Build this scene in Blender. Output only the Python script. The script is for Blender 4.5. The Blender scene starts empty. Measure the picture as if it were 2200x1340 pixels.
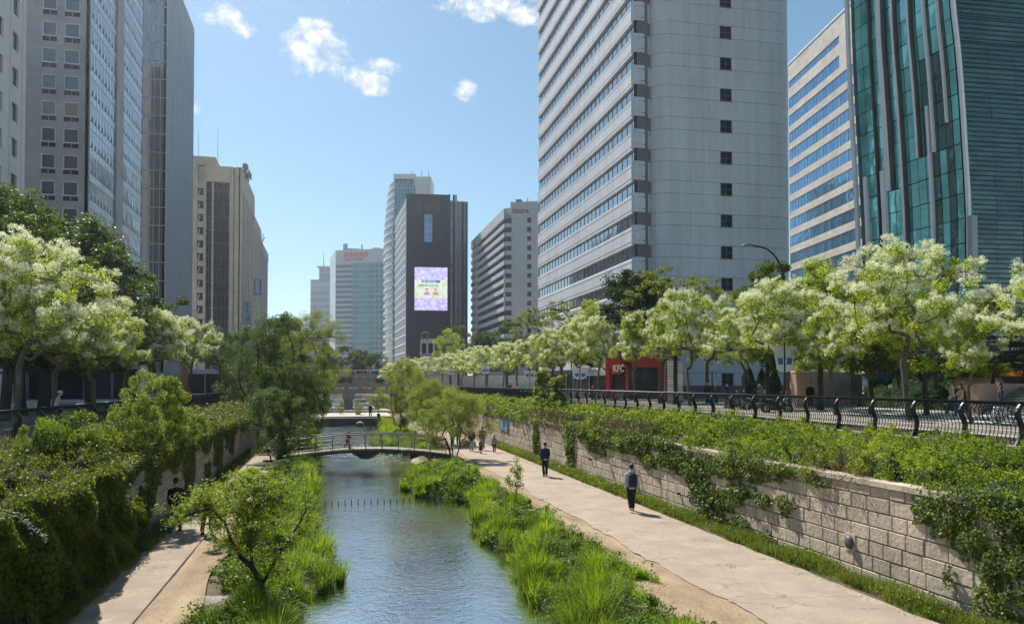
import bpy, bmesh, math, random
import numpy as np
from mathutils import Vector, Matrix, noise as mnoise
R = math.radians
random.seed(7); rng = np.random.default_rng(7)
SC = bpy.context.scene
COL = SC.collection

# ---------------------------------------------------------------- camera
EYE = 5.0
YAW = R(13.2); FPX = 1640.0; HZ = 822.0
cam_d = bpy.data.cameras.new('camera'); cam = bpy.data.objects.new('camera', cam_d); COL.objects.link(cam)
cam.location = (0, 0, EYE)
cam.rotation_euler = (R(90 + 1.2), 0, -YAW)
cam_d.sensor_width = 36.0; cam_d.lens = FPX / 2200 * 36
cam_d.shift_y = (HZ - FPX * math.tan(R(1.2)) - 670) / 2200
cam_d.clip_start = 0.2; cam_d.clip_end = 9000
SC.camera = cam

# ---------------------------------------------------------------- sky and sun
SUN_AZ = R(-18); SUN_EL = R(48)          # azimuth from +Y towards +X
w = bpy.data.worlds.new('World'); SC.world = w; w.use_nodes = True
wn = w.node_tree.nodes; wl = w.node_tree.links
for n in list(wn): wn.remove(n)
def N(tree, t, **kw):
    n = tree.nodes.new(t)
    for k, v in kw.items(): setattr(n, k, v)
    return n
wt = w.node_tree
sky = N(wt, 'ShaderNodeTexSky', sky_type='NISHITA', sun_disc=False)
sky.sun_elevation = SUN_EL; sky.sun_rotation = SUN_AZ
sky.air_density = 1.0; sky.dust_density = 0.15; sky.ozone_density = 2.0; sky.altitude = 50
bg = N(wt, 'ShaderNodeBackground'); bg.inputs['Strength'].default_value = 0.087
hs = N(wt, 'ShaderNodeHueSaturation'); hs.inputs['Saturation'].default_value = 1.04; hs.inputs['Hue'].default_value = 0.484
wl.new(sky.outputs['Color'], hs.inputs['Color']); wl.new(hs.outputs['Color'], bg.inputs['Color'])
tc = N(wt, 'ShaderNodeTexCoord'); sp = N(wt, 'ShaderNodeSeparateXYZ'); wl.new(tc.outputs['Generated'], sp.inputs[0])
def wm(op, a, b=None, c=None, clamp=False):
    n = N(wt, 'ShaderNodeMath', operation=op); n.use_clamp = clamp
    for i, x in enumerate((a, b, c)):
        if x is None: continue
        if isinstance(x, (int, float)): n.inputs[i].default_value = x
        else: wl.new(x, n.inputs[i])
    return n.outputs[0]
vy = wm('MAXIMUM', sp.outputs['Y'], 0.02)
ca = wm('DIVIDE', sp.outputs['X'], vy); cb = wm('DIVIDE', sp.outputs['Z'], vy)
comb = N(wt, 'ShaderNodeCombineXYZ'); wl.new(ca, comb.inputs[0]); wl.new(cb, comb.inputs[1])
nz = N(wt, 'ShaderNodeTexNoise'); nz.inputs['Scale'].default_value = 15; nz.inputs['Detail'].default_value = 9; nz.inputs['Roughness'].default_value = 0.62; nz.inputs['Distortion'].default_value = 0.5
wl.new(comb.outputs[0], nz.inputs['Vector'])
nz2 = N(wt, 'ShaderNodeTexNoise'); nz2.inputs['Scale'].default_value = 46; nz2.inputs['Detail'].default_value = 9; nz2.inputs['Roughness'].default_value = 0.6
wl.new(comb.outputs[0], nz2.inputs['Vector'])
def skydir(px, py):
    u = (px - 1100) / FPX
    x = math.sin(YAW) + u * math.cos(YAW); y = math.cos(YAW) - u * math.sin(YAW)
    return x / y, (HZ - py) / FPX / y
total = None
for (px, py, rx, ry, k) in ((672, 92, 70, 58, 1.0), (710, 150, 75, 38, .95), (790, 172, 48, 30, .85), (835, 138, 62, 20, .7), (640, 80, 45, 40, .85),
                         (490, 22, 42, 34, .85), (520, 50, 36, 24, .8), (452, 34, 30, 14, .62), (1010, 8, 60, 34, .95), (1070, 2, 70, 22, .85), (1130, 22, 60, 26, .8),
                         (1000, 190, 30, 24, .72), (420, 232, 26, 14, .5), (930, 2, 60, 14, .5), (1230, -30, 160, 60, .9)):
    a0, b0 = skydir(px, py)
    a1, _ = skydir(px + rx, py); _, b1 = skydir(px, py - ry)
    ea = wm('POWER', wm('DIVIDE', wm('ABSOLUTE', wm('SUBTRACT', ca, a0)), a1 - a0), 2.0)
    eb = wm('POWER', wm('DIVIDE', wm('ABSOLUTE', wm('SUBTRACT', cb, b0)), b1 - b0), 2.0)
    m = wm('MULTIPLY', wm('SUBTRACT', 1.0, wm('ADD', ea, eb)), k)
    m = wm('MAXIMUM', m, -1.0)
    total = m if total is None else wm('MAXIMUM', total, m)
dens = wm('ADD', wm('MULTIPLY', total, 0.40), wm('MULTIPLY', wm('SUBTRACT', nz.outputs['Fac'], 0.5), 2.3))
dens = wm('ADD', dens, wm('MULTIPLY', wm('SUBTRACT', nz2.outputs['Fac'], 0.5), 0.75))
gate = wm('MULTIPLY', wm('ADD', total, 0.55), 1.6, clamp=True)
mask = wm('MULTIPLY', wm('MULTIPLY', wm('SUBTRACT', dens, 0.01), 2.2, clamp=True), gate, clamp=True)
front = wm('GREATER_THAN', sp.outputs['Y'], 0.05)
mask = wm('MULTIPLY', mask, front)
mask = wm('MULTIPLY', mask, 0.93)
cbg = N(wt, 'ShaderNodeBackground'); cbg.inputs['Strength'].default_value = 0.80
cr = N(wt, 'ShaderNodeValToRGB'); cr.color_ramp.elements[0].position = 0.35; cr.color_ramp.elements[0].color = (.50, .58, .70, 1)
cr.color_ramp.elements[1].position = 0.62; cr.color_ramp.elements[1].color = (1, .99, .97, 1)
wl.new(nz2.outputs['Fac'], cr.inputs[0]); wl.new(cr.outputs[0], cbg.inputs['Color'])
mx = N(wt, 'ShaderNodeMixShader'); wl.new(mask, mx.inputs[0]); wl.new(bg.outputs[0], mx.inputs[1]); wl.new(cbg.outputs[0], mx.inputs[2])
wo = N(wt, 'ShaderNodeOutputWorld'); wl.new(mx.outputs[0], wo.inputs['Surface'])

sd = bpy.data.lights.new('sun', 'SUN'); sd.energy = 5.0; sd.angle = R(0.55); sd.color = (1.0, .95, .86)
sun = bpy.data.objects.new('sun', sd); COL.objects.link(sun)
sdir = Vector((math.sin(SUN_AZ) * math.cos(SUN_EL), math.cos(SUN_AZ) * math.cos(SUN_EL), math.sin(SUN_EL)))
sun.rotation_euler = sdir.to_track_quat('Z', 'Y').to_euler()
sun.location = sdir * 50
SC.view_settings.view_transform = 'Standard'; SC.view_settings.look = 'None'
SC.view_settings.exposure = 0.48; SC.view_settings.gamma = 1.0
try:
    SC.cycles.max_bounces = 7; SC.cycles.diffuse_bounces = 3; SC.cycles.glossy_bounces = 3; SC.cycles.transmission_bounces = 4
    SC.cycles.transparent_max_bounces = 12; SC.cycles.caustics_reflective = False; SC.cycles.caustics_refractive = False
    SC.cycles.use_denoising = True; SC.cycles.use_adaptive_sampling = True; SC.cycles.adaptive_threshold = 0.02
    SC.cycles.volume_bounces = 0; SC.cycles.volume_step_rate = 4; SC.cycles.sample_clamp_indirect = 4.0
except Exception as e: print(e)

# ---------------------------------------------------------------- where a pixel of the photograph lies
def ray(px):
    u = (px - 1100) / FPX
    return math.sin(YAW) + u * math.cos(YAW), math.cos(YAW) - u * math.sin(YAW)
def at_d(px, d): a, b = ray(px); return a * d, b * d
def at_X(px, X): a, b = ray(px); d = X / a; return X, b * d, d
def at_Y(px, Y): a, b = ray(px); d = Y / b; return a * d, Y, d
def zat(py, d): return EYE + (HZ - py) / FPX * d
def at_z(px, py, z): d = (EYE - z) * FPX / (py - HZ); a, b = ray(px); return a * d, b * d, d

# ---------------------------------------------------------------- mesh helpers
BASE = {}
class MB:
    def __init__(s): s.V = []; s.F = []; s.n = 0
    def add(s, V, F):
        V = [tuple(v) for v in V]; o = s.n
        s.V += V; s.F += [tuple(i + o for i in f) for f in F]; s.n += len(V)
        return s
    def box(s, x0, x1, y0, y1, z0, z1):
        return s.add([(x0,y0,z0),(x1,y0,z0),(x1,y1,z0),(x0,y1,z0),(x0,y0,z1),(x1,y0,z1),(x1,y1,z1),(x0,y1,z1)],
                     [(0,3,2,1),(4,5,6,7),(0,1,5,4),(1,2,6,5),(2,3,7,6),(3,0,4,7)])
    def prism(s, pts, z0, z1):
        n = len(pts)
        ar = sum(pts[i][0]*pts[(i+1)%n][1]-pts[(i+1)%n][0]*pts[i][1] for i in range(n))
        if ar < 0: pts = pts[::-1]
        V = [(p[0], p[1], z0) for p in pts] + [(p[0], p[1], z1) for p in pts]
        F = [tuple(range(n))[::-1], tuple(range(n, 2*n))] + [(i, (i+1)%n, n+(i+1)%n, n+i) for i in range(n)]
        return s.add(V, F)
    def loft(s, rings, cap=True, close=True):
        n = len(rings[0]); V = [p for r in rings for p in r]; F = []
        for k in range(len(rings)-1):
            for i in range(n if close else n-1):
                j = (i+1) % n
                F.append((k*n+i, k*n+j, (k+1)*n+j, (k+1)*n+i))
        if cap: F.append(tuple(range(n))[::-1]); F.append(tuple(range((len(rings)-1)*n, len(rings)*n)))
        return s.add(V, F)
    def tube(s, pts, rad, n=8, cap=True):
        pts = [Vector(p) for p in pts]
        if isinstance(rad, (int, float)): rad = [rad]*len(pts)
        rings = []; up = None
        for i, p in enumerate(pts):
            t = (pts[min(i+1, len(pts)-1)] - pts[max(i-1, 0)])
            if t.length < 1e-9: t = Vector((0,0,1))
            t.normalize()
            if up is None: up = Vector((1,0,0)) if abs(t.x) < .8 else Vector((0,1,0))
            a = t.cross(up).normalized(); b = t.cross(a).normalized(); up = -b if False else (a.cross(t))
            rings.append([p + (a*math.cos(2*math.pi*k/n) + b*math.sin(2*math.pi*k/n))*rad[i] for k in range(n)])
        return s.loft(rings, cap)
    def ell(s, c, r, nu=12, nv=8, rot=None):
        rings = []
        c = Vector(c)
        for j in range(nv+1):
            th = math.pi * (j + (0.02 if j == 0 else 0) - (0.02 if j == nv else 0)) / nv
            ring = []
            for i in range(nu):
                ph = 2*math.pi*i/nu
                p = Vector((r[0]*math.sin(th)*math.cos(ph), r[1]*math.sin(th)*math.sin(ph), -r[2]*math.cos(th)))
                if rot: p = rot @ p
                ring.append(c + p)
            rings.append(ring)
        return s.loft(rings)
    def torus(s, c, R1, r2, axis='x', n=28, m=8, R3=None):
        rings = []
        for i in range(n):
            t = 2*math.pi*i/n; ring = []
            for j in range(m):
                q = 2*math.pi*j/m; rr = R1 + r2*math.cos(q); h = r2*math.sin(q)
                if axis == 'x': p = (c[0]+h, c[1]+rr*math.cos(t), c[2]+rr*math.sin(t))
                elif axis == 'y': p = (c[0]+rr*math.cos(t), c[1]+h, c[2]+rr*math.sin(t))
                else: p = (c[0]+rr*math.cos(t), c[1]+rr*math.sin(t), c[2]+h)
                ring.append(p)
            rings.append(ring)
        rings.append(rings[0])
        return s.loft(rings, cap=False)
def setmat(me, m):
    for x in (m if isinstance(m, (list, tuple)) else [m]):
        me.materials.append(x)
def root_base(p):
    while p.parent is not None: p = p.parent
    return BASE.get(p.name, Vector((0,0,0)))
def link(name, me, parent=None, base=None):
    o = bpy.data.objects.new(name, me); COL.objects.link(o)
    if parent is not None: o.parent = parent
    return o
def build(name, mb, m, parent=None, smooth=False, base=None, label=None):
    """one mesh object; vertices are given in world space, the origin goes to the thing's base"""
    b = Vector(base) if base is not None else (root_base(parent) if parent is not None else Vector((0,0,0)))
    me = bpy.data.meshes.new(name)
    me.from_pydata([(x-b.x, y-b.y, z-b.z) for x, y, z in mb.V], [], mb.F)
    setmat(me, m)
    if smooth: me.polygons.foreach_set('use_smooth', [True]*len(me.polygons))
    me.update()
    bmm = bmesh.new(); bmm.from_mesh(me); bmesh.ops.recalc_face_normals(bmm, faces=bmm.faces); bmm.to_mesh(me); bmm.free()
    o = link(name, me, parent)
    if parent is None: o.location = b; BASE[o.name] = b
    if label: o['label'] = label
    return o
def quads(name, V, m, parent=None, base=(0,0,0), fs=4, smooth=False):
    """V: (n, fs, 3) world-space polygons, one island each"""
    b = np.array(root_base(parent) if parent is not None else base, dtype=np.float32)
    V = np.asarray(V, dtype=np.float32); n = V.shape[0]
    me = bpy.data.meshes.new(name)
    me.vertices.add(n*fs); me.loops.add(n*fs); me.polygons.add(n)
    me.vertices.foreach_set('co', (V - b).reshape(-1))
    me.loops.foreach_set('vertex_index', np.arange(n*fs, dtype=np.int32))
    me.polygons.foreach_set('loop_start', np.arange(0, n*fs, fs, dtype=np.int32))
    setmat(me, m); me.update(calc_edges=True)
    o = link(name, me, parent)
    if parent is None: o.location = base; BASE[o.name] = Vector(base)
    return o
def tag(o, label=None, cat=None, group=None, kind=None):
    if label: o['label'] = label
    if cat: o['category'] = cat
    if group: o['group'] = group
    if kind: o['kind'] = kind
    return o
def thing(name, label, cat, loc=(0,0,0), group=None):
    o = bpy.data.objects.new(name, None); COL.objects.link(o); o.location = loc
    o.empty_display_size = .3
    BASE[o.name] = Vector(loc)
    return tag(o, label, cat, group)
def dup(root, loc=None, rz=None, label=None, scale=None):
    r = root.copy(); COL.objects.link(r)
    if loc is not None: r.location = loc
    if rz is not None: r.rotation_euler = (0, 0, rz)
    if scale is not None: r.scale = (scale,)*3 if isinstance(scale, (int, float)) else scale
    if label: r['label'] = label
    for ch in list(root.children):
        c = ch.copy(); COL.objects.link(c); c.parent = r
        for g in list(ch.children):
            d = g.copy(); COL.objects.link(d); d.parent = c
    return r
class Fac:
    """a wall plane: s runs along it, n out of it"""
    def __init__(f, O, P):
        f.O = Vector((O[0], O[1])); d = Vector((P[0]-O[0], P[1]-O[1])); f.L = d.length; f.D = d.normalized()
        f.Nn = Vector((f.D.y, -f.D.x))
    def p(f, s, n, z): q = f.O + f.D*s + f.Nn*n; return (q.x, q.y, z)
    def box(f, mb, s0, s1, z0, z1, n0, n1):
        P = [f.p(s, n, z) for z in (z0, z1) for (s, n) in ((s0,n0),(s1,n0),(s1,n1),(s0,n1))]
        mb.add(P, [(0,3,2,1),(4,5,6,7),(0,1,5,4),(1,2,6,5),(2,3,7,6),(3,0,4,7)])
    def quad(f, mb, s0, s1, z0, z1, n):
        mb.add([f.p(s0,n,z0), f.p(s1,n,z0), f.p(s1,n,z1), f.p(s0,n,z1)], [(0,1,2,3)])

# ---------------------------------------------------------------- materials
def newmat(name):
    m = bpy.data.materials.new(name); m.use_nodes = True
    t = m.node_tree; b = t.nodes.get('Principled BSDF')
    return m, t, b
def pmat(name, c1, c2=None, scale=2.0, rough=.7, streak=0.0, bump=0.0, bscale=None, metal=0.0, detail=5, spec=.5, stretch=None, c3=None, fine=0.0, fine_scale=40, island=0.0, lo=.35, hi=.65):
    m, t, b = newmat(name)
    c2 = c2 or tuple(x*.8 for x in c1)
    g = N(t, 'ShaderNodeNewGeometry'); mp = N(t, 'ShaderNodeMapping'); t.links.new(g.outputs['Position'], mp.inputs['Vector'])
    if stretch: mp.inputs['Scale'].default_value = stretch
    nz = N(t, 'ShaderNodeTexNoise'); nz.inputs['Scale'].default_value = scale; nz.inputs['Detail'].default_value = detail; nz.inputs['Roughness'].default_value = .6
    t.links.new(mp.outputs[0], nz.inputs['Vector'])
    r = N(t, 'ShaderNodeValToRGB'); r.color_ramp.elements[0].position = lo; r.color_ramp.elements[0].color = (*c2, 1)
    r.color_ramp.elements[1].position = hi; r.color_ramp.elements[1].color = (*c1, 1)
    if c3:
        e = r.color_ramp.elements.new(.5); e.color = (*c3, 1)
    t.links.new(nz.outputs['Fac'], r.inputs[0]); col = r.outputs[0]
    if fine:
        n2 = N(t, 'ShaderNodeTexNoise'); n2.inputs['Scale'].default_value = fine_scale; n2.inputs['Detail'].default_value = 3
        t.links.new(g.outputs['Position'], n2.inputs['Vector'])
        mr = N(t, 'ShaderNodeMapRange'); mr.inputs['From Min'].default_value = .3; mr.inputs['From Max'].default_value = .7
        mr.inputs['To Min'].default_value = 1-fine; mr.inputs['To Max'].default_value = 1+fine
        t.links.new(n2.outputs['Fac'], mr.inputs['Value'])
        mu = N(t, 'ShaderNodeVectorMath', operation='SCALE'); t.links.new(col, mu.inputs[0]); t.links.new(mr.outputs[0], mu.inputs['Scale']); col = mu.outputs[0]
    if streak:
        mp2 = N(t, 'ShaderNodeMapping'); mp2.inputs['Scale'].default_value = (1.6, 1.6, .07); t.links.new(g.outputs['Position'], mp2.inputs['Vector'])
        n4 = N(t, 'ShaderNodeTexNoise'); n4.inputs['Scale'].default_value = 1.0; n4.inputs['Detail'].default_value = 6; n4.inputs['Roughness'].default_value = .65; t.links.new(mp2.outputs[0], n4.inputs['Vector'])
        mr = N(t, 'ShaderNodeMapRange'); mr.inputs['From Min'].default_value = .35; mr.inputs['From Max'].default_value = .6; mr.inputs['To Min'].default_value = 1-streak; mr.inputs['To Max'].default_value = 1.0
        t.links.new(n4.outputs['Fac'], mr.inputs['Value'])
        mu = N(t, 'ShaderNodeVectorMath', operation='SCALE'); t.links.new(col, mu.inputs[0]); t.links.new(mr.outputs[0], mu.inputs['Scale']); col = mu.outputs[0]
    if island:
        mr = N(t, 'ShaderNodeMapRange'); mr.inputs['To Min'].default_value = 1-island; mr.inputs['To Max'].default_value = 1+island
        t.links.new(g.outputs['Random Per Island'], mr.inputs['Value'])
        mu = N(t, 'ShaderNodeVectorMath', operation='SCALE'); t.links.new(col, mu.inputs[0]); t.links.new(mr.outputs[0], mu.inputs['Scale']); col = mu.outputs[0]
    t.links.new(col, b.inputs['Base Color'])
    b.inputs['Roughness'].default_value = rough; b.inputs['Metallic'].default_value = metal
    b.inputs['Specular IOR Level'].default_value = spec
    if bump:
        n3 = N(t, 'ShaderNodeTexNoise'); n3.inputs['Scale'].default_value = bscale or scale*4; n3.inputs['Detail'].default_value = 6
        t.links.new(g.outputs['Position'], n3.inputs['Vector'])
        bp = N(t, 'ShaderNodeBump'); bp.inputs['Strength'].default_value = 1.0; bp.inputs['Distance'].default_value = bump
        t.links.new(n3.outputs['Fac'], bp.inputs['Height']); t.links.new(bp.outputs[0], b.inputs['Normal'])
    return m
def flat(name, c, rough=.6, metal=0.0, spec=.5):
    return pmat(name, c, tuple(x*.88 for x in c), scale=3, rough=rough, metal=metal, spec=spec)
def glass_mat(name, tint=(.03,.045,.06), rough=.06, wave=.02, wscale=.35, island=.35, spec=1.0, pane=None, ior=1.9, stint=None):
    """facade glazing: dark body, strong reflection, panes a touch out of true"""
    m, t, b = newmat(name)
    g = N(t, 'ShaderNodeNewGeometry')
    nz = N(t, 'ShaderNodeTexNoise'); nz.inputs['Scale'].default_value = wscale; nz.inputs['Detail'].default_value = 2
    t.links.new(g.outputs['Position'], nz.inputs['Vector'])
    bp = N(t, 'ShaderNodeBump'); bp.inputs['Distance'].default_value = wave; t.links.new(nz.outputs['Fac'], bp.inputs['Height'])
    n2 = N(t, 'ShaderNodeTexNoise'); n2.inputs['Scale'].default_value = .22; n2.inputs['Detail'].default_value = 3; t.links.new(g.outputs['Position'], n2.inputs['Vector'])
    ad = N(t, 'ShaderNodeMath', operation='ADD'); t.links.new(n2.outputs['Fac'], ad.inputs[0])
    ml = N(t, 'ShaderNodeMath', operation='MULTIPLY'); ml.inputs[1].default_value = island; t.links.new(g.outputs['Random Per Island'], ml.inputs[0]); t.links.new(ml.outputs[0], ad.inputs[1])
    r = N(t, 'ShaderNodeValToRGB'); r.color_ramp.elements[0].position = .3; r.color_ramp.elements[0].color = (*[x*.45 for x in tint], 1)
    r.color_ramp.elements[1].position = .95; r.color_ramp.elements[1].color = (*[min(1, x*1.9) for x in tint], 1)
    t.links.new(ad.outputs[0], r.inputs[0]); t.links.new(r.outputs[0], b.inputs['Base Color'])
    b.inputs['Roughness'].default_value = rough; b.inputs['IOR'].default_value = ior; b.inputs['Specular IOR Level'].default_value = spec
    if stint: b.inputs['Specular Tint'].default_value = (*stint, 1)
    t.links.new(bp.outputs[0], b.inputs['Normal'])
    return m
def leaf_mat(name, c1, c2, c3=None, trans=.45, rough=.5, tcol=None, patch=1.2):
    """leaves: each leaf its own tone, light shining through"""
    m, t, b = newmat(name); t.nodes.remove(b)
    g = N(t, 'ShaderNodeNewGeometry'); out = t.nodes['Material Output']
    nz = N(t, 'ShaderNodeTexNoise'); nz.inputs['Scale'].default_value = patch; nz.inputs['Detail'].default_value = 2
    t.links.new(g.outputs['Position'], nz.inputs['Vector'])
    a = N(t, 'ShaderNodeMath', operation='MULTIPLY_ADD'); t.links.new(g.outputs['Random Per Island'], a.inputs[0]); a.inputs[1].default_value = .55
    s = N(t, 'ShaderNodeMath', operation='MULTIPLY_ADD'); t.links.new(nz.outputs['Fac'], s.inputs[0]); s.inputs[1].default_value = 1.5; s.inputs[2].default_value = -.52
    t.links.new(s.outputs[0], a.inputs[2])
    r = N(t, 'ShaderNodeValToRGB'); r.color_ramp.elements[0].position = .05; r.color_ramp.elements[0].color = (*c1, 1)
    r.color_ramp.elements[1].position = .95; r.color_ramp.elements[1].color = (*c2, 1)
    if c3: e = r.color_ramp.elements.new(.55); e.color = (*c3, 1)
    t.links.new(a.outputs[0], r.inputs[0])
    df = N(t, 'ShaderNodeBsdfPrincipled'); df.inputs['Roughness'].default_value = rough; df.inputs['Specular IOR Level'].default_value = .35
    t.links.new(r.outputs[0], df.inputs['Base Color'])
    tr = N(t, 'ShaderNodeBsdfTranslucent')
    tm = N(t, 'ShaderNodeMix', data_type='RGBA', blend_type='MULTIPLY'); tm.inputs[0].default_value = 1
    t.links.new(r.outputs[0], tm.inputs[6]); tm.inputs[7].default_value = (*(tcol or (2.2, 2.0, .9)), 1)
    t.links.new(tm.outputs[2], tr.inputs['Color'])
    mx = N(t, 'ShaderNodeMixShader'); mx.inputs[0].default_value = trans
    t.links.new(df.outputs[0], mx.inputs[1]); t.links.new(tr.outputs[0], mx.inputs[2]); t.links.new(mx.outputs[0], out.inputs['Surface'])
    return m
MT = {}
def text_mesh(s, size, mat_, name, parent, origin, D, base_z_up=True, align='LEFT', bold=0.0, extrude=.01, sx=1.0, vertical=False):
    """letters standing on a wall: origin (x,y,z), D = 2D direction the writing runs in"""
    c = bpy.data.curves.new('lettering', 'FONT'); c.body = s; c.size = size; c.align_x = align; c.extrude = extrude; c.offset = bold; c.resolution_u = 2
    c.space_character = 1.0
    o = bpy.data.objects.new('lettering', c); COL.objects.link(o)
    dg = bpy.context.evaluated_depsgraph_get(); me = bpy.data.meshes.new_from_object(o.evaluated_get(dg))
    bpy.data.objects.remove(o); me.name = name
    Dv = Vector((D[0], D[1], 0)).normalized(); up = Vector((0,0,1)); nn = Dv.cross(up)
    Mx = Matrix(((Dv.x*sx, up.x, nn.x, origin[0]), (Dv.y*sx, up.y, nn.y, origin[1]), (Dv.z, up.z, nn.z, origin[2]), (0,0,0,1)))
    me.transform(Mx)
    b = root_base(parent) if parent is not None else Vector((0,0,0))
    me.transform(Matrix.Translation(-b)); me.materials.clear(); me.materials.append(mat_)
    return link(name, me, parent)
# ================================================================ TERRAIN
WATER = -0.5
def lerp_tab(tab, y):
    if y <= tab[0][0]: return tab[0][1]
    for (a, va), (b, vb) in zip(tab, tab[1:]):
        if y <= b:
            t = (y-a)/(b-a); t = t*t*(3-2*t); return va + (vb-va)*t
    return tab[-1][1]
def wob(y, s=1.0, o=0.0): return .16*math.sin(y*.9+o)*s + .1*math.sin(y*2.3+1+o)*s
RE = [(-20,4.4),(14,4.8),(18,5.1),(25,5.35),(28,5.1),(32,6.3),(35,6.2),(37.5,3.9),(42,3.7),(46,5.2),(58,5.6),(62,3.4),(72,3.6),(80,5.2),(95,6),(300,6)]
LE = [(-20,-.9),(17,-1.0),(20,-.8),(22,.1),(24.5,.1),(27,-.7),(33,-.8),(54,-1.2),(90,-2.2),(300,-3)]
def eR(y): return lerp_tab(RE, y) + wob(y)
def eL(y): return lerp_tab(LE, y) + wob(y, 1, 2.0)
ZR, ZL = 3.25, 2.95          # street level right and left
def wallR(y): return 13.2 if y < 45 else 13.2 - .00035*(y-45)**2
ys = [-60, -20] + [x*.75 for x in range(-20, 180)] + [145, 160, 200, 214]
grd = MB(); cols = None; rows = []
for y in ys:
    a, b = eL(y), eR(y); wr = wallR(y) + .35
    rows.append([(-4000,ZL),(-60,ZL),(-14,ZL),(-10.8,ZL-.06),(-10.75,2.45),(-6.6,2.3),(-6.45,-.04),(-5.5,-.04),(-3.4,-.04),(a-1.5,-.12),(a-.6,-.3),(a,-.52),(a+.7,-.85),
                 ((a+b)/2,-.95),(b-.7,-.85),(b,-.52),(b+.6,-.32),(min(b+1.6,6.9),-.12),(7.1,-.04),(8.8,-.04),(12.3,-.02),(wr,.02),(wr+.05,2.2),(20.8,2.55),(21.15,2.6),(21.2,3.0),(21.35,3.02),(21.4,ZR-.02),(60,ZR),(4000,ZR)])
nc = len(rows[0])
V = [(x, y, z) for y, r in zip(ys, rows) for x, z in r]; o = len(ys)
# beyond the plaza wall the ground is one level sheet to the horizon
for yy in (214.02, 700, 6000):
    V += [(x, yy, ZR if x > 0 else ZL) for x, z in rows[0]]
nrow = len(ys)+3
F = [(k*nc+i, k*nc+i+1, (k+1)*nc+i+1, (k+1)*nc+i) for k in range(nrow-1) for i in range(nc-1)]
grd.add(V, F)
m_pave = pmat('street_paving', (.50,.48,.45), (.40,.385,.36), scale=.8, rough=.8, bump=.003, bscale=20, fine=.12, fine_scale=30)
m_soil = pmat('bank_soil', (.16,.12,.075), (.09,.07,.045), scale=1.6, rough=.95, bump=.03, bscale=12, fine=.25)
m_bed = pmat('stream_bed', (.30,.27,.18), (.06,.075,.04), scale=.42, rough=.9, bump=.05, bscale=5, fine=.45, fine_scale=5, lo=.40, hi=.62, stretch=(1,.45,1))
ground = build('ground', grd, [m_pave, m_soil, m_bed]); tag(ground, kind='structure')
mi = []
for k in range(nrow-1):
    for i in range(nc-1):
        mi.append(0 if (i <= 3 or i >= 27 or k >= len(ys)-1) else (2 if 10 <= i <= 15 else 1))
ground.data.polygons.foreach_set('material_index', mi)

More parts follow.
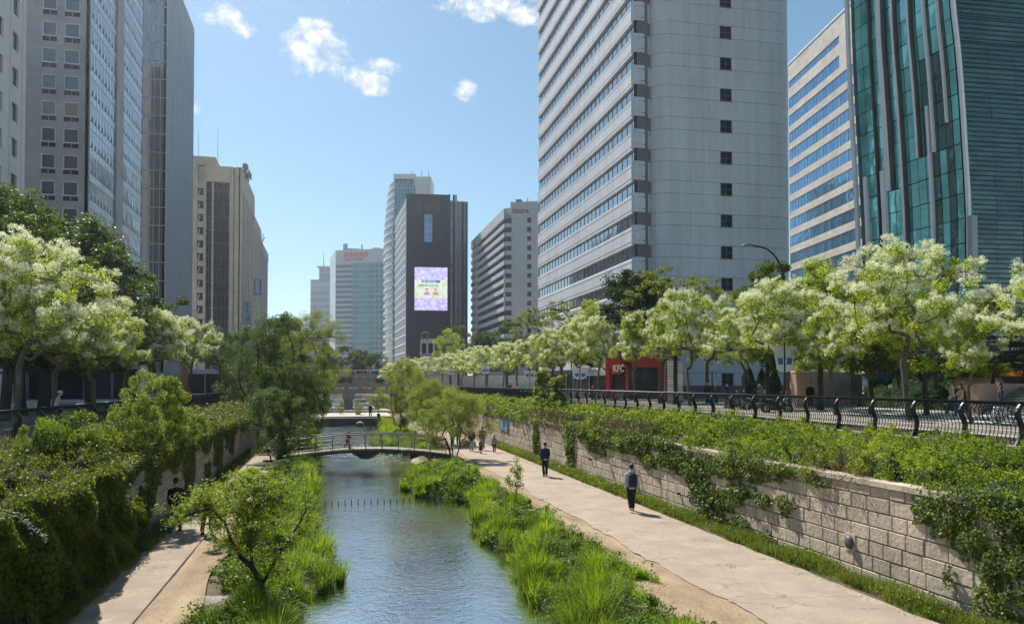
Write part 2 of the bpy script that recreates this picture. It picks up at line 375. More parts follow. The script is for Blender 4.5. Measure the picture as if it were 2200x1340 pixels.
# wide walk: concrete slab path and a strip of trodden earth beside it
def strip(xa, xb, y0, y1, z, dy=.5, nx=6, zf=None):
    mb = MB(); yy = np.arange(y0, y1+dy, dy); V = []
    for y in yy:
        A, B = xa(y), xb(y)
        for i in range(nx+1):
            x = A+(B-A)*i/nx; V.append((x, y, z + (zf(x, y) if zf else 0)))
    F = [(k*(nx+1)+i, k*(nx+1)+i+1, (k+1)*(nx+1)+i+1, (k+1)*(nx+1)+i) for k in range(len(yy)-1) for i in range(nx)]
    return mb.add(V, F)
def concrete_path(name, c1, c2, joint=3.2, ax=0.0):
    """worn pinkish concrete: cross joints, cracks, pale scuffs"""
    m = pmat(name, c1, c2, scale=.9, rough=.85, bump=.004, bscale=35, fine=.10, fine_scale=22, lo=.3, hi=.7)
    t = m.node_tree; b = t.nodes['Principled BSDF']
    src = b.inputs['Base Color'].links[0].from_socket
    g = N(t, 'ShaderNodeNewGeometry'); s = N(t, 'ShaderNodeSeparateXYZ'); t.links.new(g.outputs['Position'], s.inputs[0])
    wn_ = N(t, 'ShaderNodeTexNoise'); wn_.inputs['Scale'].default_value = .8; wn_.inputs['Detail'].default_value = 4; t.links.new(g.outputs['Position'], wn_.inputs['Vector'])
    def mth(op, a, bb, cl=False):
        n = N(t, 'ShaderNodeMath', operation=op); n.use_clamp = cl
        for i, x in enumerate((a, bb)):
            if isinstance(x, (int, float)): n.inputs[i].default_value = x
            else: t.links.new(x, n.inputs[i])
        return n.outputs[0]
    # cross joints, slightly wandering
    yv = mth('ADD', s.outputs['Y'], mth('ADD', mth('MULTIPLY', wn_.outputs['Fac'], .16), mth('MULTIPLY', s.outputs['X'], .16)))
    fr = mth('ABSOLUTE', mth('SUBTRACT', mth('FRACT', mth('DIVIDE', yv, joint), 0), .5), 0)
    j = mth('LESS_THAN', fr, .0045)
    # hairline cracks
    vo = N(t, 'ShaderNodeTexVoronoi', feature='DISTANCE_TO_EDGE'); vo.inputs['Scale'].default_value = .33
    dv = N(t, 'ShaderNodeVectorMath', operation='ADD'); n5 = N(t, 'ShaderNodeTexNoise'); n5.inputs['Scale'].default_value = 1.6; n5.inputs['Detail'].default_value = 6
    t.links.new(g.outputs['Position'], n5.inputs['Vector']); sc5 = N(t, 'ShaderNodeVectorMath', operation='SCALE'); sc5.inputs['Scale'].default_value = 1.1
    t.links.new(n5.outputs['Color'], sc5.inputs[0]); t.links.new(g.outputs['Position'], dv.inputs[0]); t.links.new(sc5.outputs[0], dv.inputs[1]); t.links.new(dv.outputs[0], vo.inputs['Vector'])
    ck = mth('MULTIPLY', mth('LESS_THAN', vo.outputs['Distance'], .006), mth('GREATER_THAN', wn_.outputs['Fac'], .50))
    dark = mth('MAXIMUM', j, mth('MULTIPLY', ck, .8))
    # pale scuffs drawn along the walk
    mp = N(t, 'ShaderNodeMapping'); mp.inputs['Scale'].default_value = (1.0, .55, 1); t.links.new(g.outputs['Position'], mp.inputs['Vector'])
    n6 = N(t, 'ShaderNodeTexNoise'); n6.inputs['Scale'].default_value = 1.7; n6.inputs['Detail'].default_value = 9; n6.inputs['Roughness'].default_value = .7; t.links.new(mp.outputs[0], n6.inputs['Vector'])
    pale = mth('MULTIPLY', mth('SUBTRACT', n6.outputs['Fac'], .54), 5.0, True)
    pale = mth('MULTIPLY', pale, .55)
    a1 = N(t, 'ShaderNodeMix', data_type='RGBA'); t.links.new(pale, a1.inputs[0]); t.links.new(src, a1.inputs[6]); a1.inputs[7].default_value = (.55,.455,.36,1)
    a2 = N(t, 'ShaderNodeMix', data_type='RGBA'); t.links.new(dark, a2.inputs[0]); t.links.new(a1.outputs[2], a2.inputs[6]); a2.inputs[7].default_value = (.20,.15,.11,1)
    t.links.new(a2.outputs[2], b.inputs['Base Color'])
    return m
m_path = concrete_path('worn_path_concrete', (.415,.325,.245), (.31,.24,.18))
m_earth = pmat('trodden_earth', (.40,.295,.18), (.24,.17,.10), scale=1.3, rough=.95, bump=.02, bscale=9, fine=.18, fine_scale=14, stretch=(1,.35,1))
hum = lambda x, y: .028*mnoise.noise(Vector((x*.9, y*.5, 0))) + .012*mnoise.noise(Vector((x*3, y*1.7, 5)))
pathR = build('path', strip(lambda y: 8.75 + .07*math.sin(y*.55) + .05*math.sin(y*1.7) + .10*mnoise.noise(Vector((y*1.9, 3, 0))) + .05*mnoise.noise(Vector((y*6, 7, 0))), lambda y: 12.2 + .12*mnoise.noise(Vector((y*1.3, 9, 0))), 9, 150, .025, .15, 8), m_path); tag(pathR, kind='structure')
earthR = build('earth_path', strip(lambda y: 6.3, lambda y: 9.05, 9, 150, .004, .2, 14, hum), m_earth); tag(earthR, kind='structure')
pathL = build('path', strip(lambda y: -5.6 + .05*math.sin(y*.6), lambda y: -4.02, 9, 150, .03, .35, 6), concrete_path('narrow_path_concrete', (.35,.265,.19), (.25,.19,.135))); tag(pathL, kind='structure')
earthL = build('earth_path', strip(lambda y: -3.985, lambda y: -2.95 + .15*math.sin(y*.8), 9, 150, .012, .35, 6, hum), m_earth); tag(earthL, kind='structure')
slot = build('drain_slot', MB().box(-4.03, -3.98, 9, 70, -.02, .012), flat('slot_dark', (.03,.028,.025), .9)); tag(slot, kind='structure')

# ---------------------------------------------------------------- water
def water_mat(name, foam_rng=None, tint=(.74,.78,.66), foam=.0):
    m, t, b = newmat(name); t.nodes.remove(b); out = t.nodes['Material Output']
    g = N(t, 'ShaderNodeNewGeometry')
    def noise_(sc, st, det=3, dist=0):
        mp = N(t, 'ShaderNodeMapping'); mp.inputs['Scale'].default_value = st; t.links.new(g.outputs['Position'], mp.inputs['Vector'])
        n = N(t, 'ShaderNodeTexNoise'); n.inputs['Scale'].default_value = sc; n.inputs['Detail'].default_value = det; n.inputs['Distortion'].default_value = dist; n.inputs['Roughness'].default_value = .55
        t.links.new(mp.outputs[0], n.inputs['Vector']); return n.outputs['Fac']
    def mth(op, a, bb, cl=False):
        n = N(t, 'ShaderNodeMath', operation=op); n.use_clamp = cl
        for i, x in enumerate((a, bb)):
            if isinstance(x, (int, float)): n.inputs[i].default_value = x
            else: t.links.new(x, n.inputs[i])
        return n.outputs[0]
    big = noise_(1.1, (1, .8, 1), 2, .6); mid = noise_(3.6, (1, 1.15, 1), 3, .9); fin = noise_(11, (1, 1.2, 1), 2, .4)
    calm = noise_(.16, (1, .5, 1), 3)
    amp = N(t, 'ShaderNodeMapRange'); amp.inputs['From Min'].default_value = .35; amp.inputs['From Max'].default_value = .62; amp.inputs['To Min'].default_value = .35; amp.inputs['To Max'].default_value = 1.25
    t.links.new(calm, amp.inputs['Value'])
    h = mth('MULTIPLY', mth('ADD', mth('ADD', mth('MULTIPLY', big, .016), mth('MULTIPLY', mid, .017)), mth('MULTIPLY', fin, .008)), amp.outputs[0])
    bp = N(t, 'ShaderNodeBump'); bp.inputs['Distance'].default_value = 1.0; bp.inputs['Strength'].default_value = 1.0; t.links.new(h, bp.inputs['Height'])
    fr = N(t, 'ShaderNodeFresnel'); fr.inputs['IOR'].default_value = 1.34; t.links.new(bp.outputs[0], fr.inputs['Normal'])
    gl = N(t, 'ShaderNodeBsdfGlossy'); gl.inputs['Roughness'].default_value = .05; t.links.new(bp.outputs[0], gl.inputs['Normal'])
    tp = N(t, 'ShaderNodeBsdfTransparent'); tp.inputs['Color'].default_value = (*tint, 1)
    fac = mth('MULTIPLY', fr.outputs[0], .88, True)
    mx = N(t, 'ShaderNodeMixShader'); t.links.new(fac, mx.inputs[0]); t.links.new(tp.outputs[0], mx.inputs[1]); t.links.new(gl.outputs[0], mx.inputs[2])
    if foam:
        s = N(t, 'ShaderNodeSeparateXYZ'); t.links.new(g.outputs['Position'], s.inputs[0])
        up = mth('MULTIPLY', mth('SUBTRACT', s.outputs['Y'], foam_rng[0]), 1/(foam_rng[1]-foam_rng[0]), True)
        dn = mth('MULTIPLY', mth('SUBTRACT', foam_rng[3], s.outputs['Y']), 1/(foam_rng[3]-foam_rng[2]), True)
        fn = noise_(2.6, (1.2, .6, 1), 8, 1.2)
        fm = mth('MULTIPLY', mth('MULTIPLY', mth('SUBTRACT', fn, .46), 6.0, True), mth('MULTIPLY', mth('MULTIPLY', up, dn), foam))
        df = N(t, 'ShaderNodeBsdfDiffuse'); df.inputs['Color'].default_value = (.78,.82,.86,1)
        m2 = N(t, 'ShaderNodeMixShader'); t.links.new(fm, m2.inputs[0]); t.links.new(mx.outputs[0], m2.inputs[1]); t.links.new(df.outputs[0], m2.inputs[2]); mx = m2
    t.links.new(mx.outputs[0], out.inputs['Surface'])
    return m
m_water = water_mat('stream_water', (50, 60, 68, 84), foam=.32)
water = build('water', strip(lambda y: eL(y)-.6, lambda y: eR(y)+.6, -20, 103.4, WATER, 1.0, 4), m_water); tag(water, kind='structure')
m_wat2 = water_mat('upper_water', (118, 124, 190, 200), foam=1.0)
water2 = build('water', strip(lambda y: -4.5, lambda y: 7.5, 118, 214, .55, 4, 2), m_wat2); tag(water2, kind='structure')
m_granite = pmat('pale_granite', (.50,.44,.38), (.38,.33,.28), scale=1.5, rough=.8, bump=.004, fine=.12, island=.08)
m_dgran = pmat('damp_granite', (.14,.12,.10), (.07,.065,.06), scale=1.5, rough=.7, bump=.01, fine=.15)
# weir: two stone ledges across the stream
wr = thing('weir', 'dark stone ledge crossing the stream behind the footbridge, pale paving on top', 'weir', (1.5, 103.5, -.9))
build('ledge', MB().box(-4.6, 7.2, 103.5, 104.6, -1, .32), m_dgran, wr)
build('stone_apron', MB().box(-5, 8, 104.6, 118, -1, .5), m_granite, wr)
build('ledge', MB().box(-5, 8, 117.9, 118.5, -1, .8), m_granite, wr)

for k, (yy, zt_) in enumerate(((150, 1.0), (168, 1.5), (186, 2.1), (202, 2.8))):
    cl = thing('cascade_ledge', 'pale stone water step seen under the stone bridge, %s from the bridge' % ('first', 'second', 'third', 'fourth')[k], 'water step', (2, yy, .3))
    build('ledge', MB().box(-4, 7, yy, yy+2.2, .3, zt_), m_granite, cl)
    build('falling_water', MB().box(-2.5+k*.4, 5-k*.3, yy-.12, yy-.003, .5, zt_+.03), flat('white_water', (.75,.79,.82), .4), cl)
for k in range(9):
    tag(build('stepping_stone', MB().box(-3.2+k*1.15, -2.45+k*1.15, 143, 143.8, .3, .86), m_granite, base=(-2.8+k*1.15, 143.4, .3)), 'square stepping stone of the far crossing under the bridge, %s from the ivy side' % ('first','second','third','fourth','fifth','sixth','seventh','eighth','ninth')[k], 'stepping stone', 'stepping stones under the stone bridge')
# ---------------------------------------------------------------- retaining walls (blocks laid in courses)
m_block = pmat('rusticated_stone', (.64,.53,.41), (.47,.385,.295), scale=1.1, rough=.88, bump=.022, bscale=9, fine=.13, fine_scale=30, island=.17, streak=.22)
m_mortar = flat('dark_mortar', (.23,.19,.15), .95)
def block_wall(name, label, face, sgn, y0, y1, ztop, course=.375, z0=-.1, matb=None, seed=1):
    r = random.Random(seed)
    t = thing(name, label, 'retaining wall', (face((y0+y1)/2), (y0+y1)/2, 0))
    mb = MB(); nco = int(math.ceil((ztop-z0)/course))
    for k in range(nco):
        za = z0 + k*course; zb = min(ztop, za+course)
        y = y0 - r.random()*.6
        while y < y1:
            L = r.uniform(.5, .86) * (1 if y < 60 else 1.7)
            a, b = y, y+L; x = face((a+b)/2); g = .008; c = .02
            pr = r.uniform(0, .022)
            xo = x - sgn*pr      # sgn=+1: wall faces -X
            xi = x + sgn*.03
            V = []
            for (yy, zz) in ((a+g, za+g), (b-g, za+g), (b-g, zb-g), (a+g, zb-g)): V.append((xi, yy, zz))
            for (yy, zz) in ((a+g+c, za+g+c), (b-g-c, za+g+c), (b-g-c, zb-g-c), (a+g+c, zb-g-c)): V.append((xo, yy, zz))
            mb.add(V, [(4,5,6,7),(0,1,5,4),(1,2,6,5),(2,3,7,6),(3,0,4,7)])
            y = b
    o = build('block_courses', mb, matb or m_block, t)
    bk = MB()
    Y = np.arange(y0, y1+1, 2.0)
    for a, b in zip(Y[:-1], Y[1:]):
        xa, xb = face(a)+sgn*.02, face(b)+sgn*.02
        bk.add([(xa,a,z0-.4),(xb,b,z0-.4),(xb,b,ztop),(xa,a,ztop),(xa+sgn*.4,a,z0-.4),(xb+sgn*.4,b,z0-.4),(xb+sgn*.4,b,ztop),(xa+sgn*.4,a,ztop)],
               [(0,1,2,3),(4,7,6,5),(3,2,6,7),(0,4,5,1)])
    build('mortar_core', bk, m_mortar, t)
    cp = MB(); y = y0
    while y < y1:
        b = y + 1.25; x = face((y+b)/2)
        cp.box(min(x-sgn*.07, x+sgn*.42), max(x-sgn*.07, x+sgn*.42), y+.008, b-.008, ztop+.004, ztop+.14); y = b
    build('coping', cp, m_block, t)
    return t
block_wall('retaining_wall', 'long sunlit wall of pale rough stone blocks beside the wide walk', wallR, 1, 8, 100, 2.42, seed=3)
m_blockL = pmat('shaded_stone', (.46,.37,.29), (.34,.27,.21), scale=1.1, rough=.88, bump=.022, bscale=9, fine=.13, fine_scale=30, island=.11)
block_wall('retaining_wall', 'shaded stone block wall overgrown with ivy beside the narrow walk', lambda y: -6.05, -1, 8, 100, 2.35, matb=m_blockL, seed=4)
# low kerb wall under the railing above the stone wall and its twin on the left
def kerb_wall(label, x0, x1, y0, y1, zb, zt, m):
    mb = MB(); y = y0
    while y < y1:
        mb.box(x0, x1, y+.006, y+1.494, zb, zt-.1); mb.box(x0-.05, x1+.03, y+.004, y+1.496, zt-.096, zt); y += 1.5
    return tag(build('kerb_wall', mb, m, base=((x0+x1)/2, (y0+y1)/2, zb)), label, 'low wall')
m_conc = pmat('weathered_concrete', (.42,.39,.35), (.28,.26,.23), scale=1.4, rough=.9, bump=.006, fine=.15)
kerb_wall('low concrete kerb wall with flat coping below the black railing, stone-walled bank', 20.95, 21.2, 8, 140, 2.3, 3.0, m_conc)
kerb_wall('low concrete kerb wall under the black railing on the ivy-walled bank', -10.95, -10.75, 8, 140, 2.2, 2.8, m_conc)

# ---------------------------------------------------------------- railings with S-curved posts
m_iron = pmat('dark_green_iron', (.012,.020,.019), (.008,.012,.012), scale=6, rough=.42, spec=.35)
def railing(label, X, sgn, y0, n, step, zb, h, nbar):
    """sgn: +1 the rail bulges toward -X (river on the left side of it)"""
    t = thing('railing', label, 'railing', (X, y0, zb))
    prof = [(0.0, .13), (.12, .06), (.28, -.015), (.42, -.03), (.56, .03), (.70, .10), (.82, .11), (.92, .05), (1.0, -.03)]   # (height share, bulge to the river)
    pf = lambda k: (-sgn*prof[k][1]*1.15, prof[k][0]*h)
    # post: flat curved bar; made once
    pb = MB(); rings = []
    for k in range(len(prof)):
        dx, dz = pf(k); wd = .085 if k not in (0, 1) else .12 - .02*k
        rings.append([(X+dx-wd, y0-.04, zb+dz), (X+dx+wd, y0-.04, zb+dz), (X+dx+wd, y0+.04, zb+dz), (X+dx-wd, y0+.04, zb+dz)])
    pb.loft(rings); pb.box(X-.12-sgn*.1, X+.12-sgn*.1, y0-.07, y0+.07, zb-.02, zb+.02)
    post = build('post', pb, m_iron, t)
    bb = MB()
    for i in range(nbar):
        y = y0 + step*(i+.5)/nbar
        pts = [(X + pf(k)[0], y, zb + pf(k)[1]) for k in range(1, len(prof))]
        bb.tube(pts, .019, 4, cap=False)
    for k in (1, 4): bb.box(X+pf(k)[0]-.02, X+pf(k)[0]+.02, y0+.041, y0+step-.041, zb+pf(k)[1]-.014, zb+pf(k)[1]+.014)
    pan = build('bar_panel', bb, m_iron, t)
    for i in range(1, n):
        c = post.copy(); COL.objects.link(c); c.parent = t; c.location = (0, i*step, 0)
        if i < n-1:
            c = pan.copy(); COL.objects.link(c); c.parent = t; c.location = (0, i*step, 0)
    hr = MB().tube([(X, y0-.3, zb+h+.03), (X, y0+(n-1)*step+.3, zb+h+.03)], .055, 10)
    build('handrail', hr, m_iron, t, smooth=True)
    return t
railing('black railing with S-curved posts along the stone-walled bank above the shrubs', 21.35, 1, 11.0, 57, 2.25, 3.0, 1.32, 14)
railing('black railing with S-curved posts along the ivy-walled bank, half hidden by bushes', -10.95, -1, 15.0, 50, 2.2, 2.8, 1.18, 13)
# ================================================================ BUILDINGS
m_panel = pmat('pale_concrete_panel', (.63,.66,.72), (.55,.575,.63), scale=.35, rough=.8, fine=.06, fine_scale=3, island=.035, streak=.13, stretch=(1,1,.35))
m_panel_sun = m_panel
m_groove = flat('joint_dark', (.17,.17,.17), .9)
m_wdark = glass_mat('dark_window', (.016,.020,.025), wave=.01, spec=.5, ior=1.5)
m_wblue = glass_mat('blue_window', (.03,.05,.07), wave=.03, wscale=.25, ior=2.8)
m_frame = flat('grey_window_frame', (.20,.21,.22), .5, .3)
# ---- white concrete tower (right of centre)
def white_tower():
    t = thing('office_tower', 'tall pale concrete tower with ribbon windows and a column of square windows', 'building', (41, 95, ZR))
    A = at_d(1372, 84.5)           # near end of the ribbon face
    B0 = at_d(1160, 126.5)         # its far end
    ux, uy = A[0]-B0[0], A[1]-B0[1]
    f = Fac(B0, A)                  # runs from the far end to the near one
    if f.Nn.x > 0: print('normal flip')
    FH = 3.58; Z0 = ZR + 4.3; nfl = 24; L = f.L
    zk = lambda k: EYE + (HZ-544)/FPX*85 + (k-5)*FH + 1.0
    # floors: spandrels with lips, glazing ribbon set back
    glass_all = []
    for k in range(-1, nfl):
        zw0 = zk(k) - 1.45; zw1 = zk(k)       # window from zw0 to zw1
        if zw0 < ZR + 3: continue
        sp = MB()
        y0, y1 = zw1, zw1 + FH - 1.45         # spandrel above the window
        prof = [(-.5, y0), (.30, y0), (.34, y0+.05), (.34, y0+.33), (.27, y0+.36), (.27, y0+.42), (.34, y0+.45), (.34, y1-.50), (.27, y1-.47), (.27, y1-.42), (.34, y1-.39), (.34, y1-.12), (.20, y1), (-.5, y1)]
        seg = 9; nn = 9
        for q in range(nn):
            s0, s1 = L*q/nn + .012, L*(q+1)/nn - .012
            rings = [[f.p(s, n, z) for n, z in prof] for s in (s0, s1)]
            sp.loft(rings)
        build('spandrel', sp, m_panel, t)
        g = MB(); npane = 27
        for q in range(npane):
            f.quad(g, L*q/npane+.03, L*(q+1)/npane-.03, zw0+.02, zw1-.02, .02 + .004*((q*7) % 3))
        w_ = build('window', g, m_wblue, t)
        fr = MB()
        for q in range(npane+1): f.box(fr, L*q/npane-.03, L*q/npane+.03, zw0, zw1, -.05, .07)
        build('frame', fr, m_frame, w_)
    core = MB(); f.box(core, 0, L, ZR+3, zk(nfl), -1.2, -.06); build('core', core, m_groove, t)
    # lower storey under the ribbon face
    lo = MB(); f.box(lo, 0, L, ZR, zk(-1)-1.6, -1.0, -.3)
    # blank face toward the camera with rounded corners and joints
    P = at_d(1403, 84.2); Q = at_d(1715, 87.6)
    h = Fac(P, Q); H = h.L
    Rr = 2.4
    def plan(off=0.0):
        pts = []
        for i in range(9):
            a = math.pi/2*i/8
            pts.append((Rr - (Rr+off)*math.cos(a), -Rr + (Rr+off)*math.sin(a)))
        for i in range(9):
            a = math.pi/2*i/8
            pts.append((H-Rr + (Rr+off)*math.sin(a), -Rr + (Rr+off)*math.cos(a)))
        return pts
    sW = None
    ray_ = ray(1563); # window column: distance along face
    best = min(((abs((h.O+h.D*s).x*ray_[1]-(h.O+h.D*s).y*ray_[0]), s) for s in np.linspace(0, H, 800)))[1]
    wx0, wx1 = best-.72, best+.72
    def slab(mb, z0, z1, skip=None):
        pts = plan()
        if skip is None:
            segs = [pts]
        else:
            left = [p for p in pts if p[0] < skip[0]-.01] + [(skip[0], 0)]
            right = [(skip[1], 0)] + [p for p in pts if p[0] > skip[1]+.01]
            segs = [left, right]
        for sg in segs:
            V = []; 
            for (s, n) in sg: V += [h.p(s, n, z0+.02), h.p(s, n, z1-.02)]
            for (s, n) in sg: V += [h.p(s, n-.25, z0+.02), h.p(s, n-.25, z1-.02)]
            m = len(sg); F = [(2*i, 2*i+2, 2*i+3, 2*i+1) for i in range(m-1)]
            F += [(2*i, 2*m+2*i, 2*m+2*i+2, 2*i+2) for i in range(m-1)] + [(2*i+1, 2*i+3, 2*m+2*i+3, 2*m+2*i+1) for i in range(m-1)]
            F += [(0, 1, 2*m+1, 2*m), (2*m-2, 2*m-1, 4*m-1, 4*m-2)]
            mb.add(V, F)
    wall = MB(); zlast = ZR
    for k in range(-3, nfl):
        zw0 = zk(k) - 1.42; zw1 = zk(k)
        if zw1 < ZR+1: continue
        a = max(ZR, zw0-.0)
        slab(wall, a, zw1, (wx0, wx1)); slab(wall, zw1, zw1 + FH-1.42)
    wl_ = build('end_wall', wall, m_panel, t)
    dk = MB(); pts = plan(-.14)
    V = []
    for (s, n) in pts: V += [h.p(s, n, ZR), h.p(s, n, zk(nfl))]
    m_ = len(pts); dk.add(V, [(2*i, 2*i+2, 2*i+3, 2*i+1) for i in range(m_-1)])
    build('joint_backing', dk, flat('panel_joint_grey', (.16,.16,.165), .9), t)
    for k in range(-3, nfl):
        zw0 = zk(k) - 1.42; zw1 = zk(k)
        if zw0 < ZR+.3: continue
        g = MB(); h.quad(g, wx0+.04, wx1-.04, zw0+.04, zw1-.04, -.12); w_ = build('window', g, m_wdark, t)
        fr = MB()
        h.box(fr, wx0, wx0+.06, zw0, zw1, -.13, -.02); h.box(fr, wx1-.06, wx1, zw0, zw1, -.13, -.02)
        h.box(fr, wx0+.06, wx1-.06, zw0, zw0+.06, -.13, -.02); h.box(fr, wx0+.06, wx1-.06, zw1-.06, zw1, -.13, -.02)
        h.box(fr, (wx0+wx1)/2-.02, (wx0+wx1)/2+.02, zw0+.06, zw1-.06, -.13, -.08)
        h.box(fr, wx0+.06, wx1-.06, zw0+.66, zw0+.70, -.13, -.08); h.box(fr, wx0-.05, wx1+.05, zw0-.09, zw0-.005, -.02, .05)
        build('frame', fr, m_frame, w_)
    # curved corner stack between the two faces
    for k in range(-1, nfl):
        zw0 = zk(k) - 1.45; zw1 = zk(k)
        if zw0 < ZR+3: continue
        c0 = f.O + f.D*L + f.Nn*.34; c1 = h.O + h.D*.55 + h.Nn*(-1.5)
        mid = (c0 + c1)/2
        out = Vector((c1.y-c0.y, -(c1.x-c0.x)));
        if out.dot(Vector((-.7,-.7))) < 0: out = -out
        out.normalize()
        def arc(off, n=9):
            q = []
            for i in range(n):
                tt = i/(n-1); b = math.sin(math.pi*tt)*.42
                q.append(c0.lerp(c1, tt) + out*(b+off))
            return q
        s1 = MB(); zA, zB = zw1, zw1+FH-1.45
        pa = arc(0); pb = arc(-.6)
        rings = []
        for (z, o_) in ((zA, -.02), (zA+.05, .0), (zA+.33, 0), (zA+.36, -.06), (zA+.42, -.06), (zA+.45, 0), (zB-.5, 0), (zB-.47, -.06), (zB-.42, -.06), (zB-.39, 0), (zB-.05, 0), (zB, -.04)):
            q = arc(o_); rings.append([(p.x, p.y, z) for p in q] + [(p.x, p.y, z) for p in pb[::-1]])
        s1.loft(rings); build('corner_panel', s1, m_panel, t)
        g = MB(); qa = arc(-.16, 5)
        for i in range(4):
            g.add([(qa[i].x, qa[i].y, zA-1.43), (qa[i+1].x, qa[i+1].y, zA-1.43), (qa[i+1].x, qa[i+1].y, zA-.0), (qa[i].x, qa[i].y, zA)], [(0,1,2,3)])
        w_ = build('corner_window', g, m_wdark, t)
        fr = MB()
        for i in (1, 3): fr.tube([(qa[i].x, qa[i].y, zA-1.45), (qa[i].x, qa[i].y, zA)], .05, 6)
        build('frame', fr, flat('pale_mullion', (.4,.4,.4), .5), w_)
    rf = MB(); 
    pts = [f.p(0, 0, 0)[:2], f.p(L, 0, 0)[:2], h.p(1.6, -.3, 0)[:2], h.p(H-1.6, -.3, 0)[:2], h.p(H-1.6, -45, 0)[:2]]
    rf.prism(pts, zk(nfl)-.6, zk(nfl)+.6); build('roof', rf, m_panel, t)
    # far side slivers: rounded spandrels on the right flank
    for k in range(0, nfl):
        zw1 = zk(k); b = MB()
        h.box(b, H-.4, H+.28, zw1+.02, zw1+FH-1.5, -6, -2.8); build('flank_spandrel', b, m_panel, t)
    # storefront level of the ribbon face
    sf = MB(); f.box(sf, 0, L, ZR+3.6, zk(-1)-1.7 if zk(-1)-1.7 > ZR+4 else ZR+4.6, -1.0, .2); build('storefront_fascia', sf, m_panel, t)
    sg = MB()
    for q in range(12): f.quad(sg, L*q/12+.15, L*(q+1)/12-.15, ZR+.1, ZR+3.55, -.2)
    w_ = build('storefront_glass', sg, m_wdark, t)
    return t, f, h
tower, TF, TH = white_tower()

# ---- stone block with blue ribbon windows behind the tower
m_stone = pmat('warm_stone_cladding', (.50,.46,.41), (.41,.375,.335), scale=.15, rough=.75, fine=.07, fine_scale=1.2, island=.09)
m_wblue2 = glass_mat('sky_tinted_window', (.03,.07,.11), wave=.05, wscale=.3, ior=2.6, island=.6, stint=(.45,.72,1.0))  # blue of the reflected sky is put into the specular tint
def stone_ribbon():
    t = thing('office_block', 'beige stone block with blue ribbon windows, between the white tower and green glass tower', 'building', (100, 150, ZR))
    A = at_d(1700, 176); B = at_d(1862, 143)
    f = Fac(A, B); L = f.L; FH = 4.0
    zt = zat(52, 149) - 1
    f2 = Fac(B, (B[0]+30, B[1]+6))
    nfl = int((zt-ZR)/FH) + 1
    ztop = zat(95, 165)
    for k in range(0, 19):
        z1 = ztop - 3.4 - k*FH; z0 = z1 - (2.45 if k else 1.6)
        if z0 < ZR: break
        mb = MB(); npan = 16
        za = z1; zb = z0 + FH if k else ztop
        if k == 0: zb = ztop + .5
        else: zb = ztop - 3.4 - (k-1)*FH - (2.45 if k > 1 else 1.6)
        hh = (zb-za)/2 if k else (zb-za)/3
        for r_ in range(3 if k == 0 else 2):
            for q in range(npan):
                f.box(mb, L*q/npan+.01, L*(q+1)/npan-.01, za+hh*r_+.01, za+hh*(r_+1)-.01, -.6, .15)
        build('stone_band', mb, m_stone, t)
        g = MB(); npn = 22
        lim = npn if k > 1 else int(npn*.76)
        for q in range(lim): f.quad(g, L*q/npn+.03, L*(q+1)/npn-.03, z0+.02, z1-.02, -.02+.006*((q*5) % 3))
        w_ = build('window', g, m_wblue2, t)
        fr = MB()
        for q in range(lim): f.box(fr, L*q/npn-.04, L*q/npn+.04, z0, z1, -.1, .02)
        build('frame', fr, m_frame, w_)
        if lim < npn:
            mb = MB(); f.box(mb, L*lim/npn, L, z0-.01, z1+.01, -.6, .14); build('stone_band', mb, m_stone, t)
    co = MB(); f.box(co, 0, L, ZR, ztop-.2, -25, -.65); build('core', co, m_stone, t)
    rf = MB(); f.box(rf, -.2, L+.1, ztop+.5, ztop+.9, -25, .3); build('roof_edge', rf, m_panel, t)
    return t
stone_ribbon()

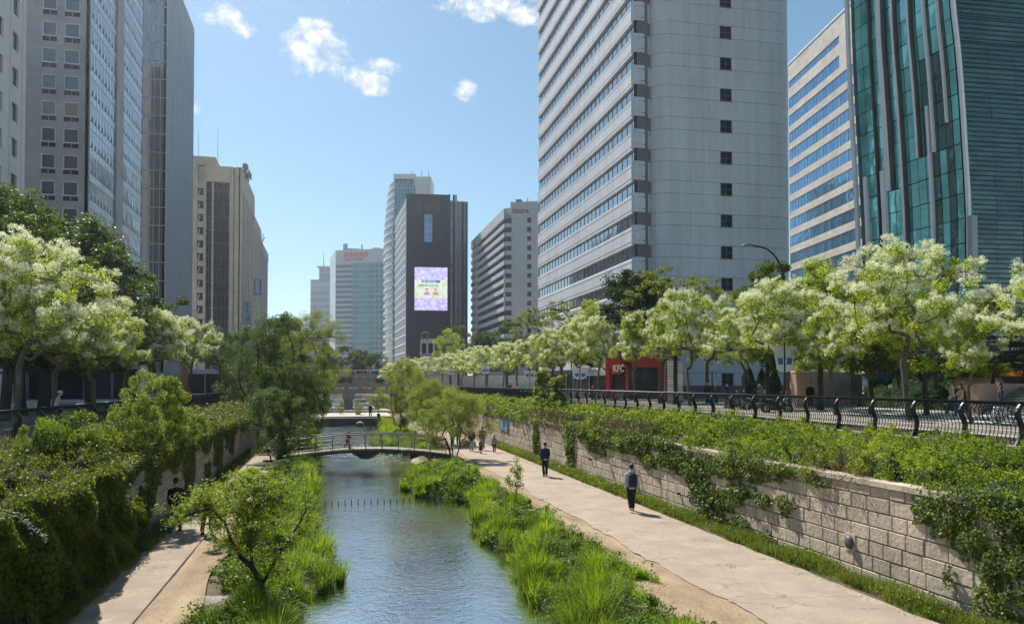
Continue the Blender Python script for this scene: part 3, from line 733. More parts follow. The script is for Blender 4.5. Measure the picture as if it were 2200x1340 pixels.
# ---- green glass tower at the right edge
m_gg = glass_mat('green_glass', (.11,.38,.35), wave=.05, wscale=.3, island=.22, ior=2.4, stint=(.62,1.0,.95))
m_gd = glass_mat('dark_green_glass', (.016,.06,.048), wave=.12, wscale=.5, island=.4, ior=1.6)
m_fin_l = pmat('pale_metal_fin', (.82,.82,.83), (.74,.74,.75), scale=.6, rough=.35)
m_fin_d = pmat('dark_metal_fin', (.10,.085,.085), (.07,.06,.06), scale=.6, rough=.45, metal=.3)
m_lv = pmat('louvre_green', (.022,.06,.05), (.008,.024,.02), scale=.30, rough=.3, spec=.4, detail=9)
def glass_tower():
    t = thing('glass_tower', 'green glass tower with leaning facets, pale vertical fins and a louvred right side', 'building', (56, 56, ZR))
    dL, dR = 74.0, 62.0
    # corner lines measured down the height: pixel x of both edges at pixel y
    tabL = [(-500,1815),(0,1829),(112,1832),(224,1837),(373,1846),(500,1852),(800,1857)]
    tabR = [(-500,2034),(0,2053),(112,2068),(224,2077),(373,2086),(440,2090),(500,2090),(800,2087)]
    def itp(tab, y):
        for (a, va), (b, vb) in zip(tab, tab[1:]):
            if y <= b: return va + (vb-va)*(y-a)/(b-a)
        return tab[-1][1]
    Lb = Vector(at_d(1852, dL)); Rb = Vector(at_d(2090, dR))
    facd = Vector((-(Rb.y-Lb.y), Rb.x-Lb.x)).normalized()
    if facd.dot(Vector((-1,-.3))) < 0: facd = -facd
    # lean: horizontal offset of each corner along the image-plane direction
    def cornerL(z):
        py = HZ - (z-EYE)*FPX/dL; dx = (itp(tabL, py)-1852)/FPX*dL
        return Lb + facd*(-dx)*1.0
    def cornerR(z):
        py = HZ - (z-EYE)*FPX/dR; dx = (itp(tabR, py)-2090)/FPX*dR
        return Rb + facd*(-dx)*1.0
    zb = ZR+3.0; FH = 2.05; nf = 30
    zs = [zb + i*FH for i in range(nf+1)]
    def P(s, z, n=0.0):
        a, b = cornerL(z), cornerR(z); q = a.lerp(b, s); nn = Vector((-(b.y-a.y), b.x-a.x)).normalized()
        if nn.dot(facd) < 0: nn = -nn
        return (q.x+nn.x*n, q.y+nn.y*n, z)
    # bays across the facade: (s0, s1, kind, panes)
    bays = [(0,.05,'d',1),(.05,.20,'g',2),(.20,.235,'D',1),(.235,.37,'g',2),(.37,.52,'g',2),(.52,.66,'g',2),(.66,.78,'m',2),(.78,.90,'m',2),(.90,.955,'g',1),(.955,1.0,'D',1)]
    gl = MB(); gd = MB()
    for (a, b, kd, npn) in bays:
        for i in range(nf):
            for q in range(npn):
                s0 = a+(b-a)*q/npn+.0025; s1 = a+(b-a)*(q+1)/npn-.0025
                z0, z1 = zs[i]+.04, zs[i+1]-.04
                tgt = gl if kd == 'g' or (kd == 'm' and (i > 19 or (q == 0 and i % 9 > 3))) else gd
                o_ = -.10 if kd in 'dD' else .01*((i*3+q) % 3)
                tgt.add([P(s0,z0,o_), P(s1,z0,o_), P(s1,z1,o_), P(s0,z1,o_)], [(0,1,2,3)])
    build('green_glazing', gl, m_gg, t); build('dark_glazing', gd, m_gd, t)
    # mullion grid behind the panes
    bk = MB()
    for i in range(nf): bk.add([P(0,zs[i],-.16), P(1,zs[i],-.16), P(1,zs[i+1],-.16), P(0,zs[i+1],-.16)], [(0,1,2,3)])
    build('mullion_backing', bk, m_gd, t)
    # vertical fins, running for part of the height
    def fin(s, w, i0, i1, m, dep=.28):
        mb = MB(); rings = []
        for i in range(i0, i1+1):
            z = zs[i]; rings.append([P(s, z, .02), P(s+w, z, .02), P(s+w, z, dep), P(s, z, dep)])
        mb.loft(rings); build('fin', mb, m, t)
    for (s, w, i0, i1, m) in ((-.03,.03,0,30,m_fin_l),(.075,.03,3,9,m_fin_l),(.10,.02,20,30,m_fin_l),(.215,.014,0,30,m_fin_d),(.25,.045,3,9,m_fin_l),(.30,.05,8,30,m_fin_l),(.355,.03,8,30,m_fin_d),
                              (.45,.02,3,26,m_fin_l),(.475,.018,3,26,m_fin_d),(.55,.014,24,30,m_fin_l),(.60,.02,9,27,m_fin_l),(.622,.02,9,27,m_fin_d),(.74,.016,9,30,m_fin_l),(.70,.02,2,11,m_fin_l),(.86,.012,10,30,m_fin_l),(.985,.022,4,30,m_fin_l)):
        fin(s, w, i0, i1, m)
    # right side: glass behind horizontal louvres
    Rd = Vector((math.cos(R(-4)), math.sin(R(-4))))
    def Q(s, z, n=0.0):
        a = cornerR(z) + Rd*s; return (a.x + n*Rd.y, a.y - n*Rd.x, z)
    W = 34.0; gl2 = MB(); step = 1.0
    z = zb; k = 0
    while z < zs[-1]:
        for q in range(14):
            gl2.add([Q(W*q/14+.02,z+.02,.01*((q*5+k*3) % 4)), Q(W*(q+1)/14-.02,z+.02,.01*((q*5+k*3) % 4)), Q(W*(q+1)/14-.02,z+2.0,0), Q(W*q/14+.02,z+2.0,0)], [(0,1,2,3)])
        z += 2.05; k += 1
    build('side_glazing', gl2, m_gd, t)
    bk = MB(); bk.add([Q(0,zb,-.05), Q(W,zb,-.05), Q(W,zs[10],-.05), Q(0,zs[10],-.05), Q(W,zs[20],-.05), Q(0,zs[20],-.05), Q(W,zs[-1],-.05), Q(0,zs[-1],-.05)], [(0,1,2,3),(3,2,4,5),(5,4,6,7)]); build('side_backing', bk, m_gd, t)
    lv = MB(); z = zb+.1
    while z < zs[-1]:
        lv.add([Q(.2,z,.02), Q(W,z,.02), Q(W,z-.05,.05), Q(.2,z-.05,.05), Q(.2,z+.05,.02), Q(W,z+.05,.02), Q(W,z+.0,.05), Q(.2,z+.0,.05)],
               [(0,1,2,3),(4,7,6,5),(3,2,6,7),(0,4,5,1),(0,3,7,4),(1,5,6,2)]); z += .40
    build('louvres', lv, m_lv, t)
    # corner pillar
    c = Vector(cornerR(zb)); pl = MB(); pl.box(c.x-.25, c.x+.25, c.y-.5, c.y, ZR, zs[6]); build('pillar', pl, pmat('pillar_metal', (.40,.41,.42), (.33,.34,.35), scale=1, rough=.5), t)
    bs = MB(); a0 = cornerL(zb); bs.prism([(a0.x+1, a0.y+.5), (c.x+1, c.y+1.2), (c.x+W, c.y-1), (c.x+W, c.y+20), (a0.x+20, a0.y+10)], ZR, zb); build('podium', bs, m_gd, t)
    ca = MB(); ca.add([(c.x-1,c.y-6,ZR+4.2),(c.x+30,c.y-9,ZR+6.2),(c.x+30,c.y+.3,ZR+6.2),(c.x-1,c.y+.3,ZR+4.2),(c.x-1,c.y-6,ZR+4.5),(c.x+30,c.y-9,ZR+6.6),(c.x+30,c.y+.3,ZR+6.6),(c.x-1,c.y+.3,ZR+4.5)],
                      [(0,3,2,1),(4,5,6,7),(0,1,5,4),(1,2,6,5),(2,3,7,6),(3,0,4,7)]); build('entrance_canopy', ca, m_fin_l, t)
    return t
glass_tower()

# ---- left row ------------------------------------------------------------
XB = -31.0
m_white2 = pmat('white_panel', (.66,.66,.65), (.58,.58,.575), scale=.3, rough=.7, fine=.05, fine_scale=2, island=.04)
def sliver():
    t = thing('office_building', 'pale panelled building with a column of dark windows at the left edge of the picture', 'building', (XB-5, 80, ZL))
    X, Yc, d = at_X(47, XB); f = Fac((XB, Yc), (XB, Yc-26)); 
    f.Nn = Vector((1, 0)); FH = 3.55
    z = EYE - .6 - FH
    mb = MB(); k = 0
    while z < 46:
        for q in range(7):
            f.box(mb, 3.7*q+.015, 3.7*(q+1)-.015, z+.02, z+1.75-.01, -.4, 0)
            f.box(mb, 3.7*q+.015, 3.7*q+1.9, z+1.76, z+FH-.01, -.4, 0)
            f.box(mb, 3.7*q+3.4, 3.7*(q+1)-.015, z+1.76, z+FH-.01, -.4, 0)
        z += FH
    build('wall_panels', mb, m_white2, t)
    z = EYE - .6 - FH
    while z < 46:
        g = MB()
        for q in range(7): f.quad(g, 3.7*q+1.9, 3.7*q+3.4, z+1.75, z+FH, -.22)
        build('window', g, m_wdark, t); z += FH
    co = MB(); f.box(co, .05, 26, ZL, 48, -20, -.3); build('core', co, m_groove, t)
    rib = MB()
    for s in (.9, 3.9): f.box(rib, s, s+.12, ZL, 48, .002, .08)
    build('rib', rib, m_white2, t)
sliver()
m_bstone = pmat('grey_brown_stone', (.38,.385,.40), (.31,.315,.33), scale=.22, rough=.8, fine=.08, fine_scale=1.1, island=.07)
m_silver = pmat('silver_spandrel', (.68,.70,.72), (.58,.60,.63), scale=.5, rough=.35, metal=.5, island=.05)
m_wsky = glass_mat('mirror_window', (.10,.125,.15), wave=.07, wscale=.35, island=.5, ior=3.2)
m_wmid = glass_mat('grey_window', (.055,.068,.085), wave=.03, wscale=.3, ior=1.8, island=.4)
def stone_and_glass():
    """stone-fronted tower with a glittering window wall down its side"""
    Xc, Yc, dc = at_X(184, XB)
    t = thing('office_tower', 'grey-brown stone tower with pairs of square windows and a bright glazed side wall', 'building', (XB-8, Yc+14, ZL))
    fr_ = Fac((XB-24, Yc), (XB, Yc)); W = fr_.L; FH = 3.42
    zbase = zat(212, dc) - 20*FH  # a window head sits at photo row 212
    ztop = 68.5
    wins = []
    for px0, px1 in ((82, 113), (130, 163)):
        a, _, _ = at_Y(px0, Yc); b, _, _ = at_Y(px1, Yc); wins.append((a-(XB-24), b-(XB-24)))
    edges = [0.0]
    for a, b in wins: edges += [a, b]
    edges.append(W)
    mb = MB(); k = 0
    z = zbase
    while z < ztop:
        z1 = z + FH
        if z1 > ZL:
            for i in range(0, len(edges)-1):
                s0, s1 = edges[i], edges[i+1]
                if i % 2 == 0:
                    n = max(1, int((s1-s0)/2.4))
                    for q in range(n):
                        for (za, zb_) in ((z, z+FH/2), (z+FH/2, z1)): fr_.box(mb, s0+(s1-s0)*q/n+.008, s0+(s1-s0)*(q+1)/n-.008, max(ZL, za)+.008, max(ZL+.1, zb_)-.008, -.4, 0)
                else:
                    fr_.box(mb, s0, s1, z1-.42, z1, -.4, 0)
        z = z1
    build('stone_front', mb, m_bstone, t)
    z = zbase
    fg = MB(); 
    while z < ztop-3:
        if z > ZL:
            for (a, b) in wins:
                g = MB(); fr_.quad(g, a+.08, b-.08, z+FH-.42-1.72, z+FH-.46, -.12)
                w_ = build('window', g, m_wmid, t)
                fb = MB()
                fr_.box(fb, a, a+.1, z+1.26, z+FH-.42, -.15, .03); fr_.box(fb, b-.1, b, z+1.26, z+FH-.42, -.15, .03); fr_.box(fb, a+.1, b-.1, z+FH-.52, z+FH-.42, -.15, .03); fr_.box(fb, a-.05, b+.05, z+1.12, z+1.26, -.15, .06)
                build('frame', fb, m_white2, w_)
                vg = MB(); fr_.box(vg, a, a+(b-a)/2-.05, z+.52, z+1.08, -.3, -.1); fr_.box(vg, a+(b-a)/2+.05, b, z+.52, z+1.08, -.3, -.1)
                build('vent_panel', vg, m_wdark, t)
                fr_.box(fg, a, b, z+.0, z+.5, -.4, -.002); fr_.box(fg, a+(b-a)/2-.05, a+(b-a)/2+.05, z+.5, z+1.12, -.3, -.02)
        z += FH
    build('spandrel', fg, m_bstone, t)
    co = MB(); co.box(XB-24, XB-.42, Yc+.42, Yc+28, ZL, ztop); build('core', co, m_groove, t)
    # side wall: two glazed bays with a stone pier between
    X, Y1, _ = at_X(241, XB); X, Y2, _ = at_X(256, XB); X, Y3, _ = at_X(300, XB)
    f = Fac((XB, Yc), (XB, Y3)); f.Nn = Vector((1, 0))
    bays = [(.25, Y1-Yc), (Y2-Yc, Y3-Yc-.2)]
    pier = MB(); f.box(pier, Y1-Yc, Y2-Yc, ZL, ztop, -.4, .25); f.box(pier, 0, .25, ZL, ztop, -.4, .12); f.box(pier, Y3-Yc-.2, Y3-Yc, ZL, ztop, -.4, .12); build('pier', pier, m_bstone, t)
    sidx = 0
    z = zbase
    while z < ztop:
        if z > ZL-1:
            sil = MB(); gg = MB(); dk = MB()
            for (a, b) in bays:
                n = int(round((b-a)/1.55))
                for q in range(n):
                    s0, s1 = a+(b-a)*q/n, a+(b-a)*(q+1)/n; sm = s0+(s1-s0)*.56
                    f.quad(gg, s0+.05, sm-.03, z+1.1, z+FH-.06, .02)            # tall fixed pane
                    f.quad(gg, sm+.03, s1-.04, z+1.75, z+FH-.06, .03)
                    f.quad(dk, sm+.05, s1-.06, z+1.02, z+1.66, -.03)            # small dark opening light
                    f.box(sil, s0+.05, s1-.04, z+.03, z+.98, -.1, .03)
                    f.box(sil, s0-.035, s0+.035, z, z+FH, -.1, .07); f.box(sil, sm-.02, sm+.02, z+1, z+FH, -.1, .06)
                f.box(sil, a, b, z-.03, z+.03, -.1, .08)
            build('mullions', sil, m_silver, t); build('glazing', gg, m_wsky, t); build('vent_lights', dk, m_wdark, t); sidx += 1
        z += FH
    return Y3
YB3 = stone_and_glass()
m_steel = pmat('blue_grey_metal', (.20,.24,.29), (.165,.20,.245), scale=.3, rough=.5, metal=.15, fine=.04, fine_scale=1, spec=.4)
m_wend = glass_mat('slab_end_glass', (.05,.075,.095), wave=.05, wscale=.3, island=.6, ior=2.4)
def grey_slab():
    Xc = -30.0; Yc = 150.0; d = Yc/ray(352)[1]
    X0 = at_Y(300, Yc)[0] - 6; X1 = at_Y(352, Yc)[0]
    t = thing('office_tower', 'tall blue-grey metal-clad slab with a glazed end, left side', 'building', ((X0+X1)/2, Yc+12, ZL))
    f = Fac((X0, Yc), (X1, Yc)); W = f.L; FH = 3.36
    top1 = 84; zz = ZL+.5; frb = MB(); k = 0
    Y2 = at_X(411, X1)[1]
    ztop = zat(46, at_X(407, X1)[2])
    while zz < top1:
        g = MB()
        for q in range(10): f.quad(g, W*q/10+.04, W*(q+1)/10-.04, zz+.1, zz+FH-.05, 0)
        build('glazing', g, m_wend, t)
        f.box(frb, 0, W, zz-.08, zz+.08, -.1, .12); zz += FH
    for q in range(0, 11): f.box(frb, W*q/10-.045, W*q/10+.045, ZL, top1, -.1, .1)
    for q in (1, 4, 7): f.box(frb, W*q/10+.3, W*q/10+.36, ZL, top1, -.1, .16)
    build('mullions', frb, pmat('grey_mullion', (.42,.45,.48), (.36,.39,.42), scale=.6, rough=.5), t)
    s = Fac((X1, Yc), (X1, Y2)); s.Nn = Vector((1, 0)); cl = MB(); n = 22
    def zt(y): return ztop
    for q in range(n):
        s.box(cl, s.L*q/n+.05, s.L*(q+1)/n-.05, ZL, ztop+ (0), -.4, .02 + .015*(q % 2))
    build('metal_cladding', cl, m_steel, t)
    jb = MB(); s.box(jb, 0, s.L, ZL, ztop-.1, -.5, -.03); build('joint_backing', jb, m_groove, t)
    # diagonal rows of bolts show as a faint dotted line
    bo = MB()
    for row in range(7):
        for q in range(26):
            sx = s.L*q/26; z = 22 + row*13.5 - 0.0*sx
            s.box(bo, sx+.3, sx+.42, z, z+.12, .04, .09)
    build('fixings', bo, m_silver, t)
    co = MB(); co.box(X0, X1-.45, Yc+.1, Y2, ZL, ztop); build('core', co, m_steel, t)
grey_slab()
m_beige = pmat('beige_stone', (.50,.43,.34), (.40,.34,.27), scale=.25, rough=.8, fine=.08, fine_scale=1, island=.06)
m_beige_d = pmat('beige_grey_stone', (.47,.43,.385), (.40,.365,.325), scale=.25, rough=.8, fine=.08, fine_scale=1, island=.06)
def beige_row():
    d0 = 199.0; Yc = 210.0; Xc = at_Y(513, Yc)[0]; X0 = at_Y(404, Yc)[0]
    t = thing('office_tower', 'beige stone tower with dark glazed bays and a column of windows, left of the gap', 'building', ((X0+Xc)/2, Yc+10, ZL))
    f = Fac((X0, Yc), (Xc, Yc)); W = f.L
    sx = lambda px: at_Y(px, Yc)[0] - X0
    ztop = zat(357, d0); zhi = zat(338, d0)
    FH = 3.4
    mb = MB()
    spans = [(0, sx(421)), (sx(437), sx(440)), (sx(452), sx(456)), (sx(490), sx(499)), (sx(501), W)]
    zpan = ZL
    while zpan < ztop-.5:
        for a, b in spans: f.box(mb, a, b, zpan+.015, min(ztop, zpan+5.1)-.015, -.5, 0)
        zpan += 5.1
    f.box(mb, sx(437), sx(492), zat(391, d0), ztop-.02, -.5, .05)
    build('stone_front', mb, m_beige, t)
    for k in range(18):
        z = zat(702, d0) + k*FH
        if z > ztop-6: break
        g = MB(); f.quad(g, sx(422), sx(434), z, z+1.9, -.3); w_ = build('window', g, m_wdark, t)
        s_ = MB(); f.box(s_, sx(421), sx(437), z+1.92, z+FH-.02, -.5, -.05); f.box(s_, sx(434), sx(437), z, z+1.9, -.5, -.06)
        s_.add([f.p(sx(421.5), -.2, z+.05), f.p(sx(424), -.2, z+.05), f.p(sx(428), .1, z+1.5), f.p(sx(426), .1, z+1.5)], [(0,1,2,3)])
        build('balcony_panel', s_, m_beige, t)
    for (a, b) in ((440, 452), (456, 490)):
        z = ZL+1
        while z < zat(392, d0):
            g = MB(); n = 2 if b-a < 20 else 4
            for q in range(n): f.quad(g, sx(a)+(sx(b)-sx(a))*q/n+.04, sx(a)+(sx(b)-sx(a))*(q+1)/n-.04, z+.05, min(z+FH, zat(392, d0))-.05, -.25)
            build('dark_glazing', g, m_wdark, t); z += FH
    for side_top, xa, xb, lab in ((357, 513, 541, 0),):
        pass
    Y2 = at_X(541, Xc)[1]; s = Fac((Xc, Yc), (Xc, Y2)); s.Nn = Vector((1, 0))
    fl = MB(); n = 9
    for q in range(n):
        s.box(fl, s.L*q/n, s.L*q/n+s.L/n*.45, ZL, ztop-6, -.3, .45)
    s.box(fl, 0, s.L, ztop-6, ztop, -.3, .5)
    build('pilasters', fl, m_beige_d, t)
    gg = MB(); z = ZL
    while z < ztop-6:
        for q in range(n): s.quad(gg, s.L*q/n+s.L/n*.45, s.L*(q+1)/n, z+.05, z+FH-.05, 0)
        z += FH
    build('side_glazing', gg, m_wdark, t)
    co = MB(); co.box(X0, Xc-.35, Yc+.55, Y2, ZL, ztop-.2); build('core', co, m_beige_d, t)
    hb = MB(); f.box(hb, 0, sx(459), ztop, zhi, -14, -.1); build('roof_block', hb, m_beige, t)
    an = MB()
    for px, h in ((416, 8), (459, 9)): an.tube([(X0+sx(px), Yc+4, zhi-.5), (X0+sx(px), Yc+4, zhi+h)], [.08, .03], 5)
    build('mast', an, m_frame, t)
    an = MB(); rr = random.Random(5)
    for i in range(16):
        y = Yc+2+rr.random()*14; z = ztop+rr.uniform(-1.5, 1.2)
        an.tube([(Xc-.1, y, z-.8), (Xc+rr.uniform(.2, 1.6), y, z+.6)], .12, 5); an.box(Xc+rr.uniform(.1,.9), Xc+rr.uniform(1.0,1.5), y, y+.3, z, z+rr.uniform(.8,1.8))
    build('antennas', an, m_frame, t)
    # two more blocks down the street
    sg = MT['blue_sign'] = flat('blue_sign_face', (.05,.16,.50), .4)
    for (pa, pb, pt, lab, m, fins) in ((541, 557, 460, 'ribbed grey-beige block behind the beige tower', m_beige_d, True), (557, 573, 515, 'lower grey block at the end of the row above the ivy, rooftop antennas', m_bstone, False)):
        Ya = at_X(pa, Xc)[1]+.05; Yb = at_X(pb, Xc)[1]; da = at_X(pa, Xc)[2]; zt = zat(pt, da)
        b = thing('office_block', lab, 'building', (Xc-8, (Ya+Yb)/2, ZL))
        s = Fac((Xc, Ya), (Xc, Yb)); s.Nn = Vector((1, 0))
        co = MB(); co.box(Xc-18, Xc-.35, Ya, Yb, ZL, zt-.1); build('wall', co, m, b)
        fl = MB(); n = 8
        for q in range(n): s.box(fl, s.L*q/n, s.L*q/n+s.L/n*.5, ZL, zt-3, -.34, .3)
        s.box(fl, 0, s.L, zt-3, zt, -.34, .35); build('pilasters', fl, m, b)
        gg = MB(); z = ZL
        while z < zt-3:
            for q in range(n): s.quad(gg, s.L*q/n+s.L/n*.5, s.L*(q+1)/n, z+.8, z+FH-.05, -.05)
            z += FH
        build('windows', gg, m_wdark, b)
        if fins:
            ww = thing('blue_sign', 'blue vertical sign board with pale letters high on the grey-beige block', 'sign', (Xc+.6, Ya+6, zat(632, da)))
            g = MB(); s.box(g, 1.0, 1.3, zat(632, da), zat(598, da), .36, 2.4); build('board', g, sg, ww)
            q = MB(); zc = zat(630, da)
            for i in range(7): q.box(Xc+.7, Xc+2.0, Ya+.96, Ya+.995, zc+.2+i*.62, zc+.55+i*.62)
            build('lettering', q, flat('sign_white', (.75,.78,.8), .5), ww)
        if not fins:
            an = MB()
            for i in range(6): an.tube([(Xc-.5, Ya+4+i, zt), (Xc+rr.uniform(-.5,1.2), Ya+4+i, zt+rr.uniform(1,3))], .12, 4)
            build('antennas', an, m_frame, b)
    # banners on the pilasters
    for (px, p0, p1) in ((519, 648, 673), (521, 676, 722)):
        d = at_X(px, Xc)[2]; Y = at_X(px, Xc)[1]
        b = tag(build('wall_banner', MB().box(Xc+.6, Xc+2.2, Y, Y+.15, zat(p1, d), zat(p0, d)), flat('banner_pale_blue', (.42,.48,.66), .6), base=(Xc+1, Y, zat(p1, d))), 'pale blue vertical banner on the beige tower, %s of the two' % ('upper' if p0 < 660 else 'lower'), 'banner')
        q = MB(); n = 3 if p0 > 660 else 2
        for i in range(n):
            zc = zat(p1, d) + (zat(p0, d)-zat(p1, d))*(i+.25)/n
            q.box(Xc+.9, Xc+1.9, Y-.04, Y-.012, zc, zc+.25); q.box(Xc+1.3, Xc+1.5, Y-.04, Y-.012, zc+.26, zc+1.0); q.box(Xc+1.0, Xc+1.8, Y-.04, Y-.012, zc+1.01, zc+1.2)
        build('lettering', q, flat('banner_ink', (.10,.14,.30), .6), b)
beige_row()
# ---- far centre ----------------------------------------------------------
m_h_sp = pmat('far_pale_panel', (.40,.45,.50), (.34,.385,.43), scale=.1, rough=.6)
m_h_gl = glass_mat('teal_curtain_glass', (.035,.12,.15), wave=.5, wscale=.13, island=.7, ior=1.6)
m_h_gl2 = glass_mat('grey_curtain_glass', (.04,.065,.08), wave=.3, wscale=.2, island=.7, ior=1.6)
def duty_free():
    d = 500.0; P = lambda px, dd=d: Vector(at_d(px, dd))
    A, B = P(720), P(840, 492); C = P(708, 530)
    t = thing('duty_free_building', 'teal glass-fronted building with red characters over DUTY FREE on its pale crown', 'building', (A.x+18, A.y+8, ZR))
    f = Fac(A, B); L = f.L; ztop = zat(537, d); zband = zat(565, d); FH = 3.35
    cr = MB(); f.box(cr, 0, L, zband, ztop, -20, 0); build('crown', cr, m_h_sp, t)
    z = ZR+2; k = 0
    while z < zband-1:
        z1 = min(z+FH, zband)
        g = MB()
        for q in range(26):
            if q*L/26 > L*.30: f.quad(g, L*q/26+.06, L*(q+1)/26-.06, z+.35, z1-.05, 0)
        build('glazing', g, m_h_gl, t)
        g = MB()
        for q in range(8): f.quad(g, L*.30*q/8+.05, L*.30*(q+1)/8-.05, z+1.2, z1-.05, -.1)
        f2 = build('grey_glazing', g, m_h_gl2, t)
        sp_ = MB(); f.box(sp_, L*.02, L*.31, z-.1, z+1.15, -.5, .35); f.box(sp_, L*.31, L, z-.05, z+.3, -.5, .04); build('spandrel', sp_, m_h_sp if k else m_steel, t)
        z += FH; k += 1
    s = Fac(C, A); 
    sd_ = MB(); z = ZR
    while z < ztop-1:
        s.box(sd_, 0, s.L-.3, z+.06, min(ztop, z+6.6)-.06, -.6, 0); z += 6.7
    build('side_cladding', sd_, pmat('far_light_cladding', (.55,.60,.65), (.48,.53,.58), scale=.1, rough=.5), t)
    co = MB(); n_ = f.Nn; a = f.p(0,-.5,0); b = f.p(L,-.5,0); c = s.p(0,-.7,0)
    co.prism([a[:2], b[:2], (b[0]+2, b[1]+30), (c[0]+2, c[1]+4)], ZR, ztop-.3); build('core', co, m_steel, t)
    rp = MB()
    for px, w_, h_ in ((737, 3, 5), (757, 8, 1.6), (777, 1, 4), (812, 5, 1.5)):
        q = f.p((P(px)-A).length*.96, -4, 0); rp.box(q[0]-w_/2, q[0]+w_/2, q[1], q[1]+3, ztop, ztop+h_)
    build('roof_plant', rp, m_h_sp, t)
    sp0 = (P(738)-A).length
    red = flat('red_characters', (.75,.07,.05), .5); gry = flat('grey_characters', (.10,.12,.16), .5)
    q = f.p(sp0, .12, zat(552.5, d)); text_mesh('東和免税店', 3.6, red, 'red_characters', t, q, f.D, bold=.05, extrude=.08, sx=.97)
    q = f.p(sp0+1.0, .12, zat(561, d)); text_mesh('DUTY FREE', 2.5, gry, 'grey_letters', t, q, f.D, bold=.02, extrude=.08, sx=1.02)
duty_free()
def far_grid():
    d = 640.0; A = Vector(at_d(666, d)); B = Vector(at_d(735, d)); t = thing('office_tower', 'distant pale blue-grey tower with rows of small windows and a crowned penthouse', 'building', ((A.x+B.x)/2, A.y+10, ZR))
    f = Fac(A, B); L = f.L; zt = zat(600, d); z = ZR+10; co = MB(); f.box(co, 0, L, ZR, zt, -20, -.3); build('wall', co, m_steel, t)
    FH = 5.6
    lt = pmat('far_blue_panel', (.27,.33,.40), (.24,.29,.36), scale=.1, rough=.6)
    z = zt-5.6; row = 0
    while z > 20:
        g = MB()
        for q in range(20): f.quad(g, L*q/20+.35, L*(q+.5)/20+.2, z+1.2 - (2 if row == 0 else 0), z+3.8, .05)
        build('window_row', g, flat('far_window_light', (.55,.62,.68), .3), t); z -= FH; row += 1
    ct = MB(); f.box(ct, 0, L, ZR, zt-.01, -.28, 0); build('front', ct, lt, t)
    ph = MB(); zp = zat(571, d); sA = (Vector(at_d(684, d))-A).length
    f.box(ph, sA, L, zt, zp-1.2, -14, -1); build('penthouse', ph, lt, t)
    ph = MB(); f.box(ph, sA-1.5, L, zp-1.15, zp, -16, .5); f.box(ph, sA, L, zt+5.5, zt+6.6, -1, -.2); build('penthouse_roof', ph, m_h_sp, t)
    an = MB(); q = f.p(sA+3, -4, zp); an.tube([q, (q[0], q[1], zat(537, d))], [.4, .15], 5); build('mast', an, m_frame, t)
far_grid()
m_cream = pmat('pale_rib_cladding', (.60,.62,.62), (.5,.52,.53), scale=.2, rough=.6)
def curved_tower():
    d = 345.0; P = lambda px, dd=d: Vector(at_d(px, dd))
    A, B = P(846), P(892); C = P(925)
    t = thing('office_tower', 'slim glass tower with curved white ribs rising behind the dark brown block', 'building', (A.x+8, A.y+8, ZR))
    f = Fac(A, B); L = f.L; zt = zat(372, d); FH = 3.6; zc = zat(393, d)
    z = ZR
    g = MB()
    while z < zc-.5:
        for q in range(7): f.quad(g, L*q/7+.08, L*(q+1)/7-.08, z+.12, z+FH/2-.05, 0); f.quad(g, L*q/7+.08, L*(q+1)/7-.08, z+FH/2+.05, z+FH-.05, 0)
        z += FH
    build('glazing', g, m_h_gl, t)
    bk = MB(); f.box(bk, 0, L, ZR, zc, -.5, -.05); build('mullions', bk, m_h_sp, t)
    cw = MB(); f.box(cw, -.3, L, zc+2.2, zt, -15, .5); f.box(cw, -.3, .4, zc-1, zc+2.2, -15, .5); f.box(cw, L-.7, L, zc-1, zc+2.2, -15, .5); build('crown', cw, m_cream, t)
    f2 = Fac(B, C); rt = MB(); z = ZR; zt2 = zat(377, d)
    while z < zt2: f2.box(rt, .02, f2.L, z+.03, min(z+7, zt2)-.03, -14, -.1); z += 7
    build('side_wall', rt, m_cream, t)
    rp = MB(); 
    for px in (884, 905, 920): q = P(px, 350); rp.tube([(q.x, q.y, zt-2), (q.x, q.y, zt+3)], .15, 4)
    build('mast', rp, m_frame, t)
    # curved west front: stacked bowed balconies, ribs bulging toward the canal
    D = P(829, 376)
    W = (A-D); nn = Vector((-1, -.25)).normalized()
    def arc(off, n=12):
        out = []
        for i in range(n+1):
            tt = i/n; p = D.lerp(A, tt); out.append(p + nn*(math.sin(math.pi*min(1, tt*.9))*3.2+off))
        return out
    z = ZR+1; inner = [p - nn*1.5 for p in arc(-1.2)]
    gw = MB()
    zmax = zat(412, 360)
    while z < zmax:
        k = (z-ZR)/(zmax-ZR); shrink = 0 if k < .78 else -(k-.78)*9
        a1 = arc(shrink)
        rb = MB(); rb.loft([[(p.x, p.y, zz) for p in a1] + [(p.x, p.y, zz) for p in inner[::-1]] for zz in (z, z+1.25)])
        build('curved_rib', rb, m_cream, t)
        a2 = arc(shrink-.7)
        for i in range(12): gw.add([(a2[i].x, a2[i].y, z+1.25), (a2[i+1].x, a2[i+1].y, z+1.25), (a2[i+1].x, a2[i+1].y, z+FH), (a2[i].x, a2[i].y, z+FH)], [(0,1,2,3)])
        z += FH
    build('curved_glazing', gw, m_h_gl2, t)
    co = MB(); co.prism([(p.x+.8, p.y) for p in inner] + [(A.x+10, A.y+8), (A.x+6, A.y+30)], ZR, zc); build('core', co, m_h_sp, t)
curved_tower()
m_dbrown = pmat('dark_brown_cladding', (.032,.038,.056), (.022,.027,.042), scale=.2, rough=.85, spec=.15, fine=.05, fine_scale=.8)
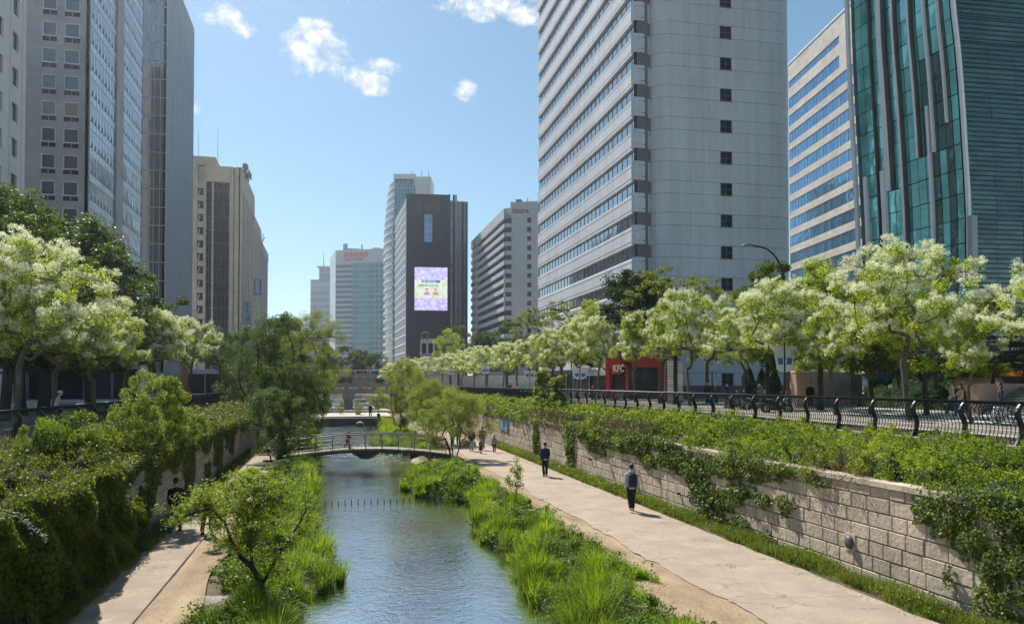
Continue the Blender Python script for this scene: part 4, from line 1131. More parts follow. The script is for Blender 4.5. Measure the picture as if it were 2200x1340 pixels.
def brown_block():
    d = 300.0; P = lambda px, dd=d: Vector(at_d(px, dd))
    A, B = P(872), P(963, 302); C = P(848, 340); E_ = P(1005, 304)
    t = thing('office_block', 'dark brown block with a large lit advertising screen on its front', 'building', (A.x+9, A.y+10, ZR))
    f = Fac(A, B); L = f.L; zt = zat(418, d)
    sx = lambda px: (P(px)-A).length
    s0, s1 = sx(910.5), sx(928)
    zw1, zw0 = zat(457, d), zat(518, d)
    mb = MB(); f.box(mb, 0, s0, ZR, zt, -1, 0); f.box(mb, s1, L, ZR, zt, -1, 0); f.box(mb, s0, s1, zw1, zt, -1, -.01); f.box(mb, s0, s1, ZR, zw0, -1, -.35); build('front_wall', mb, m_dbrown, t)
    g = MB()
    for q in range(3):
        for k in range(4): f.quad(g, s0+(s1-s0)*q/3+.06, s0+(s1-s0)*(q+1)/3-.06, zw0+(zw1-zw0)*k/4+.08, zw0+(zw1-zw0)*(k+1)/4-.08, -.3)
    build('stair_window', g, glass_mat('bright_blue_window', (.05,.16,.34), wave=.05, spec=1.0), t)
    for (a, b) in ((893, 905), (910, 926), (932, 944)):
        g = MB(); f.box(g, sx(a), sx(b), zat(457, d) if a != 910 else zat(450, d), zat(432, d), .004, .12); build('louvre_panel', g, flat('near_black_louvre', (.03,.03,.035), .6), t)
    ed = MB(); f.box(ed, -.2, L+.1, zt+.002, zt+.7, -12, .25); build('roof_edge', ed, m_dbrown, t)
    # right-hand strips: dark bays, blue-green glass stripes
    f2 = Fac(B, E_); zt2 = zat(427, d); mb = MB(); f2.box(mb, .02, f2.L, ZR, zt2, -12, -.4); build('wing', mb, m_dbrown, t)
    n = 9
    for q in range(n):
        a, b = f2.L*q/n, f2.L*(q+.8)/n; kind = q % 3
        mb = MB()
        if kind == 1:
            z = ZR+4
            while z < zt2: f2.box(mb, a, b, z, z+1.7, -.39, .3); z += 1.8
            build('glass_strip', mb, m_h_gl2 if q > 3 else m_h_gl, t)
        else:
            f2.box(mb, a, b, ZR, zt2+(2.5 if q < 5 else 0), -.39, .45 if q % 2 else .25); build('pilaster', mb, m_dbrown if q % 2 == 0 else pmat('pale_brown_cladding', (.24,.22,.21), (.2,.18,.18), scale=.3, rough=.6), t)
    # side toward the canal: grey bays with white lines
    s = Fac(C, A); zt3 = zt-1; FH = 3.45
    core = MB(); s.box(core, 0, s.L-.02, ZR, zt3, -12, -.1); build('core', core, m_dbrown, t)
    z = ZR; wh = MB()
    m_bay = pmat('grey_side_panel', (.20,.21,.23), (.16,.17,.19), scale=.2, rough=.5)
    while z < zt3-2:
        b = MB()
        n = 9
        for q in range(n): s.box(b, s.L*q/n+.05, s.L*(q+1)/n-.05, z+.3, min(z+FH-.3, zt3), -.08, .05+.03*(q % 2))
        build('side_panel', b, m_bay, t)
        s.box(wh, 0, s.L-.05, z-.2, z+.28, -.08, .22); z += FH
    s.box(wh, s.L-.35, s.L-.03, ZR, zt3, -.06, .3)
    build('white_lines', wh, flat('white_trim', (.75,.76,.78), .5), t)
    return f, sx, d
BF, bsx, bd = brown_block()
# ---- the lit screen
def emis(name, col, st):
    m, t_, b = newmat(name); b.inputs['Base Color'].default_value = (0.02,.02,.02,1); b.inputs['Emission Color'].default_value = (*col, 1); b.inputs['Emission Strength'].default_value = st; return m
def screen():
    f, sx, d = BF, bsx, bd
    q0 = f.p(sx(890), .3, zat(666, d))
    t = thing('advertising_screen', 'large lit screen showing lilac and yellow clouds, Korean text and two small figures', 'screen', q0)
    s0, s1 = sx(890), sx(960.5); z0, z1 = zat(666, d), zat(573, d); W, H = s1-s0, z1-z0
    hs = MB(); f.box(hs, s0-.25, s1+.25, z0-.25, z1+.25, .02, .5); build('housing', hs, flat('screen_housing', (.02,.02,.025), .5), t)
    m, tr, b = newmat('screen_picture'); b.inputs['Base Color'].default_value = (.02,.02,.02,1)
    tc_ = N(tr, 'ShaderNodeTexCoord'); sep = N(tr, 'ShaderNodeSeparateXYZ'); tr.links.new(tc_.outputs['Generated'], sep.inputs[0])
    nz_ = N(tr, 'ShaderNodeTexNoise'); nz_.inputs['Scale'].default_value = 6; nz_.inputs['Detail'].default_value = 5
    mp = N(tr, 'ShaderNodeMapping'); mp.inputs['Scale'].default_value = (1, 1, 2.6); tr.links.new(tc_.outputs['Generated'], mp.inputs['Vector']); tr.links.new(mp.outputs[0], nz_.inputs['Vector'])
    lil = N(tr, 'ShaderNodeValToRGB'); lil.color_ramp.elements[0].position = .35; lil.color_ramp.elements[0].color = (.40,.33,.95,1); lil.color_ramp.elements[1].position = .65; lil.color_ramp.elements[1].color = (.72,.70,1,1)
    tr.links.new(nz_.outputs['Fac'], lil.inputs[0])
    yel = N(tr, 'ShaderNodeValToRGB'); yel.color_ramp.elements[0].position = .38; yel.color_ramp.elements[0].color = (.60,.68,.22,1); yel.color_ramp.elements[1].position = .6; yel.color_ramp.elements[1].color = (.72,.76,.95,1)
    tr.links.new(nz_.outputs['Fac'], yel.inputs[0])
    dd = N(tr, 'ShaderNodeMath', operation='SUBTRACT'); dd.inputs[1].default_value = .5; tr.links.new(sep.outputs['Z'], dd.inputs[0])
    ab = N(tr, 'ShaderNodeMath', operation='ABSOLUTE'); tr.links.new(dd.outputs[0], ab.inputs[0])
    wv = N(tr, 'ShaderNodeMath', operation='MULTIPLY_ADD'); tr.links.new(nz_.outputs['Fac'], wv.inputs[0]); wv.inputs[1].default_value = .12; tr.links.new(ab.outputs[0], wv.inputs[2])
    lt = N(tr, 'ShaderNodeMath', operation='LESS_THAN'); lt.inputs[1].default_value = .27; tr.links.new(wv.outputs[0], lt.inputs[0])
    mx = N(tr, 'ShaderNodeMix', data_type='RGBA'); tr.links.new(lt.outputs[0], mx.inputs[0]); tr.links.new(lil.outputs[0], mx.inputs[6]); tr.links.new(yel.outputs[0], mx.inputs[7])
    tr.links.new(mx.outputs[2], b.inputs['Emission Color']); b.inputs['Emission Strength'].default_value = .85
    pc = MB(); f.box(pc, s0, s1, z0, z1, .505, .54); build('picture', pc, m, t)
    bb = MB(); f.box(bb, s0+W*.22, s0+W*.78, z0+H*.645, z0+H*.70, .545, .56); build('caption_bar', bb, emis('bar_blue', (.02,.16,.38), .8), t)
    wht = emis('caption_white', (.7,.9,1), 1.0); ink = emis('caption_ink', (.04,.03,.10), .8)
    text_mesh('서울의 거리에서 쉬어가는', .62, wht, 'caption', t, f.p(s0+W*.25, .57, z0+H*.655), f.D, extrude=.004, bold=.01, sx=.78)
    text_mesh('그 달콤함으로 오래 간다 참기', .92, ink, 'headline', t, f.p(s0+W*.09, .57, z0+H*.555), f.D, extrude=.004, bold=.02, sx=.74)
    red = emis('figure_red', (.75,.18,.14), .9); skin = emis('figure_skin', (.95,.62,.50), .9); dk = emis('figure_hair', (.25,.05,.14), .8); bl = emis('figure_blue', (.15,.28,.75), .9)
    for k, (c, wob_) in enumerate(((.375, bl), (.64, bl))):
        r_ = MB(); cx = s0+W*c
        def disc(mb, x, z, rx, rz, n=.575):
            mb.add([f.p(x+rx*math.cos(a*math.pi/6), n, z+rz*math.sin(a*math.pi/6)) for a in range(12)], [tuple(range(12))])
        disc(r_, cx, z0+H*.40, .95, .75); build('figure_body', r_, red, t)
        r_ = MB(); disc(r_, cx, z0+H*.475, .55, .55, .58); build('figure_hair', r_, dk, t)
        r_ = MB(); disc(r_, cx, z0+H*.455, .38, .40, .59); build('figure_face', r_, skin, t)
        r_ = MB(); f.box(r_, cx-1.2, cx+1.2, z0+H*.355, z0+H*.38, .58, .60); build('figure_table', r_, bl, t)
screen()
m_kwhite = pmat('pale_tile_cladding', (.46,.48,.49), (.39,.41,.425), scale=.15, rough=.6, fine=.06, fine_scale=1)
def rib_block():
    """white-banded office block with a red and grey word on its shaded end"""
    d = 252.0; P = lambda px, dd=d: Vector(at_d(px, dd))
    A = P(1086); C = P(1014, 312); B = P(1172, 250)
    t = thing('office_block', 'mid-rise pale block with dark ribbon windows and a red and grey word on its end', 'building', (A.x+10, A.y+10, ZR))
    f = Fac(A, B); L = f.L; zt = zat(444, d); FH = 3.05
    sx = lambda px: (P(px)-A).length
    e = Fac(C, A); FH2 = FH
    zt = zat(446, d)
    co = MB(); e.box(co, 0, e.L-.3, ZR, zt-.2, -10, -.25)
    f.box(co, .3, L, ZR, zt-.2, -12, -.3); build('core', co, m_kwhite, t)
    z = zt-5; gl_ = None
    while z > ZR+3:
        sp_ = MB(); e.box(sp_, 0, e.L-.3, z+1.65, z+FH+.0, -.24, .45)
        build('spandrel', sp_, m_kwhite, t)
        g = MB(); n = 24
        for q in range(n): e.quad(g, (e.L-.3)*q/n+.06, (e.L-.3)*(q+1)/n-.06, z+.02, z+1.62, 0)
        build('window_ribbon', g, m_wdark, t)
        z -= FH
    crown = MB(); e.box(crown, 0, e.L-.3, zt-3.3, zt, -.24, .5); f.box(crown, .3, L, zt-3.3, zt, -.29, .3); build('crown', crown, m_kwhite, t)
    # end wall with corner windows and a window column
    z = zt-5
    wall = MB()
    xs = [0, sx(1099), sx(1133), sx(1142), L]
    while z > ZR+2:
        for (a, b) in ((xs[1], xs[2]), (xs[3], xs[4])): f.box(wall, a, b, z+.01, z+FH-.01, -.3, 0)
        for (a, b) in ((xs[0], xs[1]), (xs[2], xs[3])): f.box(wall, a, b, z+1.65, z+FH-.0, -.3, .02 if a else .3)
        for (a, b) in ((xs[0]+.1, xs[1]), (xs[2]+.05, xs[3]-.05)):
            g = MB(); f.quad(g, a, b, z+.02, z+1.62, -.1 if a > 1 else .1); build('window', g, m_wdark, t)
        z -= FH
    build('end_wall', wall, m_kwhite, t)
    ph = MB(); q0 = f.p(sx(1094), -3, 0); q1 = P(1158)
    f.box(ph, sx(1094), L, zt, zat(428, d), -12, -3); build('penthouse', ph, m_kwhite, t)
    an = MB(); q = f.p(sx(1108), -5, 0)
    f.box(an, sx(1105), sx(1117), zat(428, d), zat(421, d), -7, -4); an.tube([f.p(sx(1130), -5, zat(428, d)), f.p(sx(1130), -5, zat(416, d))], .12, 4); build('roof_plant', an, m_frame, t)
    red = flat('sign_red', (.60,.10,.06), .5); gry = flat('sign_grey', (.18,.19,.20), .5)
    text_mesh('k', 2.6, red, 'red_letter', t, f.p(sx(1101.5), .42, zat(458, d)), f.D, bold=.08, extrude=.1)
    text_mesh('sure', 2.6, gry, 'grey_letters', t, f.p(sx(1109), .42, zat(458, d)), f.D, bold=.05, extrude=.1, sx=.95)
rib_block()
# small store and low structures at street level, far centre-right
def far_store():
    d = 240.0; A = Vector(at_d(903, d)); B = Vector(at_d(960, d-6)); t = thing('low_building', 'low pale building with a sign band behind the far flowering trees', 'building', (A.x, A.y, ZR))
    f = Fac(A, B); zt = zat(728, d)
    mb = MB(); f.box(mb, 0, f.L, ZR, zt, -9, 0); build('wall', mb, m_kwhite, t)
    g = MB(); 
    for q in range(4): f.quad(g, .6+f.L*q/4, f.L*(q+1)/4-.2, zt-4.6, zt-1.4, .04)
    build('windows', g, m_wdark, t)
    b = MB(); f.box(b, .6, f.L, zt-6.0, zt-5.0, .01, .3); build('sign_band', b, flat('sign_blue_grey', (.12,.14,.26), .5), t)
    text_mesh('A TWOSOME PLACE', .72, flat('sign_letter_white', (.8,.8,.85), .5), 'lettering', t, f.p(.8, .34, zt-5.75), f.D, extrude=.02)
    fr = MB(); q = f.p(.9, .5, 0)
    fr.tube([f.p(.8,.3,zt-.5), f.p(.8,.3,zt+1.5), f.p(1.1,.3,zt+1.9), f.p(3.2,.3,zt+2.1), f.p(3.3,.3,zt-.5)], .13, 5); build('roof_frame', fr, flat('orange_brown_metal', (.35,.17,.05), .5), t)
far_store()
# more distant rooftops in the gap on the left
for (pa, pb, pt, dd, lab) in ((575, 632, 684, 560, 'low distant grey building in the gap, left of the pale towers'), (622, 668, 694, 700, 'small distant flat-roofed block beside the pale blue-grey tower')):
    A = Vector(at_d(pa, dd)); B = Vector(at_d(pb, dd)); f = Fac(A, B); zt = zat(pt, dd)
    t = thing('distant_block', lab, 'building', (A.x, A.y, ZR))
    mb = MB(); f.box(mb, 0, f.L, ZR, zt, -15, 0); build('wall', mb, m_h_sp, t)
    g = MB()
    for k in range(8):
        for q in range(7): f.quad(g, f.L*(q+.2)/7, f.L*(q+.8)/7, zt-3-k*4, zt-1.4-k*4, .05)
    build('windows', g, m_h_gl2, t)
# dark masses under the duty-free building (street level, deep shade)
# ================================================================ VEGETATION
def unit(a): return a/np.maximum(np.linalg.norm(a, axis=1, keepdims=True), 1e-9)
def leaf_quads(P, L, asp=.5, nrm=None, jit=1.0, droop=.0, rg=None, axis=None, bend=0.0):
    """rhombic leaves at P (n,3); nrm: preferred normal (n,3) or a vector; jit: how freely they scatter"""
    rg = rg or rng; n = len(P)
    nr = rg.normal(size=(n, 3))*jit
    if nrm is not None: nr = nr + np.asarray(nrm)
    nr = unit(nr)
    a = rg.normal(size=(n, 3)) if axis is None else np.asarray(axis) + rg.normal(size=(n, 3))*.45
    a = a + np.array([0, 0, -droop]); a = unit(a - nr*np.sum(a*nr, axis=1, keepdims=True)); b = np.cross(nr, a)
    L = (np.asarray(L)*np.ones(n))*rg.uniform(.65, 1.25, n); L = L[:, None]; W = L*asp
    mid = P + nr*L*.08
    Q = np.stack([P - a*L*.5, mid + b*W*.5 - a*L*.05, P + a*L*.5, mid - b*W*.5 - a*L*.05], axis=1)
    return Q
# foliage tones
LEAF = dict(
    fringe = leaf_mat('fringe_leaf', (.08,.14,.014), (.30,.38,.05), trans=.52),
    dark   = leaf_mat('dark_leaf', (.022,.055,.012), (.085,.14,.025), trans=.42),
    ever   = leaf_mat('evergreen_leaf', (.010,.035,.010), (.030,.085,.018), trans=.3),
    light  = leaf_mat('light_leaf', (.06,.095,.018), (.17,.20,.04), trans=.5),
    willow = leaf_mat('willow_leaf', (.07,.11,.03), (.24,.29,.08), trans=.5),
    young  = leaf_mat('young_leaf', (.07,.13,.022), (.22,.28,.06), trans=.5),
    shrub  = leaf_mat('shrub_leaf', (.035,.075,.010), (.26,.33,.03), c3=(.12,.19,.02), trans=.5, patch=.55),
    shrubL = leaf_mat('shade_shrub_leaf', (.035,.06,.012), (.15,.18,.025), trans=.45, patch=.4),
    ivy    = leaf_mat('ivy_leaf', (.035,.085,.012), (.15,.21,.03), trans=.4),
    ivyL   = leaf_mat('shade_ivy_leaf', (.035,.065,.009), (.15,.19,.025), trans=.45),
    weed   = leaf_mat('weed_leaf', (.03,.075,.012), (.13,.22,.025), trans=.4),
    pine   = leaf_mat('pine_needle', (.012,.026,.010), (.04,.055,.018), trans=.2),
    grass  = leaf_mat('grass_blade', (.06,.12,.010), (.24,.36,.035), trans=.5, patch=.55),
    grassd = leaf_mat('wild_grass_blade', (.055,.10,.018), (.17,.21,.045), trans=.45, patch=.9),
)
m_bloom = leaf_mat('white_blossom', (.76,.79,.56), (.93,.93,.84), trans=.5, tcol=(1.0,1.0,.78), rough=.8)
m_bloom_s = leaf_mat('pale_blossom', (.40,.44,.32), (.78,.80,.72), trans=.42, tcol=(1.05,1.05,.9), rough=.8)
m_bark = pmat('grey_bark', (.13,.105,.085), (.06,.048,.038), scale=3, rough=.95, bump=.02, bscale=14, stretch=(1,1,.3), fine=.2)
m_barkd = pmat('dark_bark', (.055,.043,.034), (.028,.022,.018), scale=3, rough=.95, bump=.02, bscale=14, stretch=(1,1,.3), fine=.2)
m_twig = pmat('dry_twig', (.26,.15,.085), (.14,.08,.05), scale=5, rough=.95)

def skeleton(seed, H, trunkH, cr, n, stems=1, lean=.06, low=.0, r0=.14, shape='umbrella', lumps=5, spread=.5, tip=.012, irregular=.25, holes=0):
    """grow a trunk, limbs and twigs toward n leaf clusters; returns (MB, cluster centres)"""
    rg = np.random.default_rng(seed)
    cz0, cz1 = trunkH*.95 + low, H
    C = []
    lob = [(rg.uniform(0, 2*math.pi), rg.uniform(.1, 1), rg.uniform(.75, 1.25)) for _ in range(lumps)]
    tries = 0
    while len(C) < n and tries < n*60:
        tries += 1
        th = rg.uniform(0, 2*math.pi); q = rg.uniform(0, 1)
        if shape == 'umbrella':
            zz = rg.uniform(0, 1)**.75; r = math.sqrt(max(0, 1-(max(0, zz-.35)/.65)**2))*(.55+.45*min(1, zz/.35))
        elif shape == 'round':
            zz = rg.uniform(0, 1); r = math.sqrt(max(0, 1-(2*zz-1)**2)); r = max(r, .25)
        elif shape == 'tall':
            zz = rg.uniform(0, 1); r = (1-zz)**.65*(.55+.45*min(1, zz/.2))
        else:   # fan
            zz = rg.uniform(0, 1); r = .35+.65*zz if zz < .75 else (1-(zz-.75)/.25*.6)
        wobb = 1 + irregular*sum(math.cos(k*(th-a))*b for k, (a, b, _) in enumerate(lob, 1))/1.6
        rad = cr*r*wobb*(q**spread)
        p = np.array([rad*math.cos(th), rad*math.sin(th), cz0+(cz1-cz0)*zz + rg.normal()*.12])
        if all(np.linalg.norm((p-c)*(1,1,1.6)) > (cr*1.1/n**.42) for c in C): C.append(p)
    C = np.array(C)
    for _ in range(holes):
        hc = C[rg.integers(0, len(C))]; C = C[np.linalg.norm((C-hc)*(1,1,1.2), axis=1) > cr*.26]
    nodes = []; par = []
    for s in range(stems):
        an = rg.uniform(0, 2*math.pi) if stems == 1 else 2*math.pi*s/stems + rg.uniform(-.4, .4)
        tilt = lean if stems == 1 else rg.uniform(.15, .42)
        k = 5; prev = -1
        off = 0 if stems == 1 else .12
        for i in range(k+1):
            t = i/k; z = trunkH*t
            p = np.array([math.cos(an)*(tilt*z+off) + rg.normal()*.03*z/3, math.sin(an)*(tilt*z+off) + rg.normal()*.03*z/3, z])
            nodes.append(p); par.append(prev); prev = len(nodes)-1
    fork = np.mean([nodes[i] for i in range(5, len(nodes), 6)], axis=0)
    order = np.argsort(np.linalg.norm(C-fork, axis=1))
    tipn = []
    for ci in order:
        c = C[ci]; best = None; bc = 1e9
        for i, p in enumerate(nodes):
            if p[2] < trunkH*.8 and trunkH > .5: continue
            d = np.linalg.norm(c-p); dz = p[2]-c[2]
            cost = d + max(0, dz+.12*d)*1.4 + .15*np.linalg.norm(p-fork)*.5
            if cost < bc: bc = cost; best = i
        a = nodes[best]; d = np.linalg.norm(c-a); k = max(2, min(6, int(d/.45)))
        side = rg.normal(size=3)*d*.10; prev = best
        for i in range(1, k+1):
            t = i/k; p = a+(c-a)*t + side*math.sin(math.pi*t) + np.array([0, 0, -.10*d*math.sin(math.pi*t)*(1 if rg.random() < .7 else -.5)])
            p = p + rg.normal(size=3)*.02*d
            nodes.append(p); par.append(prev); prev = len(nodes)-1
        tipn.append(prev)
    cnt = np.zeros(len(nodes))
    for i in tipn:
        j = i
        while j >= 0: cnt[j] += 1; j = par[j]
    tot = cnt[0] if stems == 1 else max(1, cnt[:6*stems].max())
    rad = np.maximum(tip, r0*(cnt/tot)**.52)
    mb = MB(); kids = {}
    for i, p in enumerate(par): kids.setdefault(p, []).append(i)
    def flare(i): return rad[i]*(1.35 if (par[i] == -1) else 1)
    stack = list(kids.get(-1, []))
    starts = [(None, s) for s in stack]
    while starts:
        pr, i = starts.pop(); chain = [] ; rr = []
        if pr is not None: chain.append(nodes[pr]); rr.append(min(rad[pr], rad[i]*1.25))
        while True:
            chain.append(nodes[i]); rr.append(flare(i))
            ks = sorted(kids.get(i, []), key=lambda q: -cnt[q])
            if not ks: break
            for q in ks[1:]: starts.append((i, q))
            i = ks[0]
        if len(chain) > 1: mb.tube(chain, rr, 6 if max(rr) > .03 else 4, cap=False)
    return mb, C, np.array(nodes)[np.array(tipn)]
def pads(C, rg, n, rx, rz, up=0.0):
    k = len(C); idx = rg.integers(0, k, n); sc = rg.uniform(.7, 1.3, k)
    v = rg.normal(size=(n, 3)); v = unit(v)*rg.uniform(0, 1, (n, 1))**.45
    return C[idx] + v*np.array([rx, rx, rz])*sc[idx, None] + np.array([0, 0, up]), idx, v
def tree_parts(t, mb, leafQ, lm, bark, bloomQ=None, bm=None):
    b = BASE[t.name]; off = np.array(b)
    mb.V = [(x+b.x, y+b.y, z+b.z) for x, y, z in mb.V]
    build('trunk', mb, bark, t, smooth=True)
    quads('crown', leafQ+off, lm, t)
    if bloomQ is not None: quads('blossom', bloomQ+off, bm, t)
    return t
def fringe_tree(seed, H=8.0, cr=3.0, th=2.5, nl=13000, nb=40000, n=92, bm=None, spread=.45, holes=4):
    rg = np.random.default_rng(seed)
    mb, C, T = skeleton(seed, H-.3, th, cr, n, lean=.09, r0=.15, shape='umbrella', spread=spread, irregular=.55, low=1.15, lumps=7, holes=holes)
    t = thing('flowering_tree', 'flowering tree', 'tree', (0, 0, 0), 'white-flowering street trees')
    P, idx, v = pads(C, rg, nl, .48, .36, -.10)
    lq = leaf_quads(P, .135, .48, nrm=(0, 0, .9), jit=.8, droop=.35, rg=rg)
    # blossom: froth of small clusters lying over each pad
    k = len(C); per = 15; tl = rg.normal(size=(k, 2))*.35; pc = []; 
    m = k*per; fl = np.nonzero(rg.random(k) < .72)[0]; ci = fl[rg.integers(0, len(fl), m)]; a = rg.uniform(0, 2*math.pi, m); r = rg.uniform(0, 1, m)**.5*.50
    Pc = C[ci] + np.stack([r*np.cos(a), r*np.sin(a), .34*np.sqrt(np.maximum(0, 1-(r/.54)**2)) + rg.normal(size=m)*.08 - .06 + r*(np.cos(a)*tl[ci, 0]+np.sin(a)*tl[ci, 1])], axis=1)
    bi = rg.integers(0, m, nb); vv = unit(rg.normal(size=(nb, 3)))*(rg.uniform(0, 1, (nb, 1))**.5)*np.array([.15, .15, .12])
    B = Pc[bi] + vv
    bq = leaf_quads(B, .066, .5, nrm=vv*6+np.array([0, 0, .3]), jit=.9, droop=.6, rg=rg)
    return tree_parts(t, mb, lq, LEAF['fringe'], m_bark, bq, bm or m_bloom)
def leafy_tree(seed, kind, H, cr, th, nl, n, leaf, rx, rz, shape='round', stems=1, r0=.15, asp=.5, bark=None, label='tree', name='tree', spread=.45, low=0, droop=.2, irregular=.28, jit=.9, lean=.06, cat='tree', group=None, nrmz=.6, lumps=5):
    rg = np.random.default_rng(seed)
    mb, C, T = skeleton(seed, H-.2, th, cr, n, stems=stems, r0=r0, shape=shape, spread=spread, low=low, irregular=irregular, lean=lean, lumps=lumps)
    t = thing(name, label, cat, (0, 0, 0), group)
    P, idx, v = pads(C, rg, nl, rx, rz)
    lq = leaf_quads(P, leaf, asp, nrm=(0, 0, nrmz), jit=jit, droop=droop, rg=rg)
    return tree_parts(t, mb, lq, LEAF[kind], bark or m_bark)

def place(proto, used, x, y, z, sc, rz, label):
    if proto.name not in used:
        used.add(proto.name); proto.location = (x, y, z); proto.scale = (sc, sc, sc) if isinstance(sc, (int, float)) else sc; proto.rotation_euler = (0, 0, rz); proto['label'] = label; return proto
    return dup(proto, (x, y, z), rz, label, sc)
used = set()
FT = [fringe_tree(11, n=104, nb=50000), fringe_tree(23, n=90, cr=2.8, nb=38000, holes=5), fringe_tree(37, n=120, cr=3.2, nb=56000, holes=5), fringe_tree(41, n=60, cr=2.5, nb=26000, nl=12000, H=7.6), fringe_tree(59, n=96, cr=3.0, nl=18000, nb=32000, holes=6)]
ORD = ['first','second','third','fourth','fifth','sixth','seventh','eighth','ninth','tenth','eleventh','twelfth','thirteenth','fourteenth','fifteenth','sixteenth','seventeenth','eighteenth','nineteenth','twentieth']
# right row: (pixel x, X, photo row of the crown's top, variant, rz, width factor)
RT = [(2262, 25.5, 545, 1, 2.0, 1.0, 'white-flowering tree reaching in from the right edge above the railing'),
      (1952, 26.0, 508, 2, .4, 1.02, 'tall white-flowering tree in front of the green glass tower, largest crown on the right'),
      (2085, 25.2, 640, 3, 1.1, .85, 'thin forked tree with few white flowers beside the steps, right of the largest one'),
      (1795, 26.5, 640, 4, 2.2, .9, 'white-flowering tree in front of the reddish granite planter wall'),
      (1692, 26.2, 585, 0, 3.0, 1.0, 'white-flowering tree under the curved street lamp, left of the granite planter'),
      (1598, 27.0, 660, 1, 5.2, .95, 'small forked white-flowering tree beside the cone-shaped shrubs'),
      (1482, 26.0, 606, 4, .8, 1.0, 'white-flowering tree before the blank wall of the white concrete tower'),
      (1418, 27.5, 655, 3, 1.5, 1.0, 'white-flowering tree by the striped directory board'),
      (1366, 26.5, 655, 3, 0.6, 1.0, 'white-flowering tree with thick fork in front of the red restaurant front'),
      (1286, 27.5, 676, 0, 5.0, .85, 'white-flowering tree just left of the red restaurant front'),
      (1238, 26.5, 680, 1, 1.0, 1.0, None), (1192, 27.5, 700, 4, 2.1, 1.0, None), (1150, 26.2, 712, 2, 3.3, 1.0, None), (1112, 27.4, 722, 3, .2, 1.05, None), (1078, 26.2, 732, 0, 4.4, 1.05, None),
      (1046, 27.2, 738, 1, 5.5, 1.05, None), (1018, 26.4, 745, 2, .9, 1.05, None), (992, 27.0, 752, 4, 1.9, 1.1, None), (970, 26.2, 757, 0, 2.7, 1.1, None), (948, 26.4, 760, 3, 3.5, 1.15, None)]
oi = 0
RT += [(905, 22.5, 765, 1, 2.1, 1.1, 'white-flowering tree ending the row above the stone wall, beside the low pale store')]
for px, X, py, v, rz, wf, lab in RT:
    x, y, d = at_X(px, X); H = zat(py, d) - ZR; s = H/8.0
    if lab is None:
        lab = 'white-flowering tree, %s beyond the red restaurant front going away along the stone-walled bank' % ORD[oi]; oi += 1
    vr = random.Random(int(px)); ws = min(s, 1.12)*wf*vr.uniform(.72, .98)
    o_ = place(FT[v], used, x, y, ZR, (ws*vr.uniform(.92, 1.1), ws, s*vr.uniform(.95, 1.0)), rz, lab); o_.rotation_euler = (vr.uniform(-.07, .07), vr.uniform(-.07, .07), rz)
# left row
LT = [(40, 13.5, 505, 2, 1.4, 1.12, 'big white-flowering tree in half shade at the left edge'),
      (118, 12.9, 560, 1, .3, 1.0, 'white-flowering tree with leafy green top, second from the left edge'),
      (203, 13.4, 638, 4, 3.9, 1.0, 'cream-flowering tree above the man in the white cap, ivy-walled bank'),
      (262, 13.6, 668, 3, 3.1, 1.0, 'slender cream-flowering tree behind the big bush, ivy-walled bank'),
      (335, 13.6, 660, 0, 2.2, 1.0, 'broad cream-flowering tree above the pale hoarding, ivy-walled bank'),
      (408, 13.4, 684, 1, 5.4, 1.0, 'cream-flowering tree beside the orange pillar, ivy-walled bank'),
      (468, 13.2, 700, 4, 1.2, 1.0, 'greyish flowering tree in shade, farthest of the left row'),
      (500, 12.6, 728, 2, 4.9, .95, 'small shaded flowering tree beside the dark willow, ivy-walled bank')]
for px, X, py, v, rz, wf, lab in LT:
    x, y, d = at_X(px, -X); H = zat(py, d) - ZL; s = H/8.0; ws = min(s, 1.15)*wf*.86
    vr = random.Random(int(px)); o_ = place(FT[v], used, x, y, ZL, (ws*vr.uniform(.92, 1.1), ws, s), rz, lab); o_.rotation_euler = (vr.uniform(-.05, .05), vr.uniform(-.05, .05), rz)

# green trees behind -------------------------------------------------------
DG = [leafy_tree(101, 'dark', 12, 3.6, 3.2, 26000, 90, .21, .75, .6, shape='tall', r0=.26, bark=m_barkd, name='dark_tree', irregular=.3),
      leafy_tree(102, 'ever', 9, 2.6, 2.4, 24000, 64, .17, .6, .55, shape='round', r0=.2, low=2.6, bark=m_barkd, name='evergreen_tree'),
      leafy_tree(103, 'light', 8, 2.9, 2.6, 9000, 80, .13, .34, .2, shape='umbrella', r0=.13, name='feathery_tree', spread=.5),
      leafy_tree(104, 'dark', 9, 3.3, 2.6, 24000, 84, .17, .6, .42, shape='round', r0=.2, bark=m_barkd, name='green_tree'),
      leafy_tree(105, 'fringe', 8, 3.0, 2.6, 15000, 80, .15, .5, .32, shape='umbrella', r0=.16, bark=m_barkd, name='green_tree')]
def put(v, px, X, py, wf, rz, lab, z0=None):
    x, y, d = at_X(px, X); z0 = z0 if z0 is not None else (ZR if X > 0 else ZL); H = zat(py, d) - z0
    hh = {0: 12, 1: 9, 2: 8, 3: 9, 4: 8}[v]; s = H/hh
    return place(DG[v], used, x, y, z0, (s*wf, s*wf, s), rz, lab)
